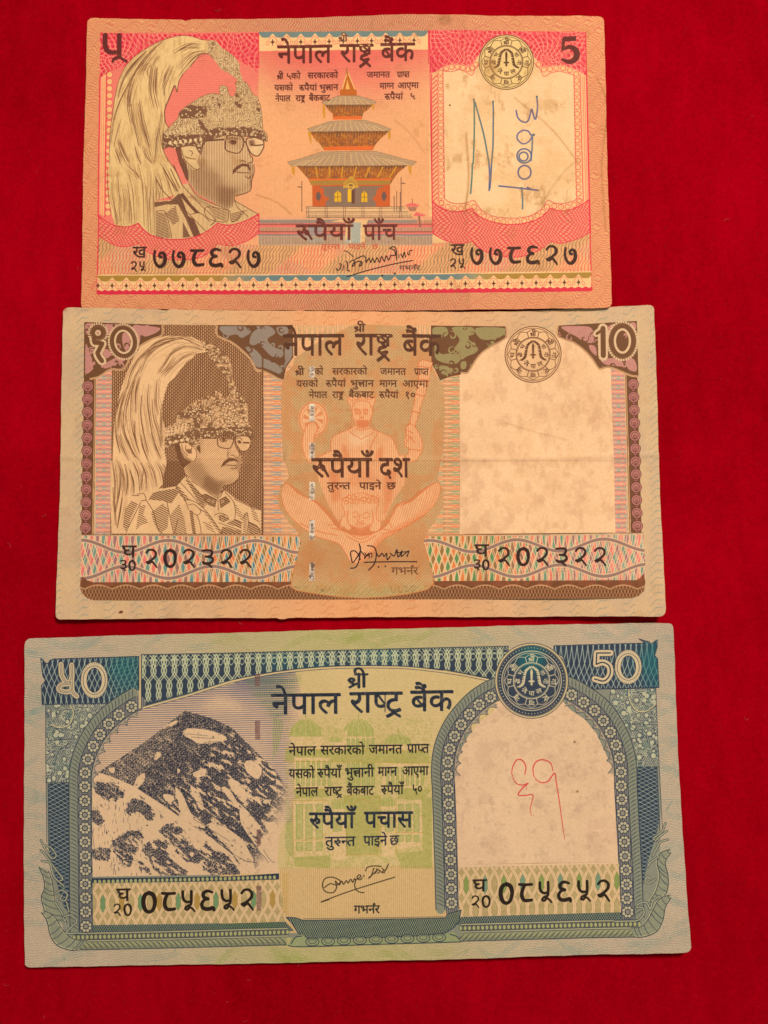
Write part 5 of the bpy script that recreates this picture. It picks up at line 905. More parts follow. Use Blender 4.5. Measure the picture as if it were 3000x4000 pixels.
    n.ink(strokes([D(p) for p in ([(750,410),(780,395),(800,420)],[(830,425),(860,400),(890,415)],[(755,430),(775,440),(800,430)],[(830,435),(860,445),(885,430)],[(815,410),(805,450),(790,465),(815,475),(840,462)],[(775,490),(815,500),(855,485)],[(785,480),(815,486),(845,478)],[(720,380),(715,470),(760,530)],[(905,370),(915,470),(870,520)],[(720,560),(820,610),(920,560)],[(700,580),(820,635),(940,580)],[(560,500),(620,490),(660,460)],[(580,520),(640,530),(670,500)],[(980,460),(1040,480),(1060,520)],[(990,530),(1040,540)],[(340,480),(460,540),(640,580)],[(1290,430),(1150,520),(980,570)])], 2.6, 4), OD)
    # portrait
    plume = np.concatenate([A([(480,1243),(486,1050),(505,850),(540,700),(585,560),(640,440),(700,350),(800,290),(900,265),(1000,262),(1100,272),(1165,305),(1210,390),(1130,402),(1105,435),(1055,470),(1010,530),(965,592),(915,640),(888,720),(872,800),(868,900),(888,970),(888,1080),(890,1180),(905,1243)]),
        B([(915,40),(935,100),(880,90),(870,180),(840,215),(980,195),(1050,115),(1200,210),(1310,270),(1355,220),(1440,290),(1530,335),(1580,360),(1640,380),(1640,566),(470,566),(462,300),(462,0)])])
    pm = n.cover([plume])*1.; n.lay(pm, (230,182,132))
    L = []
    rs = np.random.RandomState(9)
    hair = [A(p) for p in ([(1190,370),(1050,290),(900,320),(760,420),(700,560)],[(1190,380),(1060,350),(950,400),(880,500),(840,560)],[(1130,395),(1020,440),(930,530),(890,580)],[(1180,350),(1000,280),(820,320),(700,430)],[(760,370),(680,450),(620,560),(590,680)],[(700,500),(650,600),(630,720),(620,900)],[(640,620),(600,720),(570,850),(560,1000)],[(690,580),(660,700),(660,860)],[(830,600),(820,760),(840,880)],[(765,640),(755,780),(775,940),(800,1080)],[(705,730),(700,880),(720,1020),(760,1180)],[(600,640),(560,760),(530,880),(520,1000)],[(560,700),(520,800),(500,900)],[(560,850),(570,1000),(610,1120),(660,1220)],[(530,1040),(560,1140),(610,1243)],[(620,900),(640,1020),(670,1120)],[(790,760),(800,900),(840,1040),(860,1140)],[(655,930),(655,1060),(690,1180)],[(870,800),(860,950),(870,1100)],[(505,900),(510,1050),(540,1180)],[(780,1020),(820,1140),(860,1230)],[(700,1040),(720,1140),(760,1243)],[(600,1080),(640,1180),(690,1243)],[(900,320),(800,360),(720,440)],[(960,430),(900,520),(850,560)])]
    hair += [B(p) for p in ([(480,0),(500,150),(500,300)],[(520,0),(560,120),(560,240)],[(580,20),(600,140),(590,260)],[(640,0),(680,100),(690,220)],[(700,0),(740,100),(750,230)],[(760,0),(800,90),(820,200)],[(820,0),(860,80),(870,150)],[(540,60),(540,180),(520,300),(500,400)],[(610,60),(640,160),(640,250)],[(480,200),(490,350),(500,500)],[(560,280),(540,400),(520,520)],[(720,60),(710,160),(700,230)],[(870,20),(900,70),(930,100)])]
    for h_ in hair:
        L += stroke(sm(h_,5), [1.,3.4,1.2], False)
        for q in range(2): L += stroke(sm(h_+rs.uniform(-8,8,2),4), [.8,1.8,.8], False)
    n.lay(np.minimum(n.cover(L), pm), BR, .92); L = []
    for h_ in hair:
        for q in range(3): L += stroke(sm(h_+rs.uniform(-20,20,2)+rs.uniform(-4,4,(len(h_),2)), 4), [.6,1.9,.6], False)
    n.lay(np.minimum(n.cover(L), pm), (140,94,60), .65)
    fr_ = []
    e = sm(plume[16:26],6)
    for p_ in e[::2]: fr_ += stroke([p_+[-5,4], p_+[7,-6]], 1.8, False)
    n.ink(fr_, BR, .7)
    gapm = n.cover([B([(905,0),(1050,0),(1050,110),(985,190),(870,215),(880,120)])]); n.lay(gapm, BR); n.lay(gapm*line(X/7.6+.5,.36,.2)*line(Y/13.+.5*(col_%2),.62,.25)*.8, (206,152,106))
    # clothes
    jkm = n.cover([B([(640,290),(980,195),(1050,115),(1200,210),(1310,270),(1355,220),(1440,290),(1640,380),(1640,566),(500,566),(560,400)])])
    T = np.zeros(sh, np.float32)
    for tr, p, v in ((B,[(800,240),(960,215),(1000,240),(940,330),(870,310),(760,300)],.75),(B,[(590,300),(680,330),(620,450),(590,566),(560,500)],.6),(B,[(870,330),(920,380),(910,520),(850,566),(800,480),(780,400)],.55),(B,[(690,350),(740,340),(720,420),(760,480),(700,500),(660,540)],.5),(B,[(930,420),(1000,330),(1040,450),(1060,566),(960,566)],.5),(Q,[(370,240),(640,500),(700,600),(650,680),(560,560),(480,420)],.75),(Q,[(270,350),(460,570),(380,580),(240,420)],.6),(Q,[(640,500),(700,480),(860,560),(830,690),(720,640)],.95),(Q,[(890,570),(990,515),(1060,600),(1000,640),(910,700)],.95),(Q,[(450,720),(500,740),(550,1080),(500,1080)],.85),(Q,[(620,690),(760,800),(940,1070),(900,1080),(700,800),(580,700)],.5),(Q,[(880,800),(960,790),(1030,860),(960,910),(890,880)],.8),(Q,[(1110,860),(1220,900),(1220,1000),(1000,920)],.7),(Q,[(940,960),(1220,1040),(1220,1080),(900,1080)],.75),(Q,[(1320,880),(1500,1000),(1500,1080),(1320,1080)],.7),(Q,[(1100,580),(1180,700),(1260,820),(1240,900),(1130,760)],.35),(Q,[(1340,640),(1440,760),(1500,940),(1400,860)],.4),(Q,[(640,880),(760,920),(840,1070),(720,1000)],.4),(Q,[(1250,760),(1310,770),(1290,1080),(1240,1080)],.45)):
        T = np.maximum(T, n.cover([tr(p)])*v)
    engrave(n, np.minimum(jkm,1), T*.86, BR, (Y-.5*X)/8.6, .95, .3)
    n.ink(strokes([Q(p) for p in ([(400,240),(560,430),(700,610),(650,690)],[(480,300),(640,400),(870,545),(960,430),(990,480)],[(300,300),(440,450),(650,690)],[(240,360),(380,560),(440,720)],[(370,590),(440,575),(560,620),(700,740),(940,1070)],[(440,650),(520,640),(620,740),(560,800),(470,740)],[(870,545),(880,730)],[(990,470),(1100,600),(1130,740),(1120,850)],[(1110,560),(1300,650),(1400,700),(1510,720)],[(1120,860),(1240,910)],[(820,800),(900,770),(1000,800),(1040,880)],[(1240,850),(1300,760),(1320,900),(1300,1080)],[(880,910),(1220,1030)],[(560,800),(600,900),(630,1080)],[(120,600),(160,800),(220,1080)],[(280,860),(230,1080)],[(1330,900),(1450,960),(1500,1060)])], 2.4, 4), BR)
    n.ink(sum((ring(Q([(c_)])[0], 5, 2, 10) for c_ in ((740,580),(800,600),(940,600),(1060,730),(1030,760),(1070,780),(940,850),(950,890))), []), (226,178,128))
    n.ink(strokes([B(p) for p in ([(630,265),(690,270)],[(670,260),(720,250),(740,300),(700,310)],[(700,320),(660,400),(600,520)],[(740,300),(800,400),(830,520),(870,566)])], 2.6, 4), BR)
    # face
    face = np.concatenate([P([(305,870),(420,850),(600,800),(860,800),(1110,820),(1190,1020),(1215,1060),(1230,1240)]), Q([(1225,30),(1195,100),(1172,250),(1060,350),(955,372),(875,540),(640,410),(480,290),(385,170),(350,0)])])
    fm = n.cover([face]); n.lay(fm, (229,178,128))
    T = np.full(sh, .2, np.float32)
    T += soft(n,[Q([(350,-40),(620,-20),(780,250),(960,350),(875,540),(640,410),(480,290)])],10,.34)+soft(n,[Q([(700,200),(960,340),(875,540),(640,400)])],6,.3)+soft(n,[Q([(1150,-60),(1240,-60),(1225,60),(1180,200),(1140,100)])],4,.35)+soft(n,[P([(600,820),(660,800),(640,1000),(600,1100)])],5,.25)+soft(n,[P([(1020,960),(1060,920),(1040,1080),(1010,1040)])],3,.25)+soft(n,[Q([(900,280),(1150,260),(1060,350),(950,370)])],5,.25)
    engrave(n, fm, T*.8+.03, BR, (X+Y)/9., .85, .35); engrave(n, fm, np.clip(T-.3,0,1), BR, (X-Y)/8., .7, .35)
    hr = n.cover([P([(520,820),(600,800),(612,900),(615,1025),(560,960)]), P([(230,880),(310,880),(320,980),(380,1090),(480,1150),(360,1244),(280,1100)])]); n.lay(hr, BR, .92)
    ear = sm(P([(305,880),(360,850),(450,870),(540,960),(560,1060),(520,1135),(450,1110),(360,1030)]),4,True)
    n.poly(ear, (229,178,128)); n.ink(stroke(ear,2.2,False)+strokes([P(p) for p in ([(340,890),(360,980),(430,1060)],[(400,900),(400,980),(460,1020),(490,1010)],[(440,880),(490,920),(480,980)])],2.6,4), BR); n.lay(soft(n,[P([(400,960),(480,960),(490,1020),(440,1020)])],1,.8), BR)
    n.poly(sm(P([(1140,770),(1300,770),(1360,840),(1330,950),(1280,985),(1210,980),(1160,920)]),4,True), (220,170,122))
    n.ink(strokes([P(p) for p in ([(880,760),(865,840),(890,920),(1040,945),(1100,840),(1100,760),(1020,725),(920,725),(880,760)],[(1140,770),(1130,850),(1170,930),(1210,980),(1280,985),(1335,940),(1360,840),(1320,775),(1230,760),(1140,770)])], 3.6, 5, True)+strokes([P([(600,800),(860,798)]),P([(1100,800),(1130,810)])],3.4)+strokes([P([(1240,860),(1340,865)])],6), BR)
    n.ink(strokes([P(p) for p in ([(900,820),(950,790),(1000,830),(940,850),(900,820)],[(920,770),(980,750),(1050,790)],[(1150,850),(1190,830),(1220,870)],[(1150,800),(1200,790),(1230,830)])], 2.8, 4), BR); n.ink([circ(P([(955,820)])[0],6,10), circ(P([(1190,855)])[0],6,10)], BR)
    n.ink(strokes([P(p) for p in ([(1110,840),(1150,950),(1195,1030),(1170,1080),(1120,1085)],[(1020,1000),(1020,1080),(1060,1090)],[(1055,1050),(1090,1045),(1130,1070)])], 2.8, 4), BR)
    n.ink([orient(np.concatenate([P([(920,1225),(950,1150),(1010,1100),(1090,1085),(1150,1110),(1175,1150),(1120,1130),(1040,1140),(980,1180)])]))], BR); n.ink(strokes([Q(p) for p in ([(920,80),(980,60),(1060,65),(1150,70)],[(1060,110),(1110,115),(1150,95)],[(1180,250),(1100,330),(960,370)])], 3, 4), BR)
    # crown
    crown = P([(90,930),(88,780),(90,650),(150,620),(250,570),(285,430),(370,390),(450,320),(560,230),(640,200),(740,170),(830,190),(820,95),(870,70),(930,150),(1000,200),(1035,100),(1020,0),(1110,0),(1200,170),(1280,240),(1315,340),(1330,600),(1400,720),(1405,810),(1290,765),(1100,755),(900,725),(850,785),(600,800),(612,900),(540,950),(440,870),(340,870),(240,890),(170,960)])
    tube = A([(1165,300),(1200,300),(1250,330),(1320,365),(1390,435),(1418,520),(1410,580),(1440,660),(1500,760),(1400,740),(1395,640),(1370,590),(1330,540),(1270,470),(1220,400),(1185,350)])
    cm = np.maximum(n.cover([crown]), n.cover([tube])); n.lay(cm, (226,176,126))
    T = np.full(sh, .50, np.float32) + soft(n,[P([(290,420),(640,350),(650,440),(560,500),(560,560),(630,640),(620,800),(560,900),(90,900),(90,780),(380,760),(520,640),(520,500),(290,480)]), P([(620,650),(800,640),(1330,620),(1400,720),(1400,800),(1100,755),(900,725),(850,785),(620,800)])],2,.5)-soft(n,[P([(640,480),(1000,400),(1300,450),(1300,600),(760,620)])],4,.14)-soft(n,[P([(110,720),(430,600),(440,680),(130,760)])],2,.4)
    n.lay(cm*np.clip((T-(.5*noise(sh,5.,61)+.5*noise(sh,9,62)))/.3+.5,0,1), (104,66,42), .80)
    n.lay(cm*sst(.5,.75,noise(sh,4,66))*sst(.75,.5,T)*.6, (150,104,70))
    jewels(n, cm, 5, 420, (84,52,34), (234,188,138))
    L = [circ(P([(640+k_*72, 715-min(k_,8)*6+max(0,k_-7)*14)])[0], 3., 8) for k_ in range(11)] + [orient(P([(800+k_*76,600),(830+k_*76,640),(800+k_*76,620),(770+k_*76,640)])) for k_ in range(8)] + sum((stroke(P([(130+k_*52,770-k_*14),(145+k_*52,650-k_*12)]),4) for k_ in range(6)),[]) + [circ(P([(170+k_*85,860-k_*14)])[0],7,10,ry=6) for k_ in range(4)] + [circ(P([q_])[0],3,8) for q_ in ((500,395),(615,372),(475,470),(572,440),(610,440))]
    n.ink(L, (230,186,138))
    n.lay(seg((np.abs(X-1026) < 3)*(Y > 1400)*(Y < 2088)), BR)
    n.lay(seg((np.abs(Y-by(X)) < 1.2)*(X > 320)*(X < 1170)+(np.abs(Y-by(X)) < 1.2)*(X > 1660)*(X < 2512)), (130,84,56))
    # lettering
    K = (86,50,36)
    for s_,x_,w_,y_ in (('नेपाल',1107,235,1308),('रा{str}',1388,142,1308),('बैंक',1571,150,1308)): text(n,s_,x_,y_,w_,80,K,1.2,(2.5,5),0)
    text(n,'{sri}',1382,1268,45,30,K,1.6)
    for s_,x_,y_,w_ in (('{sri}',1153,1440,36),('५',1203,1440,22),('को',1230,1440,32),('सरकारको',1298,1440,136),('जमानत',1485,1440,100),('{पr}ाप्त',1618,1440,56),
        ('यसको',1158,1487,84),('{ruu}पैयां',1272,1487,78),('भु{kta}ान',1368,1487,92),('माग्न',1482,1487,68),('आएमा',1572,1487,100),
        ('नेपाल',1208,1531,70),('रा{str}',1298,1531,44),('बैंकबाट',1362,1531,98),('{ruu}पैयां',1480,1531,76),('१०',1580,1531,44)): text(n,s_,x_,y_,w_,25,(92,54,38),1.6)
    text(n,'{ruu}पैयाँ',1217,1792,234,72,K,1.4,(2.5,5)); text(n,'दश',1481,1792,118,72,K,1.4,(2.5,5))
    for s_,x_,w_ in (('तुरन्त',1278,90),('पाइने',1403,86),('छ',1510,36)): text(n,s_,x_,1886,w_,26,K,1.6)
    text(n,'गभन~र',1529,2217,104,27,(112,70,44),1.4)
    KK = (52,32,30)
    digits(n,'202322',565,2145,73.6,52,72,KK,0,1.3); digits(n,'30',468,2188,34,27,42,KK,wk=1.5); text(n,'घ',476,2132,56,46,KK,2)
    digits(n,'202322',1943,2138,75,52,72,KK,0,1.3); digits(n,'30',1850,2185,34,27,42,KK,wk=1.5); text(n,'घ',1853,2127,56,46,KK,2)
    emblem(n, tuple(E([(565,408)])[0]), 111, (100,60,40), (231,182,132))
    sg = [([(738,835),(775,830),(800,790),(815,700),(805,645),(815,700),(760,790),(745,760),(740,710),(770,700),(800,730),(815,770)],5),([(815,700),(850,740),(848,760),(880,720),(885,755)],5),([(850,715),(870,740),(900,715),(905,750)],4),([(870,660),(920,670),(940,720),(925,800),(880,850)],5),([(940,715),(960,745),(985,720),(1000,745),(1020,720),(1025,770),(1050,740)],5),([(1050,720),(1080,740),(1100,690),(1110,750),(1140,700),(1135,745),(1190,700),(1180,745)],5),([(1090,715),(1195,705)],4),([(845,790),(1050,785),(1255,785)],5)]
    L = []
    for p, w_ in sg: L += stroke(sm(D(p),4), w_*.85)
    L += [circ(D([(958,826)])[0],3.5,8), circ(D([(1010,822)])[0],3.5,8)]
    n.ink(L, (46,28,30))
    # silver thread surfacing in windows
    for tr, y0, y1, dk in ((C,505,592,0),(C,795,935,0),(C,1100,1220,.3),(D,160,300,.2),(D,460,612,.5),(D,790,932,.9)):
        p = tr([(418,y0),(460,y0),(456,y1),(416,y1)]); m = n.cover([p]); n.lay(m, (212,190,168))
        n.lay(m*sst(.45,.7,noise(sh,9,int(y0)))*(.35+.6*dk), (110,84,72)); n.lay(m*sst(.6,.8,noise(sh,6,int(y1)))*.8, (240,228,214))
        c0 = p.mean(0); 
        L = strokes([c0+np.array(q) for q in ([(6,-24),(-5,-24),(6,-15),(-5,-15)],[(6,-9),(-5,-9)],[(6,-9),(5,-3),(1,-3),(1,-9)],[(1,-6),(-5,-2)],[(6,5),(-5,5)],[(6,5),(5,11),(1,11),(0,5)],[(0,11),(-5,11),(-5,5)])], 1.9)
        n.lay(np.minimum(n.cover(L), m), (92,60,48), .85)
    # wear
    st2 = fbm(sh, 15, 71, 3); wm2 = n.cover([win])
    n.lay(wm2*sst(.42,.7,fbm(sh,70,72,5))*.16, (200,144,96)); n.lay(wm2*sst(.5,.75,fbm_at(X,Y*.6,30,73))*.2, (176,126,92))
    n.lay(sst(.6,.75,fbm(sh,50,74,4))*st2*.16, (150,100,60))
    for p, w_, a_ in (([(2360,1560),(2440,1800),(2420,1990)],3,.12),([(1970,1650),(2100,1690),(2220,1720)],4,.15),([(700,1792),(1000,1796),(1500,1800),(2500,1800)],3,.16)):
        n.lay(blur(n.cover(stroke(sm(p,8), w_)), 2)*a_*2*(.4+.8*st2), (120,76,44))
    n.ink([sm(B([(525,1182),(540,1168),(560,1172),(556,1185),(535,1190)]),3,True)], (96,50,30), .9)
    n.lay(soft(n,[circ(A([(108,58)])[0],8)],3,.5), (140,90,70))
    n.C *= (.965+.07*noise(sh,3,78))[...,None]*np.array((1.0,.98,.94),np.float32)
    n.outl = dict(plume=plume, crown=crown, tube=tube, face=face, win=win, arch=archp, foot=foot)
    return n
# ---------------------------------------------------------------- the blue-green note
def print_fifty():
    n = Note('fifty'); X, Y = n.X, n.Y; sh = X.shape
    A, B, C, D, E, G = (Z(*q, 2.) for q in ((80,2420),(80,3042),(900,2420),(900,3042),(1720,2420),(1720,3042)))
    H, I, M, L_, S, T_ = Z(2100,3200,2.), Z(60,3300,2.), Z(360,2740,1.19), Z(1040,2760,1.36), Z(1050,3500,1.147), Z(2380,2660,2.117)
    NV = (46,55,68); TE = (30,100,102); PA = (204,170,128); CR = (226,181,139); GR = (150,156,70)
    f1 = fbm(sh, 60, 3); seg = lambda m: m.astype(np.float32)
    Yn = Y + (X-1360)*.0255                                      # rows that follow the note's own tilt
    midx = np.exp(-((X-1330)/560.)**2)
    n.C[:] = np.array((211,174,139))/255.; n.lay(midx, (203,176,120))
    # margin: fine net and sweeping waves
    wv = 3.*np.sin(X/5.2+Y/13.)
    n.lay(line((Y+6*np.sin(X/21.+3*f1)+3*np.sin(X/6.))/9.,.42)*.42*(1-midx), (162,116,104)); n.lay(line((Y+8*np.sin(X/17.)+5*np.sin(X/7.+Y/30.))/11.,.3)*.3, (122,138,120)); n.lay(line((Y+X*.8+wv)/6.2,.4)*.28*midx, (176,120,84)); n.lay(line((Y-X*.8-wv)/6.2,.36)*.26*(1-midx), (120,140,124)); n.lay(line((Y-X*.8-wv)/6.2,.36)*.3*midx, (130,150,70))
    ang = X/150.+2.2*np.sin(X/190.)+1.8*np.sin(Y/240.)
    ph = (Y*np.cos(ang*.8)+X*np.sin(ang*.8)*.8+46*f1)/40.
    sw = line(ph,.11,.08)*sst(.35,.55,fbm(sh,60,8))
    n.lay(sw*.5*(1-midx), (104,132,124)); n.lay(sw*.6*midx, (146,150,66))
    L = []; rs = np.random.RandomState(2)
    for k in range(110):
        side = k % 4
        if side == 0: x, y = rs.uniform(110,180), rs.uniform(2520,3700)
        elif side == 1: x, y = rs.uniform(2590,2680), rs.uniform(2480,3650)
        elif side == 2: x, y = rs.uniform(120,2600), 2506-(0)*1. - 0
        else: x, y = rs.uniform(150,2650), 3745
        if side == 2: y = 2508-(x-97)*.0235+rs.uniform(-8,26)
        if side == 3: y = 3756-(x-97)*.021+rs.uniform(-26,4)
        a = rs.uniform(-.6,.6); l = rs.uniform(40,90); b = rs.uniform(-14,14)
        for j in range(3):
            o = j*9; p = [(x-l*math.cos(a), y+o-l*math.sin(a)), (x, y+o+b), (x+l*math.cos(a), y+o+l*math.sin(a)+b*.4)]
            L.append((x, stroke(sm(p,6), [.8,2.6,.8], False)))
    n.ink(sum((q for x,q in L if abs(x-1330) > 500), []), (112,138,126), .6); n.ink(sum((q for x,q in L if abs(x-1330) <= 500), []), (142,148,66), .75)
    # ---- body of the note
    body = np.concatenate([A([(200,660),(200,1243)]), B([(200,35),(215,540),(250,800),(300,1060)]), I([(430,820)]), D([(200,1240)]), H([(0,930),(830,910),(960,700),(960,0)]), T_([(430,1000),(415,710),(385,60)]), E([(1590,540),(1200,300),(0,300)]), A([(1659,560),(940,560),(700,650)])])
    n.poly(body, (150,142,116)); n.lay(n.cover([body])*line((X-Y)/9.,.4)*.5, (70,80,88))
    # middle field
    mid = seg((X > 860)*((X < 1760)+(X < 1990)*(Y < 2860) > 0)*(Yn > 2590)*(Yn < 3640))
    n.lay(mid, (218,176,124)); n.lay(mid*line((Y+X*.7+4*np.sin(X/19.))/8.,.3)*.36, (166,166,92)); n.lay(mid*line((Y-X*.35+16*np.sin(X/44.))/13.,.2)*.4, (176,176,96))
    low = mid*seg(Yn > 3386); n.lay(low, (216,172,118)); n.lay(low*line(X/8.,.35)*.6, (178,140,84))
    # sky over the mountain
    sky = n.cover([np.concatenate([A([(945,690),(1659,500)]), C([(150,440),(500,380),(560,600),(560,1100)]), M([(940,560),(0,560),(0,220),(120,120),(215,50)])])])
    n.lay(sky, (216,172,132))
    tone = .42+.25*sst(2780,2640,Y)-.35*soft(n,[A([(1450,640),(1560,590),(1700,640),(1760,720),(1500,700),(1400,690)])],14)-.2*sst(2750,3000,Y)
    tone = np.clip(tone*sst(1130,1000,X)+sst(1000,1100,X)*.36*sst(1190,1100,X)+sst(870,960,X)*.3*sst(2780,2600,Y), 0, 1)
    engrave(n, sky, tone, (96,92,110), Yn/8.3, .85, .3)
    g_ = n.cover([C([(100,440),(330,400),(560,430),(480,640),(400,800),(330,760),(180,600)])]); n.lay(blur(g_,8)*line(Yn/6.3,.5)*line((X+Y)/9.,.6)*.75, (84,120,64))
    n.lay(n.cover([C([(330,760),(420,800),(380,1000),(330,1100)]), D([(430,130),(500,300),(500,640),(430,560)])])*line((X+Y)/9.,.5)*.6, (120,140,64))
    # palace
    PG = (158,152,72); PO = (190,140,60); PL = (224,180,128)
    n.lay(.35*soft(n,[L_([(130,120),(100,300),(140,480),(150,860),(480,860),(490,820),(700,780),(860,860),(890,480),(880,290),(760,160),(600,140),(490,60),(400,140),(220,60)])],6,.55), (196,172,98))
    def P_(ps, col, a=1.): n.ink([orient(L_(p)) for p in ps], col, a)
    P_([[(100,225),(860,240),(870,300),(100,290)],[(150,440),(330,440),(330,480),(150,490)],[(700,430),(880,440),(830,500),(700,490)],[(410,470),(610,470),(600,780),(420,790)],[(150,800),(340,790),(340,860),(150,850)],[(690,780),(880,760),(880,860),(720,860)],[(820,490),(880,480),(880,770),(830,760)]], PG, .5)
    for cx_, w_, y0, y1 in ((210,85,60,160),(370,32,148,190),(490,85,60,160),(700,72,140,200),(385,42,480,545),(645,42,470,530)):
        dome = [(cx_-w_,y1),(cx_-w_*.92,y0+(y1-y0)*.55),(cx_-w_*.45,y0+(y1-y0)*.15),(cx_,y0),(cx_+w_*.45,y0+(y1-y0)*.15),(cx_+w_*.92,y0+(y1-y0)*.55),(cx_+w_,y1)]
        P_([dome], (176,164,92)); n.ink(sum((stroke(sm(L_([(cx_,y0),(cx_+w_*t_*.7,y0+(y1-y0)*.35),(cx_+w_*t_,y1)]),4),2) for t_ in (-.8,-.4,0,.4,.8)),[]), PL, .8)
        n.ink(stroke(L_([(cx_,y0-22),(cx_,y0)]),3), PG); P_([[(cx_-w_-4,y1),(cx_+w_+4,y1),(cx_+w_,y1+16),(cx_-w_,y1+16)]], PL, .8)
    P_([[(130,180),(330,180),(330,225),(130,225)],[(345,195),(400,195),(400,235),(345,235)],[(405,130),(430,130),(430,235),(405,235)],[(630,200),(770,200),(770,230),(630,230)],[(150,270),(340,270),(340,440),(150,440)],[(620,300),(830,310),(820,430),(620,430)],[(140,500),(325,500),(330,790),(145,800)],[(690,505),(825,495),(830,740),(690,760)],[(335,570),(420,570),(425,810),(340,820)],[(615,560),(680,555),(685,785),(620,795)]], PL, .9)
    bars = []
    for x_ in range(160,330,28): bars += [[(x_,290),(x_+14,288),(x_+14,420),(x_,422)]]
    for x_ in range(640,830,26): bars += [[(x_,325),(x_+12,325),(x_+12,420),(x_,420)]]
    for x_ in (160,210,265): bars += [[(x_,520),(x_+34,520),(x_+34,700),(x_,704)],[(x_,720),(x_+34,720),(x_+34,764),(x_,766)]]
    for x_ in (702,742,784): bars += [[(x_,520),(x_+28,518),(x_+28,660),(x_,664)],[(x_,684),(x_+28,682),(x_+28,715),(x_,718)]]
    for x_ in (430,455,480,510,535,560): bars += [[(x_,170),(x_+12,170),(x_+12,225),(x_,225)],[(x_,300),(x_+14,300),(x_+14,430),(x_,430)]]
    for x_ in (355,632): bars += [[(x_,590),(x_+44,590),(x_+44,660),(x_,664)]]
    P_(bars, (176,164,98), .7)
    n.ink(sum((stroke(np.concatenate([L_(b),L_(b[:1])]),2.6,False) for b in bars),[]), (140,150,70), .8); n.ink([]+strokes([L_(p) for p in ([(95,225),(860,238)],[(95,290),(870,300)],[(145,440),(330,438)],[(140,500),(325,498)],[(140,710),(325,708)],[(690,670),(830,668)],[(415,500),(440,480),(510,450),(580,480),(605,500),(605,780)],[(430,780),(430,560),(470,510),(510,490),(560,520),(590,560),(590,770)],[(140,490),(145,800)],[(690,500),(690,780)],[(420,790),(610,785)])],2.4,4), PO, .8)
    pm_ = n.cover([L_([(100,60),(880,60),(880,860),(100,860)])]); n.lay(pm_*sst(.5,.7,noise(sh,5,91))*.22, (136,140,50))
    # mountain
    rock = M([(25,330),(120,270),(250,185),(330,120),(395,70),(430,42),(455,38),(500,60),(560,80),(650,122),(750,210),(850,320),(905,380),(935,440),(930,520),(880,600),(850,560),(800,560),(830,640),(860,745),(790,750),(735,800),(700,770),(640,700),(560,640),(470,580),(430,552),(330,482),(190,392),(80,345)])
    allm = n.cover([M([(0,345),(25,330),(250,185),(430,42),(560,80),(650,122),(850,320),(935,440),(930,520),(870,620),(860,745),(870,800),(0,815)])]); n.lay(allm*sst(1150,1080,X), (222,178,136)); n.lay(allm*sst(1080,1150,X)*.25, (222,178,136))
    T = n.cover([rock])*.74
    snow = [[(420,152),(440,126),(520,130),(600,150),(628,178),(580,190),(500,196),(460,175)],[(330,118),(390,88),(395,98),(340,128)],[(80,310),(105,308),(100,335),(80,325)],[(215,345),(245,335),(240,372),(200,412),(190,398)],[(385,395),(425,440),(460,520),(540,585),(630,680),(560,640),(440,570),(410,520),(400,470)],[(455,395),(500,430),(520,500),(500,498),(480,460)],[(690,480),(740,530),(780,580),(865,740),(820,745),(740,640),(690,560)],[(705,290),(740,272),(790,312),(770,362),(730,335)],[(630,360),(680,372),(725,440),(700,470),(650,410)],[(300,235),(322,245),(300,272),(288,262)],[(470,330),(530,312),(520,345),(480,352)],[(330,430),(380,440),(370,470),(340,460)],[(600,400),(640,410),(690,500),(660,480)],[(470,580),(640,690),(700,775),(760,790),(700,640),(560,560),(520,590)],[(395,310),(410,320),(400,335)],[(540,285),(555,295),(545,310)]]
    T -= n.cover([sm(M(p),2,True) for p in snow])*(.42+.75*noise(sh,9,58))
    dark = [[(60,370),(130,405),(150,450),(60,452),(20,420),(0,390)],[(165,462),(230,450),(290,530),(270,562),(225,520),(165,520)],[(0,505),(50,530),(44,572),(0,560)],[(90,650),(150,612),(215,598),(240,640),(205,700),(175,770),(130,740),(100,700)],[(0,690),(80,680),(70,745),(0,725)],[(228,680),(300,640),(360,650),(350,720),(420,770),(440,812),(330,812),(290,780),(245,720)],[(360,630),(450,650),(500,700),(540,650),(560,690),(600,700),(700,800),(560,815),(500,760),(430,740)],[(310,600),(380,560),(420,612),(340,632)],[(215,740),(255,760),(270,800),(225,790)],[(720,800),(820,760),(870,770),(860,800)],[(740,600),(800,600),(780,660),(750,650)],[(870,500),(900,520),(890,610),(850,560)]]
    dk_ = blur(n.cover([sm(M(p),2,True) for p in dark]),5); T = np.clip(T+sst(.36,.66,dk_+1.7*(fbm_at((X+Y*.9)*.5+300,(Y-X*.8)*1.1+3000,13,57)-.5))*.64, 0, 1)
    lft = n.cover([M([(25,330),(430,42),(400,160),(300,260),(200,395),(60,345)])]); T = T*(1-.22*lft)
    nz = fbm(sh, 16, 51, 3); nz2 = noise(sh, 6, 52)
    nz = fbm_at((X+Y*.9)*.42+300, (Y-X*.8)*1.25+3000, 14, 51)
    dd = (X-360)*1.19+((Y-2740)*1.19-300)*.9
    T = np.clip(T*1.2-.55*sst(.54,.66,nz)*sst(280,640,dd)-.3*sst(.56,.70,nz)-.15*nz2, 0, 1)
    wob = 2.5*np.sin(X/17.)+2.5*np.sin(Y/21.)+26*nz
    INK = (50,50,60); fade = sst(1190,1080,X+.4*(Y-3000))
    n.lay(T*allm*.55*fade, (66,64,72))
    engrave(n, np.clip(allm*fade,0,1), T*.72, INK, (Y*.75+X*.55+wob)/9.4, .92, .25); engrave(n, np.clip(allm*fade,0,1), T*.42, INK, (Y*.75-X*.6+wob)/9.4, .92, .25)
    T = T*allm
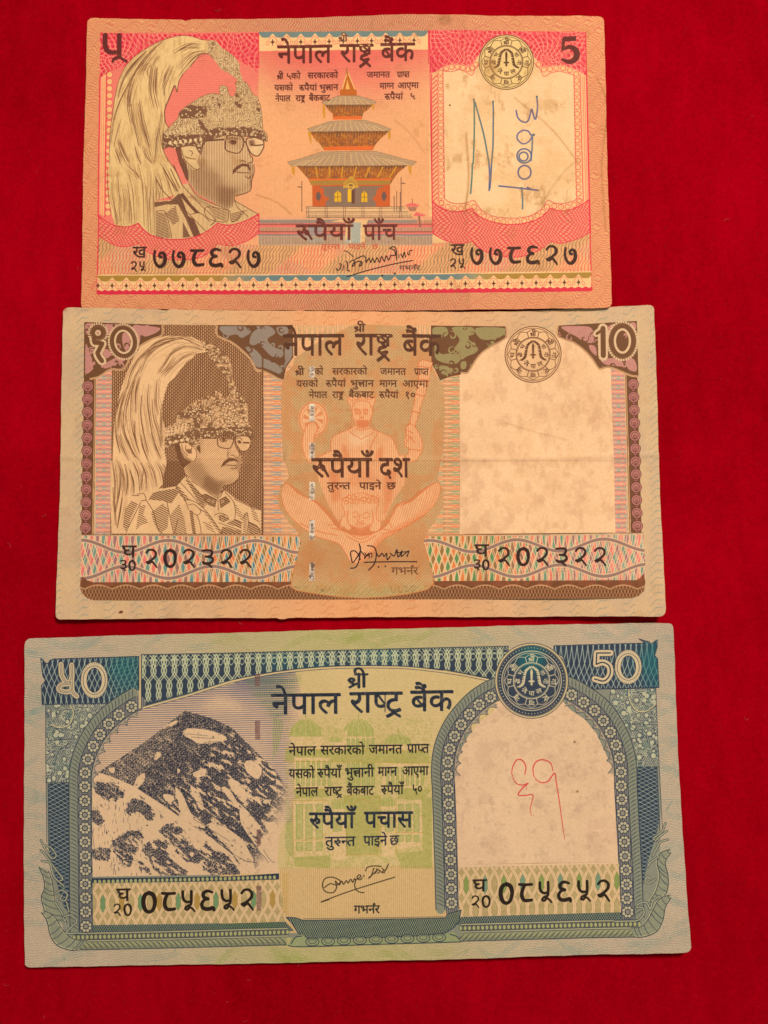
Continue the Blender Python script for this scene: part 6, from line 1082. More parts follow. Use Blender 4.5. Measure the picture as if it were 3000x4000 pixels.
    ls = [[(0,600),(10,680)],[(470,545),(560,600),(640,650)],[(500,585),(640,700),(720,745),(770,750)],[(760,690),(800,720),(820,750)],[(795,690),(830,740),(850,750)],[(700,740),(760,750)],[(560,600),(620,680)],[(440,150),(540,160)],[(460,165),(560,172)],[(520,190),(600,185)]]
    rs = np.random.RandomState(4)
    for k in range(90):
        x, y = rs.uniform(5,240), rs.uniform(455,800); ls.append([(x,y),(x+rs.uniform(-3,3),y+rs.uniform(8,26))])
    for k in range(60):
        t_ = rs.rand(); x, y = 300+400*t_, 520+260*t_+rs.uniform(-10,60); ls.append([(x,y),(x+rs.uniform(3,8),y+rs.uniform(8,20))])
    n.ink(strokes([M(p) for p in ls], 1.7), INK, .75)
    # ---- crosshatched blocks
    def hatch(m, base, lightc=(190,190,160), p=10., a=.8, k1=1.1, k2=.9, sh_=.16):
        n.lay(m, base)
        if k1 < 1: n.lay(m*line((X*k1+Y+5*np.sin(Y/30.))/p,sh_,.1)*a, lightc); n.lay(m*line((X*k2-Y+5*np.sin(X/37.))/p,sh_,.1)*a, lightc)
        else: n.lay(m*line((X+Y*.32+5*np.sin(Y/30.))/p,sh_,.1)*a, lightc); n.lay(m*line((X-Y*.30+7*np.sin(Y/37.))/p,sh_,.1)*a, lightc)
        n.lay(m*.3*noise(sh,7,17), tuple(min(255,c*1.5) for c in base))
    teal = soft(n, [circ((470,2610),46,ry=60), circ((1430,2550),70,ry=20), circ((1100,2580),90,ry=24), circ((1520,2560),50,ry=30), circ((2540,2590),70,ry=60), circ((1250,2600),60,ry=26)], 26)
    nl = np.concatenate([A([(160,304),(182,318),(195,340),(218,342),(232,318),(262,308),(925,288),(922,552),(820,585),(720,640),(680,656),(170,664),(165,515),(196,478),(176,440),(168,380)])])
    m = n.cover([nl]); hatch(m, NV, (196,198,168), 21., .8); n.lay(m*line((X*.35+Y)/15.+.3*np.sin(X/30.),.14,.1)*.5*sst(380,480,X), (190,196,160)); n.lay(m*sst(380,540,X)*.35, (24,98,96)); n.lay(m*teal*.4, (24,112,106)); n.ink(stroke(np.concatenate([nl,nl[:1]]),3), NV)
    nr = np.concatenate([E([(888,205),(1600,186)]), T_([(245,-345),(330,-320),(345,-300),(375,-325),(396,-338),(396,-280),(375,-210),(400,-180),(410,56)]), E([(1180,545),(1090,500),(1005,470),(990,380),(960,290),(888,250)])])
    m = n.cover([nr]); hatch(m, NV, (196,198,168), 21., .8); n.lay(m*sst(2480,2560,X)*.4, (24,92,102)); n.lay(m*teal*.4, (24,110,112)); n.ink(stroke(np.concatenate([nr,nr[:1]]),3), NV)
    hd = np.concatenate([A([(945,275)]), C([(0,262),(1659,220)]), E([(530,208),(530,480),(420,470),(200,425),(0,388)]), sm(C([(1659,396),(1400,368),(1100,360),(800,366),(600,380),(400,400),(200,432),(0,475)]),3), A([(1300,580),(945,680)])])
    m = n.cover([hd]); n.lay(m, NV); n.lay(m*teal*.75, TE)
    n.lay(m*line((X-Y)/4.6,.3)*.3, (92,110,120))
    bot_ = np.interp(X,[552,1000,1100,1200,1300,1450,1730,1820,1930],[2758,2657,2625,2610,2603,2601,2617,2637,2655])
    v_ = np.clip((Y-2557+(X-550)*.0205*1.0)/np.maximum(bot_-2557+(X-550)*.0205,8),0,1)
    LC = (200,192,146); vv = v_*(bot_-2557+(X-550)*.0205)
    for o, sg_ in ((0,1),(.5,-1),(.25,1),(.75,-1)):
        n.lay(m*line((X+sg_*(9*np.sin(vv/15.)+vv*.22))/41.+o,.12,.05)*.85*sst(1.,.9,v_), LC)
    for o in (0,.5):
        w_ = np.abs(vv-16-9*np.cos(2*math.pi*(X/42.+o))); n.lay(m*np.clip(1.7-w_/1.3,0,1)*.8, LC)
        w_ = np.abs(vv-34-13*np.cos(2*math.pi*(X/42.+o))); n.lay(m*np.clip(1.7-w_/1.9,0,1)*.8, LC)
    for k_ in range(1): n.ink(stroke(np.concatenate([hd,hd[:1]]),3), NV)
    edge = np.concatenate([A([(932,290),(932,698),(1300,596)]), sm(C([(0,488),(200,444),(400,412),(600,391),(800,377),(1100,371),(1400,379),(1659,408)]),3), E([(200,436),(420,482)])])
    n.ink(stroke(edge, 6, False), (214,178,126)); n.ink(stroke(edge+[0,4], 2, False), NV)
    # relief panels beside the arches
    def relief(poly, seed):
        m = n.cover([poly]); n.lay(m, (160,150,124))
        u = fbm(sh, 30, seed, 2); sw = np.abs(np.sin((u*9+X/60.)*math.pi))
        T = np.clip(.28+.55*sst(.5,.1,sw)+.2*noise(sh,8,seed+5),0,1)
        engrave(n, m, T, (60,70,84), (X+Y*.6)/8., .85, .35)
        n.lay(m*sst(.80,.95,sw)*.4, (190,180,146)); n.lay(m*sst(.55,.7,fbm(sh,26,seed+9))*.25, (84,120,104))
        jewels(n, m, seed, 130, NV, (196,184,146), (7, 15)); n.ink(stroke(np.concatenate([poly,poly[:1]]),2.2), NV)
    relief(np.concatenate([A([(196,665),(700,655),(600,760),(520,870),(440,1000),(400,1120),(390,1243)]), B([(388,30),(200,30)])]), 5)
    relief(T_([(10,70),(385,60),(412,710),(215,715),(200,620),(160,500),(100,360),(0,210)]), 6)
    n.ink(strokes([A([(390,670),(415,730),(380,820),(300,845),(230,820)]), T_([(160,70),(165,150),(220,240),(300,255),(380,200)])],5,5), (200,178,132)); n.ink(strokes([A([(396,670),(421,730),(386,826),(300,851),(230,826)]), T_([(154,70),(159,150),(214,246),(300,261),(380,206)]), A([(200,945),(420,935)]), T_([(160,355),(400,365)]), A([(270,1120),(300,1030),(400,960)]), T_([(320,490),(290,450),(180,380)])],2,5), NV)
    lp = np.concatenate([B([(215,36),(388,32),(390,1070),(340,1000),(280,800),(225,560)])])
    m = n.cover([lp]); hatch(m, NV, (180,180,150), 16., .8, .45, .5)
    n.ink(stroke(B([(200,30),(206,500)]),2)+stroke(B([(216,36),(222,540)]),2), NV)
    rp = np.concatenate([T_([(218,715),(395,712),(420,1240)]), H([(950,0),(930,120),(860,330),(830,480),(810,600),(790,600),(785,0)])])
    m = n.cover([rp]); hatch(m, NV, (180,180,150), 16., .8, .45, .5)
    n.ink(stroke(T_([(412,712),(440,1230)]),2)+stroke(T_([(395,712),(418,1240)]),2), NV)
    # ---- arches: rope and flower bands
    def band(path, w, col): n.ink(stroke(sm(path,5), w), col)
    FL = A([(868,680),(770,745),(690,815),(620,898),(568,990),(527,1092),(505,1198)]).tolist()+B([(503,62),(503,172),(503,282),(504,387),(505,494),(506,604),(508,711),(507,823),(508,932),(510,1040),(512,1154)]).tolist()
    FM = E([(392,605),(303,665),(228,740),(162,822),(112,912),(75,1011),(58,1113),(55,1218)]).tolist()+G([(62,88),(65,196),(70,303),(72,412),(76,524),(80,634),(84,746),(85,858),(88,970)]).tolist()
    FR = E([(1025,588),(1120,646),(1205,710),(1274,790),(1328,880),(1372,980),(1400,1082),(1412,1192)]).tolist()+G([(1412,55),(1418,160),(1424,268),(1430,380),(1438,492),(1443,605),(1450,712),(1455,825),(1458,935),(1465,1040)]).tolist()
    n.poly(np.concatenate([E([(440,640),(415,720),(300,805),(215,915),(150,1040),(125,1190),(112,1243)]), G([(112,0),(140,1090),(1410,1050),(1370,0)]), E([(1360,1243),(1340,1150),(1280,1020),(1220,890),(1130,780),(1010,700),(960,640)])]), CR)
    def arch(F, side, head, tail):
        P = np.array([head]+F+[tail]); Q = sm(P, 5)
        d = np.gradient(Q, axis=0); d /= np.hypot(d[:,0],d[:,1])[:,None]; nn = np.stack([d[:,1],-d[:,0]],1)*-side
        n.ink(stroke(Q, 54), (138,126,112)); bmk = n.cover(stroke(Q, 52))
        n.lay(bmk*line(X/8.,.5)*.7, (66,68,78))
        R = Q+nn*44
        n.ink(stroke(R, 34), (146,140,114)); n.ink(stroke(Q+nn*27,2.6,False)+stroke(Q-nn*26,2.6,False)+stroke(R+nn*18,3.2,False), NV)
        # twisted strands
        s_ = np.concatenate([[0],np.cumsum(np.hypot(*np.diff(R,axis=0).T))]); L = []
        for t_ in np.arange(6, s_[-1]-8, 15.5):
            c = np.array([np.interp(t_, s_, R[:,0]), np.interp(t_, s_, R[:,1])]); i = min(len(d)-1, int(np.searchsorted(s_, t_)))
            L += stroke(sm([c-nn[i]*15+d[i]*9, c-nn[i]*2-d[i]*1, c+nn[i]*15-d[i]*8],3), [1.4,3.2,1.4], False)
        n.ink(L, NV, .85)
        rm = n.cover(stroke(R,32)); n.lay(rm*line((X+Y)/8.,.35)*.4, (66,76,82))
        Lp, Lo, Ld = [], [], []
        for f in F:
            for k in range(8):
                a = k*math.pi/4+.39; c = (f[0]+17*math.cos(a), f[1]+17*math.sin(a))
                Lo.append(circ(c, 9.8, 10)); Lp.append(circ(c, 6.3, 10))
            Ld.append(circ(f, 10.5, 14)); 
        n.ink(Lo, NV); n.ink(Lp, (188,168,132)); n.ink(Ld, NV); n.ink([circ(f, 7.4, 12) for f in F], (182,162,132)); n.ink(sum((ring(f, 3.6, 1.4, 8) for f in F), []), NV)
        return Q, nn
    def scal(F, side, k0, k1):
        # scalloped inner rim with little pointed gussets
        L, U = [], []
        P = np.array(F); 
        for i in range(k0, k1):
            a, b = P[i], P[i+1]; d = (b-a)/np.hypot(*(b-a)); q = np.array([d[1],-d[0]])*-side
            a1, b1 = a-q*52, b-q*52; c = (a+b)/2-q*31
            U.append(np.concatenate([sm([a1, c, b1], 5), [b-q*24, a-q*24]])); L += stroke(sm([a1, c, b1], 5), 2.2, False)
            L += ring(a-q*37, 4, 1.6, 6)
        n.ink([orient(u) for u in U], (168,146,120)); n.ink(L, NV, .9)
    scal(FL, 1, 0, 7); scal(FM, 1, 0, 7); scal(FR, -1, 0, 7)
    arch(FL, 1, A([(925,648)])[0].tolist(), B([(513,1195)])[0].tolist())
    arch(FM, 1, E([(470,570)])[0].tolist(), G([(90,1020)])[0].tolist())
    arch(FR, -1, E([(960,560)])[0].tolist(), G([(1468,1090)])[0].tolist())
    n.poly(A([(922,560),(922,720),(870,700),(860,600)]), (200,168,126)) if False else None
    m = n.cover([np.concatenate([A([(925,288),(942,288),(942,690),(925,700)])])]); n.lay(m, (206,174,124)); n.ink(stroke(A([(944,276),(944,680)]),2)+stroke(A([(926,288),(926,552)]),2), NV)
    # ---- numeral bands with interlaced ovals
    def inter(poly, x0, period, yc, hh, cols):
        m = n.cover([poly]); n.lay(m, (190,160,108)); n.lay(m*line(Yn/4.2,.45)*.5, (150,124,80))
        u = (X-x0)/period; v = (Yn-yc)/hh
        par = np.round(u).astype(int) % 2; t_ = (X-x0)/2200.
        for o in (0, .5):
            uu = u+o; e = np.abs(uu-np.round(uu))
            iw = .21*np.sqrt(np.clip(1-(v*1.9)**2,0,1))
            c0, c1 = cols; cm = seg(e < iw); kk = (np.round(uu).astype(int)%2 == 0)
            if o == 0: n.lay(m*cm*kk, c0, .85); n.lay(m*cm*(~kk), c1, .85)
        for o in (0, .5):
            for s_ in (1,-1):
                ph_ = u+o+s_*.27*np.cos(v*math.pi*.98)
                d_ = np.abs(ph_-np.round(ph_))*period
                n.lay(m*np.clip((7.5-d_)/1.2,0,1), (222,180,132)); n.lay(m*np.clip(1.4-np.abs(d_-7.6),0,1)*.7, (156,120,74)); n.lay(m*np.clip(1.-np.abs(d_-1.5),0,1)*.5, (176,136,90))
    inter(np.concatenate([B([(566,818),(1659,800)]), D([(380,790),(430,1080),(430,1115),(0,1125)]), B([(566,1142)])]), 402, 73.6, Z(80,3042,2.)([(0,975)])[0][1]-24.5, 95, ((104,138,92),(176,132,62)))
    inter(G([(142,690),(1395,665),(1412,1045),(148,1080)]), 1821, 73.6, 3469, 98, ((126,142,70),(110,140,112)))
    n.ink(strokes([D([(405+ (k%2)*0,735+k*22),(445,742+k*22),(440,752+k*22),(405,748+k*22)]) for k in range(15)],2.6,3), (196,150,84))
    bd = np.concatenate([B([(560,778),(1659,762)]), D([(380,740),(380,788),(0,798)]), B([(560,814)])]); n.poly(bd, NV)
    bb_ = [orient(circ((float(x_), 3444.5-(x_-366)*.0245), 6.2, 9, ry=7.5)) for x_ in np.arange(372,1085,17.5)]; n.ink(bb_, (170,160,104))
    # dark hatched strips below the numerals
    for poly in (np.concatenate([B([(562,1146),(1659,1130)]), D([(430,1118),(480,1170),(500,1190),(0,1200)]), B([(562,1205)])]), G([(150,1080),(1412,1044),(1415,1100),(120,1142)])):
        m = n.cover([poly]); n.lay(m, NV); n.lay(m*teal*.5, TE)
        n.lay(m*line((X*1.6+Y)/15.,.18,.1)*.85, (182,178,112)); n.lay(m*line((X*1.6-Y)/15.,.18,.1)*.85, (182,186,140)); n.lay(m*sst(700,1000,X)*sst(1150,1050,X)*.3, (70,104,50))
    # ---- mouldings along the foot
    LE = [I([(470,690)])[0], I([(600,700)])[0], I([(1659,672)])[0], (1100.,3636.), (1125.,3634.)]
    def mould(xa, xb, y0f, kind):
        y = lambda x: y0f-(x-300)*.0238
        xs = np.arange(xa, xb, 17.)
        if kind == 'bead':
            n.ink(stroke([(xa,y(xa)),(xb,y(xb))], 28, False), (96,92,84)); n.ink(stroke([(xa,y(xa)-14),(xb,y(xb)-14)], 6, False)+stroke([(xa,y(xa)+15),(xb,y(xb)+15)], 6, False), (172,156,116)); n.ink(stroke([(xa,y(xa)-18),(xb,y(xb)-18)], 1.8, False)+stroke([(xa,y(xa)+19),(xb,y(xb)+19)], 1.8, False)+stroke([(xa,y(xa)+11.5),(xb,y(xb)+11.5)], 1.8, False)+stroke([(xa,y(xa)-10.5),(xb,y(xb)-10.5)], 1.8, False), NV)
            n.ink([orient(circ((x,y(x)+.5),6.8,9,ry=9.5)) for x in xs], (168,158,104)); n.ink(sum((ring((x,y(x)+.5),7.4,1.7,9,ry=10) for x in xs),[]), NV)
        else:
            n.ink(stroke([(xa,y(xa)),(xb,y(xb))], 28, False), (154,146,104)); sg_ = 1 if xb < 1500 else -1
            n.ink(sum((stroke(sm([(x-sg_*13,y(x)-13),(x+2,y(x)-2),(x+sg_*13,y(x)+13)],3),[1.6,4,1.6],False) for x in np.arange(xa,xb,21.)),[]), NV, .85); n.ink(stroke([(xa,y(xa)+15),(xb,y(xb)+15)], 3.2, False), NV)
            n.lay(n.cover(stroke([(xa,y(xa)+8),(xb,y(xb)+8)], 12, False))*line((X+Y)/4.5,.4)*.5, NV)
    mould(290, 1125, 3661, 'bead'); mould(285, 1120, 3696, 'rope')
    mould(1800, 2500, 3661, 'bead'); mould(1800, 2490, 3697, 'rope')
    # corner leaves
    def leaf(tr, outer, inner, ribs, scroll):
        o, i_ = sm(tr(outer),5), sm(tr(inner),5)
        lf = np.concatenate([o, i_[::-1]]); m = n.cover([lf]); n.lay(m, (158,150,116)); n.lay(m*line((X-Y)/8.,.38)*.5, (60,74,84))
        n.ink(stroke(o,6,False)+stroke(i_,6,False), (184,168,126)); n.ink(stroke(o+[-1,3],3.4,False)+stroke(i_+[2,0],3.,False), NV)
        L = []; 
        for k in range(ribs):
            t_ = (k+.6)/ribs; a = o[int(t_*(len(o)-1))]; b = i_[int(t_*(len(i_)-1))]; L += stroke(sm([a,(a+b)/2+[0,5],b],4),2.6,False)
        n.ink(L, NV, .8)
        for sc in scroll:
            q = sm(tr(sc),6); n.ink(stroke(q,9), NV); n.ink(stroke(q,5), (168,158,124))
    leaf(B, [(145,680),(180,760),(190,850),(165,920),(185,1010),(215,1130)], [(215,720),(240,790),(255,880),(270,960),(330,1060),(360,1130)], 9, [[(160,480),(190,540),(240,620),(280,600),(240,540),(190,520)],[(160,560),(190,590),(270,700),(330,780),(300,800)],[(165,640),(230,660),(260,760),(340,840)],[(270,900),(320,870),(365,900),(350,950),(310,940),(325,910)],[(270,960),(330,1060),(345,1110),(380,1070),(430,1100)],[(360,960),(380,1040)]])
    leaf(I, [(205,520),(250,590),(275,700),(330,780),(430,818),(500,816)], [(215,512),(300,560),(350,640),(420,720),(500,748),(560,746)], 9, [[(380,560),(440,550),(480,600),(440,640),(400,690),(470,690),(560,694)]])
    leaf(H, [(1045,255),(1000,330),(1020,430),(1020,520),(990,590),(880,640)], [(1030,235),(950,270),(930,350),(950,440),(920,560),(870,640)], 9, [[(1000,30),(970,100),(905,150),(930,170)],[(1010,95),(960,130),(920,170)],[(1020,160),(960,180),(930,230),(900,290)],[(950,290),(880,340),(860,370)],[(920,470),(870,500),(840,480),(860,450),(880,470)],[(950,600),(900,640),(880,700),(850,650),(790,660),(770,690)]])
    leaf(H, [(1045,605),(1000,680),(980,780),(930,870),(830,912),(760,914)], [(1030,590),(950,620),(900,700),(860,780),(800,840),(720,850)], 9, [[(770,690),(820,690),(830,740),(780,790),(700,795),(600,800)]])
    # pedestal in the middle of the foot
    ped = sm(S([(80,95),(130,100),(155,108)]),3); pp = np.concatenate([S([(78,96),(120,98),(155,110),(790,98),(800,80),(862,62),(852,110),(830,140),(790,165),(700,176),(500,186),(250,192),(170,188),(130,165),(105,125)])])
    m = n.cover([pp]); n.lay(m, NV); n.lay(m*line((X*2.0+Y)/17.,.2,.1)*.9, (176,176,112)); n.lay(m*line((X*2.0-Y)/17.,.2,.1)*.9, (186,186,132)); n.ink(stroke(np.concatenate([pp,pp[:1]]),3), NV)
    lv = S([(85,222),(100,190),(150,172),(170,190),(500,192),(790,170),(830,160),(862,205),(500,214),(150,228)])
    n.poly(lv, (150,150,104)); L = []
    for k in range(9): L += ring(S([(195+k*71, 206-k*2.6)])[0], 26, 3, 16, ry=16)+ring(S([(195+k*71, 204-k*2.6)])[0], 15, 2, 12, ry=9); 
    n.ink([circ(S([(195+k*71, 203-k*2.6)])[0], 22, 14, ry=12) for k in range(9)], (146,144,104)); n.ink(L, NV)
    n.ink(strokes([S([(85,222),(150,228),(500,216),(862,205)]), S([(100,215),(120,185),(150,180)]), S([(810,170),(840,180),(858,200)])],3.6,3), NV)
    n.ink(stroke(S([(155,103),(785,92)]), 2.4), (70,72,70), .8)
    # ---- seal
    sc_ = E([(713,478)])[0]; n.ink([circ(sc_, 143, 60, ry=147)], (212,178,126)); n.ink([circ(sc_, 133, 60, ry=137)], NV)
    m = n.cover([circ(sc_, 133, 60, ry=137)]); n.lay(m*line((X+Y)/4.8,.35)*.35, (104,110,124)); n.lay(m*soft(n,[circ((sc_[0],sc_[1]-90),56,ry=60)],16,.8), (20,98,100))
    n.ink(ring(sc_,143,2.4,60,ry=147)+ring(sc_,135,2,60,ry=139), NV)
    n.ink([circ((sc_[0]+126*math.cos(a_), sc_[1]+129*math.sin(a_)), 2.3, 6) for a_ in np.arange(0,6.28,.098)], (200,180,140))
    emblem(n, tuple(sc_), 118, (206,182,142))
    # ---- lettering
    K = (36,42,54)
    for s_,x_,w_,y_ in (('नेपाल',1060,268,2712),('राष्{tra}',1366,204,2706),('बैंक',1604,164,2700)): text(n,s_,x_,y_,w_,78,K,1.2,(3,4),-3)
    text(n,'{sri}',1356,2632,80,54,K,2,(2,2),-1)
    for s_,x_,y_,w_ in (('नेपाल',1128,2917,106),('सरकारको',1252,2914,172),('जमानत',1441,2911,130),('{पr}ाप्त',1590,2908,86),
        ('यसको',1128,3006,100),('{ru}पैयाँ',1240,3004,92),('भु{kta}ानी',1346,3001,114),('माग्न',1476,2998,74),('आएमा',1571,2995,102),
        ('नेपाल',1156,3077,86),('राष्{tra}',1268,3075,68),('बैंकबाट',1354,3072,106),('{ru}पैयाँ',1488,3069,88),('५०',1610,3066,40)): text(n,s_,x_,y_,w_,34,(30,32,34),1.8,None,-1.5)
    text(n,'{ru}पैयाँ',1208,3176,178,60,K,1.4,(2.5,4),-2); text(n,'पचास',1423,3173,188,60,K,1.4,(2.5,4),-2)
    for s_,x_,y_,w_ in (('तुरुन्त'.replace('रु','{ru}'),1270,3270,118),('पाइने',1420,3267,92),('छ',1522,3265,36)): text(n,s_,x_,y_,w_,36,K,1.8,None,-1.5)
    text(n,'गभन~र',1383,3538,100,30,(34,32,30),1.6,None,-1)
    KK = (40,30,24)
    digits(n,'085652',B([(948,868)])[0][0],B([(0,880)])[0][1],76.5,57,84,KK,-2.0,1.5); digits(n,'20',442,3530,41,32,48,KK,-1,1.3); text(n,'घ',455,3472,54,48,KK,2,None,-1)
    digits(n,'085652',G([(460,800)])[0][0],G([(0,812)])[0][1],76.0,56,84,KK,-2.2,1.5); digits(n,'20',1840,3498,42,34,48,KK,-1,1.3); text(n,'घ',1846,3436,54,46,KK,2,None,-1)
    # outlined figures
    def fig(pths, w1, w2, w3):
        L = lambda w: sum((stroke(sm(p,6), w) for p in pths), [])
        n.ink(L(w1+5), NV); n.ink(L(w1), (212,180,138)); n.ink(L(w2), NV); n.ink(L(w3), (212,180,138)); n.lay(n.cover(L(w1))*line((X+Y*.6)/6.,.2)*.25, (120,110,100))
    fig([A([(318,350),(322,430),(360,490),(400,465),(400,355)]), A([(400,465),(405,560),(440,600)]), A([(400,560),(350,565),(300,548),(320,510),(395,500)])], 20, 7, 4)
    n.ink(ring(A([(576,474)])[0], 41, 27, 40, ry=60), NV); n.ink(ring(A([(576,474)])[0], 41, 22, 40, ry=60), (212,180,138)); n.ink(ring(A([(576,474)])[0], 43, 2, 40, ry=56), NV)
    five = [E([(1330,262),(1222,262),(1218,350),(1270,335),(1320,365),(1325,430),(1280,480),(1205,465)])]
    for w_, c_ in ((29,NV),(24,(212,180,138)),(5,NV)):
        n.ink(stroke(five[0][:3], w_)+stroke(sm(five[0][2:],6), w_), c_)
    n.ink(ring(E([(1468,372)])[0], 41, 27, 40, ry=56), NV); n.ink(ring(E([(1468,372)])[0], 41, 22, 40, ry=56), (212,180,138)); n.ink(ring(E([(1468,372)])[0], 43, 2, 40, ry=52), NV)
    # signature and the red pen figures
    sg = [[(735,850),(780,820),(830,830),(860,800),(800,770),(740,780),(720,830),(740,880),(800,890),(830,850),(820,800),(850,830),(870,800),(885,825),(905,795),(920,815),(940,785),(955,810),(970,780),(978,800),(970,830),(985,870),(1020,888),(1045,888)],[(975,790),(1000,780),(1020,760),(1005,750),(990,770),(1010,790),(1030,775)],[(1042,755),(1042,765)],[(1055,720),(1075,690),(1130,680),(1180,685)],[(1120,700),(1100,760),(1080,775),(1120,740),(1150,710),(1130,740)],[(1140,705),(1170,720),(1150,740)],[(1185,700),(1200,715),(1180,730),(1205,735)],[(1235,665),(1220,700),(1205,725)],[(770,945),(710,962),(900,890),(1100,825),(1285,768)]]
    n.ink(sum((stroke(sm(D(p),4), 4.2) for p in sg), []), (74,56,38))
    rp_ = [(E,[(660,1210),(668,1150),(640,1100),(600,1095),(570,1140),(558,1200),(575,1243)]),(G,[(568,0),(600,40),(650,48),(685,35),(640,75),(608,125),(660,130),(722,125),(715,180),(702,240),(712,290)]),(E,[(880,1180),(860,1120),(800,1095),(750,1110),(725,1160),(730,1220),(745,1243)]),(G,[(745,5),(790,30),(840,20),(870,-20),(895,-44),(905,20),(930,180),(955,360),(972,470)]),(G,[(672,40),(675,88)])]
    for tr, p in rp_: n.ink(stroke(sm(tr(p),5), [3.6,5.4,4.4,2.] if len(p) > 3 else 1.6), (210,54,56), .85)
    # pinholes, faint smudges, buried thread
    for c_ in (E([(1048,955)])[0], G([(1070,98)])[0]):
        n.lay(soft(n,[circ(c_,5,8)],1,.8), (110,76,44)); n.lay(soft(n,[circ(c_-[9,4],6,8)],2,.6), (236,200,150))
    for tr, p in ((C,[(190,430),(232,420),(228,520),(192,525)]),(C,[(192,790),(232,790),(232,935),(194,938)]),(D,[(205,395),(240,395),(236,520),(206,540)]),(D,[(203,838),(242,838),(242,1030),(205,1030)])):
        m = n.cover([tr(p)]); n.lay(m*(.45+.3*noise(sh,7,3)), (104,66,62))
        c_ = tr(p).mean(0); n.ink(strokes([c_+np.array(q) for q in ([(-6,-26),(7,-26)],[(-6,-18),(7,-10)],[(-6,-4),(7,-4)],[(-6,6),(7,6),(7,14),(-6,14)],[(-6,24),(7,24)])], 2), (186,140,120), .6)
    win = np.concatenate([E([(440,640),(300,805),(215,915),(150,1040),(125,1190)]), G([(115,0),(140,670),(1390,650),(1370,0)]), E([(1340,1150),(1280,1020),(1130,780),(960,640)])])
    wm = n.cover([win]); n.lay(wm*sst(.5,.7,fbm(sh,40,72,4))*.13, (170,120,104)); n.lay(wm*sst(.6,.75,fbm(sh,18,73,3))*.16, (150,116,96))
    n.C *= (.965+.07*noise(sh,3,79))[...,None]*np.array((.985,1.,.985),np.float32)
    n.outl = dict(rock=rock, win=win, seal=circ(sc_, 145, 40, ry=149))
    return n
# ================================================================ objects
def tag(o, label=None, cat=None, group=None, kind=None):
    for k, v in (('label',label),('category',cat),('group',group),('kind',kind)):
        if v: o[k] = v
    return o
def link(o, parent=None):
    SCN.collection.objects.link(o)
    if parent: o.parent = parent
    return o
def mesh_obj(name, verts, faces, mats, parent=None, uvs=None, smooth=True, midx=None):
    me = bpy.data.meshes.new(name); me.from_pydata([tuple(map(float, v)) for v in verts], [], faces)
    for m in mats: me.materials.append(m)
    if uvs is not None:
        l = me.uv_layers.new(name='UVMap'); li = np.zeros(len(me.loops), np.int32); me.loops.foreach_get('vertex_index', li)
        l.data.foreach_set('uv', np.asarray(uvs, np.float32)[li].ravel())
    if smooth: me.polygons.foreach_set('use_smooth', np.ones(len(me.polygons), bool))
    if midx is not None: me.polygons.foreach_set('material_index', np.asarray(midx, np.int32))
    me.update(); return link(bpy.data.objects.new(name, me), parent)

# ---- the cloth
def cloth_z(x, y):
    """soft unevenness of the velvet, in mm"""
    return -.35+.22*np.sin(x/41.+1.)*np.cos(y/57.)+.12*np.sin(x/19.+y/27.)
def cloth_material():
    m = bpy.data.materials.new('red_velvet'); m.use_nodes = True; nt = m.node_tree; N = nt.nodes; L = nt.links
    b = N['Principled BSDF']; co = N.new('ShaderNodeTexCoord')
    def noise_(s, d, r=.6):
        q = N.new('ShaderNodeTexNoise'); q.inputs['Scale'].default_value = s; q.inputs['Detail'].default_value = d; q.inputs['Roughness'].default_value = r; L.new(co.outputs['Object'], q.inputs['Vector']); return q
    n1, n2, n3 = noise_(1400, 3), noise_(11, 3), noise_(260, 4)
    mp = N.new('ShaderNodeMapping'); mp.inputs['Scale'].default_value = (1,.35,1); mp.inputs['Rotation'].default_value = (0,0,.3); L.new(co.outputs['Object'], mp.inputs['Vector']); L.new(mp.outputs[0], n3.inputs['Vector'])
    r = N.new('ShaderNodeValToRGB'); r.color_ramp.elements[0].position = .3; r.color_ramp.elements[1].position = .72
    r.color_ramp.elements[0].color = (.185,.0001,.0042,1); r.color_ramp.elements[1].color = (.445,.0002,.017,1)
    mx = N.new('ShaderNodeMath'); mx.operation = 'MULTIPLY_ADD'; mx.inputs[1].default_value = .31
    a2 = N.new('ShaderNodeMath'); a2.operation = 'MULTIPLY_ADD'; a2.inputs[1].default_value = .46
    a3 = N.new('ShaderNodeMath'); a3.operation = 'MULTIPLY'; a3.inputs[1].default_value = .23
    L.new(n3.outputs['Fac'], a3.inputs[0]); L.new(n2.outputs['Fac'], a2.inputs[0]); L.new(a3.outputs[0], a2.inputs[2]); L.new(n1.outputs['Fac'], mx.inputs[0]); L.new(a2.outputs[0], mx.inputs[2])
    L.new(mx.outputs[0], r.inputs[0]); L.new(r.outputs[0], b.inputs['Base Color'])
    b.inputs['Roughness'].default_value = .95; b.inputs['Specular IOR Level'].default_value = .0
    b.inputs['Sheen Weight'].default_value = .03; b.inputs['Sheen Tint'].default_value = (1,.05,.1,1); b.inputs['Sheen Roughness'].default_value = .4
    bp = N.new('ShaderNodeBump'); bp.inputs['Strength'].default_value = .35; bp.inputs['Distance'].default_value = .0002; L.new(n1.outputs['Fac'], bp.inputs['Height']); L.new(bp.outputs[0], b.inputs['Normal'])
    return m
CL = cloth_material()
gx, gy = np.meshgrid(np.linspace(-300,300,181), np.linspace(-300,300,181))
v = np.stack([gx.ravel(), gy.ravel(), cloth_z(gx.ravel(), gy.ravel())], 1)*MM
q = np.arange(180*181).reshape(180,181)[:,:180].ravel()
cloth = mesh_obj('red_cloth', v, [(i,i+1,i+182,i+181) for i in q.tolist()], [CL])
tag(cloth, 'plain deep red velvet cloth spread flat under the three banknotes', 'cloth')
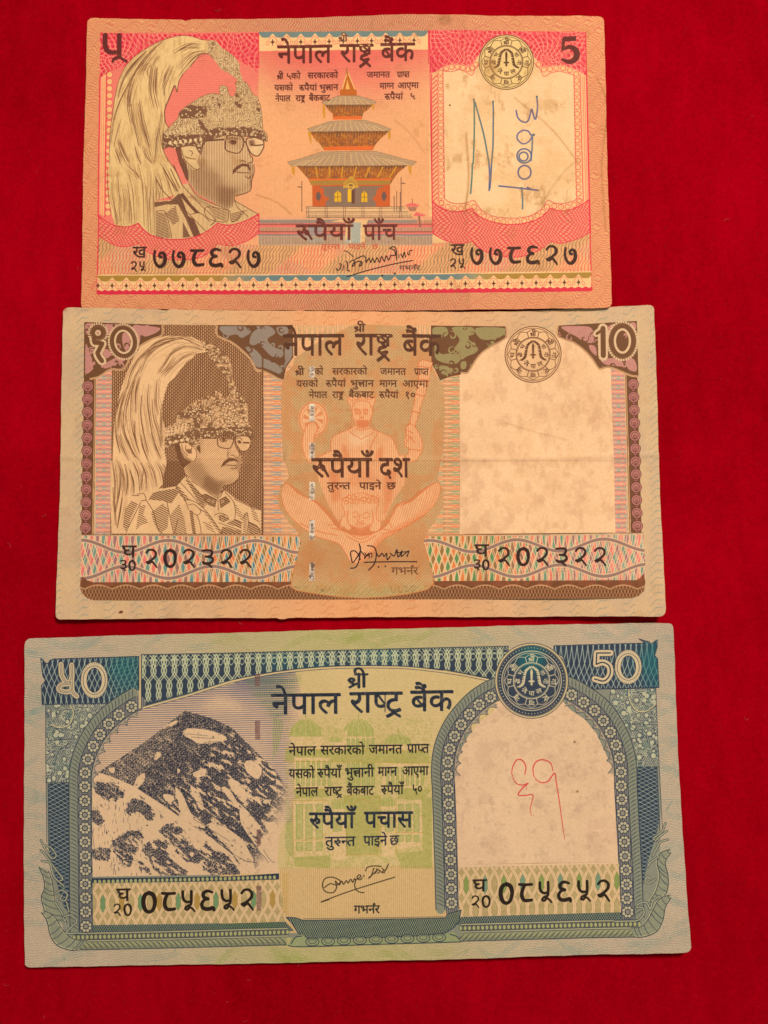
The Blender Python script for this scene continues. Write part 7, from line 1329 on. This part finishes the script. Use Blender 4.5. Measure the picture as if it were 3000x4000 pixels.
# lint and raised pile fibres
def fibres():
    rs = np.random.RandomState(12); V, F, MI = [], [], []
    def hair(x, y, l, w, a, bend, z0, mi):
        k = 5; i0 = len(V)
        for j in range(k):
            t = j/(k-1); aa = a+bend*(t-.5); px, py = x+l*(t-.5)*math.cos(aa), y+l*(t-.5)*math.sin(aa)
            z = float(cloth_z(px, py))+z0+.05*math.sin(t*3.1); n = (-math.sin(aa)*w, math.cos(aa)*w)
            V.append((px+n[0], py+n[1], z)); V.append((px-n[0], py-n[1], z)); V.append((px, py, z+w*1.4))
        for j in range(k-1):
            a_ = i0+3*j
            for p, q_ in ((0,2),(2,1),(1,0)): F.append((a_+p, a_+q_, a_+3+q_, a_+3+p)); MI.append(mi)
    for k in range(2600):
        hair(rs.uniform(-105,105), rs.uniform(-135,130), rs.uniform(.35,1.1), rs.uniform(.012,.022), rs.uniform(0,6.3), rs.uniform(-1.6,1.6), .03, 0)
    for k in range(70):
        hair(rs.uniform(-105,105), rs.uniform(-135,130), rs.uniform(.6,1.6), rs.uniform(.02,.035), rs.uniform(0,6.3), rs.uniform(-2.,2.), .05, 1)
    ms = []
    for nm, c in (('pile_fibre',(.55,.02,.045,1)),('lint_fibre',(.62,.16,.16,1))):
        m = bpy.data.materials.new(nm); m.use_nodes = True; b = m.node_tree.nodes['Principled BSDF']; b.inputs['Roughness'].default_value = .7
        nz = m.node_tree.nodes.new('ShaderNodeTexNoise'); nz.inputs['Scale'].default_value = 60; rp = m.node_tree.nodes.new('ShaderNodeValToRGB')
        rp.color_ramp.elements[0].color = tuple(x*.7 for x in c[:3])+(1,); rp.color_ramp.elements[1].color = c
        m.node_tree.links.new(nz.outputs['Fac'], rp.inputs[0]); m.node_tree.links.new(rp.outputs[0], b.inputs['Base Color']); ms.append(m)
    o = mesh_obj('lint', np.array(V)*MM, F, ms, cloth, midx=MI); o['kind'] = 'stuff'; return o
fibres()

# ---- banknotes
def note_material(n, name):
    lin = lambda c: np.where(c <= .04045, c/12.92, ((c+.055)/1.055)**2.4)
    a = np.clip(lin(np.clip(n.C, 0, 1))/LIGHT, 0, .92)
    s = np.where(a <= .0031308, a*12.92, 1.055*a**(1/2.4)-.055)
    px = np.ones((n.H, n.W, 4), np.float32); px[...,:3] = s[::-1]
    im = bpy.data.images.new(name, n.W, n.H); im.pixels.foreach_set(px.ravel()); im.update(); im.pack()
    m = bpy.data.materials.new(name); m.use_nodes = True; nt = m.node_tree; N = nt.nodes; L = nt.links; b = N['Principled BSDF']
    t = N.new('ShaderNodeTexImage'); t.image = im; t.extension = 'EXTEND'; t.interpolation = 'Linear'
    co = N.new('ShaderNodeTexCoord'); nz = N.new('ShaderNodeTexNoise'); nz.inputs['Scale'].default_value = 900; nz.inputs['Detail'].default_value = 3; L.new(co.outputs['Object'], nz.inputs['Vector'])
    n2 = N.new('ShaderNodeTexNoise'); n2.inputs['Scale'].default_value = 45; n2.inputs['Detail'].default_value = 4; n2.inputs['Distortion'].default_value = 1.; L.new(co.outputs['Object'], n2.inputs['Vector'])
    hs = N.new('ShaderNodeHueSaturation'); mr = N.new('ShaderNodeMapRange'); mr.inputs['From Min'].default_value = .3; mr.inputs['From Max'].default_value = .7; mr.inputs['To Min'].default_value = .95; mr.inputs['To Max'].default_value = 1.04
    L.new(n2.outputs['Fac'], mr.inputs['Value']); L.new(mr.outputs[0], hs.inputs['Value']); L.new(t.outputs['Color'], hs.inputs['Color']); L.new(hs.outputs[0], b.inputs['Base Color'])
    b.inputs['Roughness'].default_value = .62; b.inputs['Specular IOR Level'].default_value = .18
    b1 = N.new('ShaderNodeBump'); b1.inputs['Strength'].default_value = .25; b1.inputs['Distance'].default_value = .00006; L.new(nz.outputs['Fac'], b1.inputs['Height'])
    b2 = N.new('ShaderNodeBump'); b2.inputs['Strength'].default_value = .5; b2.inputs['Distance'].default_value = .0008; L.new(n2.outputs['Fac'], b2.inputs['Height']); L.new(b1.outputs[0], b2.inputs['Normal']); L.new(b2.outputs[0], b.inputs['Normal'])
    return m
PAPER = bpy.data.materials.new('bare_paper'); PAPER.use_nodes = True
_b = PAPER.node_tree.nodes['Principled BSDF']; _b.inputs['Roughness'].default_value = .8
_n = PAPER.node_tree.nodes.new('ShaderNodeTexNoise'); _n.inputs['Scale'].default_value = 200; _r = PAPER.node_tree.nodes.new('ShaderNodeValToRGB')
_r.color_ramp.elements[0].color = (.46,.34,.22,1); _r.color_ramp.elements[1].color = (.60,.47,.33,1)
PAPER.node_tree.links.new(_n.outputs['Fac'], _r.inputs[0]); PAPER.node_tree.links.new(_r.outputs[0], _b.inputs['Base Color'])

def edge_wear(key):
    rs = np.random.RandomState(len(key)*7)
    ph = rs.uniform(0, 6.3, 12)
    def f(u, v, w, h):
        x, y = u*w, v*h
        du = dv = 0
        jit = lambda t, k: .025*np.sin(t/2.3+ph[k])+.03*np.sin(t/.9+ph[k+1])+.05*np.sin(t/7.+ph[k+2])+.55*np.exp(-((t-(23+9*k))/.5)**2)*(key != 'fifty')
        e = 1.2
        dv = jit(x,0)*(np.exp(-y/e)) + jit(x,3)*np.exp(-(h-y)/e)
        du = jit(y,6)*(np.exp(-x/e)) + jit(y,9)*np.exp(-(w-x)/e)
        x = x+du; y = y+dv
        for cx, cy, r, sx, sy in ((0,0,1.3,1,1),(w,0,1.1,-1,1),(w,h,1.4,-1,-1),(0,h,.9,1,-1)):
            ax, ay = (x-cx)*sx, (y-cy)*sy; m = (ax < r)&(ay < r); d = np.hypot(r-ax, r-ay)
            k = np.where(m & (d > r), r/np.maximum(d,1e-6), 1)
            x = np.where(m, cx+sx*(r-(r-ax)*k), x); y = np.where(m, cy+sy*(r-(r-ay)*k), y)
        return x/w, y/h
    return f
def normals(n, key, u, v):
    e = .0015
    f = lambda a, b: n.world(a, b)+np.stack([0*a, 0*a, small_relief(key, a, b)], 1)
    c = np.cross(f(u+e, v)-f(u-e, v), f(u, v-e)-f(u, v+e))
    return c/np.linalg.norm(c, axis=1)[:,None]
def build_note(n, key, name, label, group, mat):
    root = bpy.data.objects.new(name, None); link(root); root.empty_display_size = .01
    o = n.world(np.array([.5]), np.array([.5]))[0]; root.location = (o[0]*MM, o[1]*MM, 0); tag(root, label, 'banknote', group)
    org = np.array([o[0], o[1], 0])
    wear = edge_wear(key); nu, nv = 150, 84
    # denser rows at the rim
    tt = lambda k: np.unique(np.concatenate([np.linspace(0,1,k), np.linspace(0,.015,5), np.linspace(.985,1,5)]))
    us, vs = tt(nu), tt(nv); U, V = np.meshgrid(us, vs); nu, nv = len(us), len(vs)
    wu, wv = wear(U.ravel(), V.ravel(), n.w, n.h)
    top = n.world(wu, wv); n.zoff = .0
    top[:,2] += small_relief(key, wu, wv); top = top-org
    bot = top-[0,0,.11]; verts = np.concatenate([top, bot])*MM
    uv = np.concatenate([np.stack([wu, 1-wv],1)]*2)
    idx = np.arange(nu*nv).reshape(nv, nu); F = []; MI = []
    a, b, c, d = idx[:-1,:-1].ravel(), idx[:-1,1:].ravel(), idx[1:,1:].ravel(), idx[1:,:-1].ravel()
    F += np.stack([a,d,c,b],1).tolist(); MI += [0]*len(a)
    F += (np.stack([a,b,c,d],1)+nu*nv).tolist(); MI += [1]*len(a)
    ring_ = list(idx[0]) + list(idx[1:,-1]) + list(idx[-1,-2::-1]) + list(idx[-2:0:-1,0])
    for i in range(len(ring_)):
        p, q_ = int(ring_[i]), int(ring_[(i+1) % len(ring_)]); F.append((p, q_, q_+nu*nv, p+nu*nv)); MI.append(1)
    pa = mesh_obj('paper', verts, F, [mat, PAPER], root, uv, True, MI)
    pa.data.polygons.foreach_set('use_smooth', np.array([m == 0 for m in MI], bool))
    nn_ = normals(n, key, wu, wv); pa.data.normals_split_custom_set_from_vertices(np.concatenate([nn_, -nn_]).tolist())
    def patch(pname, outlines, parent=root, lift=.03, label=None):
        lift = {.03:.012,.05:.020,.06:.024,.08:.030}.get(lift, lift)
        Vs, Fs, UVs, Ns = [], [], [], []
        for ol in outlines:
            t = n.tex(ol)/[n.W, n.H]; t = np.clip(t, .004, .996)
            keep = [0]
            for i in range(1, len(t)):
                if np.hypot((t[i]-t[keep[-1]])[0]*n.w, (t[i]-t[keep[-1]])[1]*n.h) > .12: keep.append(i)
            if np.hypot(*((t[keep[-1]]-t[keep[0]])*[n.w,n.h])) < .12: keep.pop()
            t = t[keep]; k = len(t)
            if k < 3: continue
            mn, mxx = t.min(0), t.max(0); st = np.array([1.6/n.w, 1.6/n.h])
            g = np.stack(np.meshgrid(np.arange(mn[0]+st[0]/2, mxx[0], st[0]), np.arange(mn[1]+st[1]/2, mxx[1], st[1])), -1).reshape(-1,2)
            pts = [Vector((float(a_)*n.w, float(b_)*n.h)) for a_, b_ in np.concatenate([t, g])]
            co, _, fc, *_ = delaunay_2d_cdt(pts, [], [list(range(k))], 1, 1e-5)
            P = np.array([(c_[0]/n.w, c_[1]/n.h) for c_ in co]); base = sum(len(x) for x in Vs)
            w3 = n.world(P[:,0], P[:,1]); w3[:,2] += small_relief(key, P[:,0], P[:,1])+lift; Ns.append(normals(n, key, P[:,0], P[:,1])); Vs.append(w3-org); UVs.append(np.stack([P[:,0], 1-P[:,1]],1))
            for f in fc:
                a_, b_, c_ = (w3[f[i]] for i in range(3))
                cr = (b_[0]-a_[0])*(c_[1]-a_[1])-(b_[1]-a_[1])*(c_[0]-a_[0])
                Fs.append([i+base for i in (f if cr > 0 else f[::-1])])
        o_ = mesh_obj(pname, np.concatenate(Vs)*MM, Fs, [mat], parent, np.concatenate(UVs))
        o_.data.normals_split_custom_set_from_vertices(np.concatenate(Ns).tolist())
        if label: o_['label'] = label
        return o_
    return root, patch
def small_relief(key, u, v):
    """old folds and soft crumpling of the paper, in mm"""
    if key == 'five':
        return .06*np.sin(u*23+2*np.sin(v*7))*np.sin(v*11+1)*.6+.22*np.exp(-np.abs(u-.735)/.012)+.12*np.exp(-np.abs(u-.49)/.012)+.16*np.exp(-np.abs(u+.08*v-.95)/.012)+.08*np.exp(-np.abs(v-.45-.05*np.sin(u*9))/.01)
    if key == 'ten':
        return .05*np.sin(u*17+3*v)*np.sin(v*9)+.18*np.exp(-np.abs(v-.49)/.006)+.06*np.exp(-np.abs(u-.5)/.01)
    return .05*np.sin(u*13)*np.sin(v*8+1)+.05*np.exp(-np.abs(u-.47)/.01)
def rect(x0, y0, x1, y1, rise=0.):
    k = max(2, int(abs(x1-x0)/60)); xs = np.linspace(x0, x1, k+1); t = (xs-x0)/(x1-x0)
    return np.concatenate([np.stack([xs, y0+rise*t],1), np.stack([xs, y1+rise*t],1)[::-1]])
GROUP = 'banknotes laid in a column on the red cloth'
n5 = print_five(); m5 = note_material(n5, 'print_of_the_red_note'); r5, p5 = build_note(n5, 'five', 'banknote', 'topmost red and orange five rupee banknote with pagoda picture and blue pen handwriting', GROUP, m5)
Zf = lambda x, y, f, pts: np.asarray(pts, float)/f+[x, y]
p5('watermark_window', [n5.outl['win']], label='cream stained window with pen handwriting')
po = p5('portrait', [n5.outl['face'], n5.outl['jacket']], label='engraved portrait of a man in glasses and plumed crown'); p5('plume', [n5.outl['plume']], po, .05); p5('crown', [n5.outl['crown'], n5.outl['tube']], po, .08)
pg = [Zf(1000,40,2.074,[(735,468),(815,650),(815,690),(975,742),(958,800),(905,812),(865,885),(1095,965),(1090,1050),(1010,1065),(945,1135)]), Zf(1120,560,2.765,[(960,85),(1250,165),(1405,200),(1345,345),(1300,260),(1180,340),(1115,445),(1115,690),(1270,700),(1370,810),(210,810),(210,685),(278,690),(275,450),(230,380),(120,260),(85,350),(50,250),(5,200),(380,90)]), Zf(1000,40,2.074,[(555,1135),(500,1070),(434,1050),(415,960),(600,900),(620,835),(560,790),(540,830),(530,745),(680,690),(680,650)])]
p5('pagoda_picture', [np.concatenate(pg)], label='four roofed pagoda temple in orange and grey')
p5('seal', [circ((1977.9,241.5), 108, 40)], lift=.05); p5('bank_name', [rect(1080,150,1624,275,-8)], lift=.05)
p5('guarantee_lettering', [rect(1068,280,1325,395,-4), rect(1428,276,1640,390,-4)], lift=.05)
p5('value_lettering', [rect(1150,850,1556,948,-4)], lift=.05)
p5('numeral', [Zf(300,40,2.074,[(215,195),(365,195),(372,375),(412,400),(405,430),(290,425),(270,360),(215,330)])], lift=.05, label='dark Devanagari figure five')
p5('numeral', [Zf(1650,40,2.074,[(1120,205),(1255,205),(1255,255),(1165,258),(1275,330),(1270,410),(1200,442),(1118,420),(1120,300)])], lift=.05, label='dark Latin figure 5')
p5('serial_number', [rect(508,955,1022,1066,-2)], lift=.05, label='left serial number in black Devanagari figures'); p5('serial_number', [rect(1752,950,2252,1056,-2)], lift=.05, label='right serial number in black Devanagari figures')
p5('signature', [rect(1306,962,1622,1084,0)], lift=.05)
p5('border_strip', [rect(384,1078,2310,1146,-9)], label='lower strip of scallops and dark crosses'); p5('border_strip', [rect(1012,126,1672,178,-4)], label='upper strip of scallops and dark crosses')
n10 = print_ten(); m10 = note_material(n10, 'print_of_the_brown_note'); r10, p10 = build_note(n10, 'ten', 'banknote', 'middle brown ten rupee banknote with plumed crown portrait, deity figure and blank window', GROUP, m10)
p10('watermark_window', [n10.outl['win']], label='blank cream window'); p10('deity_picture', [n10.outl['arch']], label='orange many armed deity on a green hatched ground')
po = p10('portrait', [np.array([(437,1480),(1022,1480),(1022,2085),(433,2085)])], label='engraved portrait of a man in glasses and plumed crown'); p10('plume', [n10.outl['plume']], po, .05); p10('crown', [n10.outl['crown'], n10.outl['tube']], po, .08); p10('face', [n10.outl['face']], po, .06)
p10('seal', [circ((2082.5,1384), 111, 40)], lift=.05); p10('bank_name', [rect(1104,1262,1724,1412)], lift=.05); p10('guarantee_lettering', [rect(1150,1428,1682,1566)], lift=.05); p10('value_lettering', [rect(1212,1756,1602,1870)], lift=.05); p10('payment_lettering', [rect(1274,1872,1548,1924)], lift=.05)
p10('numeral', [Zf(200,1180,2,[(270,170),(430,165),(670,175),(680,420),(560,445),(430,495),(330,460),(270,350)])], lift=.05, label='outlined Devanagari figure ten'); p10('numeral', [Zf(1800,1180,2,[(1030,190),(1130,165),(1370,165),(1370,445),(1060,450)])], lift=.05, label='outlined Latin figure 10')
p10('serial_number', [rect(462,2124,996,2236)], lift=.05, label='left serial number in black Devanagari figures'); p10('serial_number', [rect(1846,2120,2388,2232)], lift=.05, label='right serial number in black Devanagari figures')
p10('signature', [rect(1364,2120,1632,2248)], lift=.05); p10('foot_band', [n10.outl['foot']]); 
for a_, b_ in ((1431,1478),(1576,1650),(1729,1791),(1880,1954),(2030,2110),(2195,2270)): p10('security_thread', [np.array([(1208.5,a_),(1229.5,a_),(1228,b_),(1208,b_)])], lift=.06)
n50 = print_fifty(); m50 = note_material(n50, 'print_of_the_blue_note'); r50, p50 = build_note(n50, 'fifty', 'banknote', 'bottom blue and green fifty rupee banknote with mountain, palace and red pen mark', GROUP, m50)
p50('watermark_window', [n50.outl['win']], label='cream arched window with a red pen mark'); p50('mountain_picture', [n50.outl['rock']], label='engraved snowy mountain peak')
p50('palace_picture', [Zf(1040,2760,1.36,[(130,160),(210,60),(300,160),(370,148),(405,130),(490,60),(580,160),(700,140),(770,200),(870,290),(880,480),(840,770),(480,800),(340,820),(145,800),(100,290)])], label='pale green domed palace')
p50('seal', [n50.outl['seal']], lift=.05); p50('bank_name', [rect(1056,2620,1772,2800,-8)], lift=.05); p50('guarantee_lettering', [rect(1124,2894,1680,3124,-6)], lift=.05); p50('value_lettering', [rect(1202,3152,1614,3244,-4)], lift=.05); p50('payment_lettering', [rect(1266,3258,1562,3318,-3)], lift=.05)
p50('numeral', [Zf(80,2420,2,[(260,330),(420,335),(680,350),(680,600),(480,620),(430,625),(270,560)])], lift=.05, label='outlined Devanagari figure fifty'); p50('numeral', [Zf(1720,2420,2,[(1195,240),(1560,235),(1565,495),(1190,505)])], lift=.05, label='outlined Latin figure 50')
p50('serial_number', [rect(438,3470,1010,3584,-12)], lift=.05, label='left serial number in black Devanagari figures'); p50('serial_number', [rect(1834,3434,2392,3548,-12)], lift=.05, label='right serial number in black Devanagari figures')
p50('signature', [rect(1250,3366,1548,3528,-4)], lift=.05)
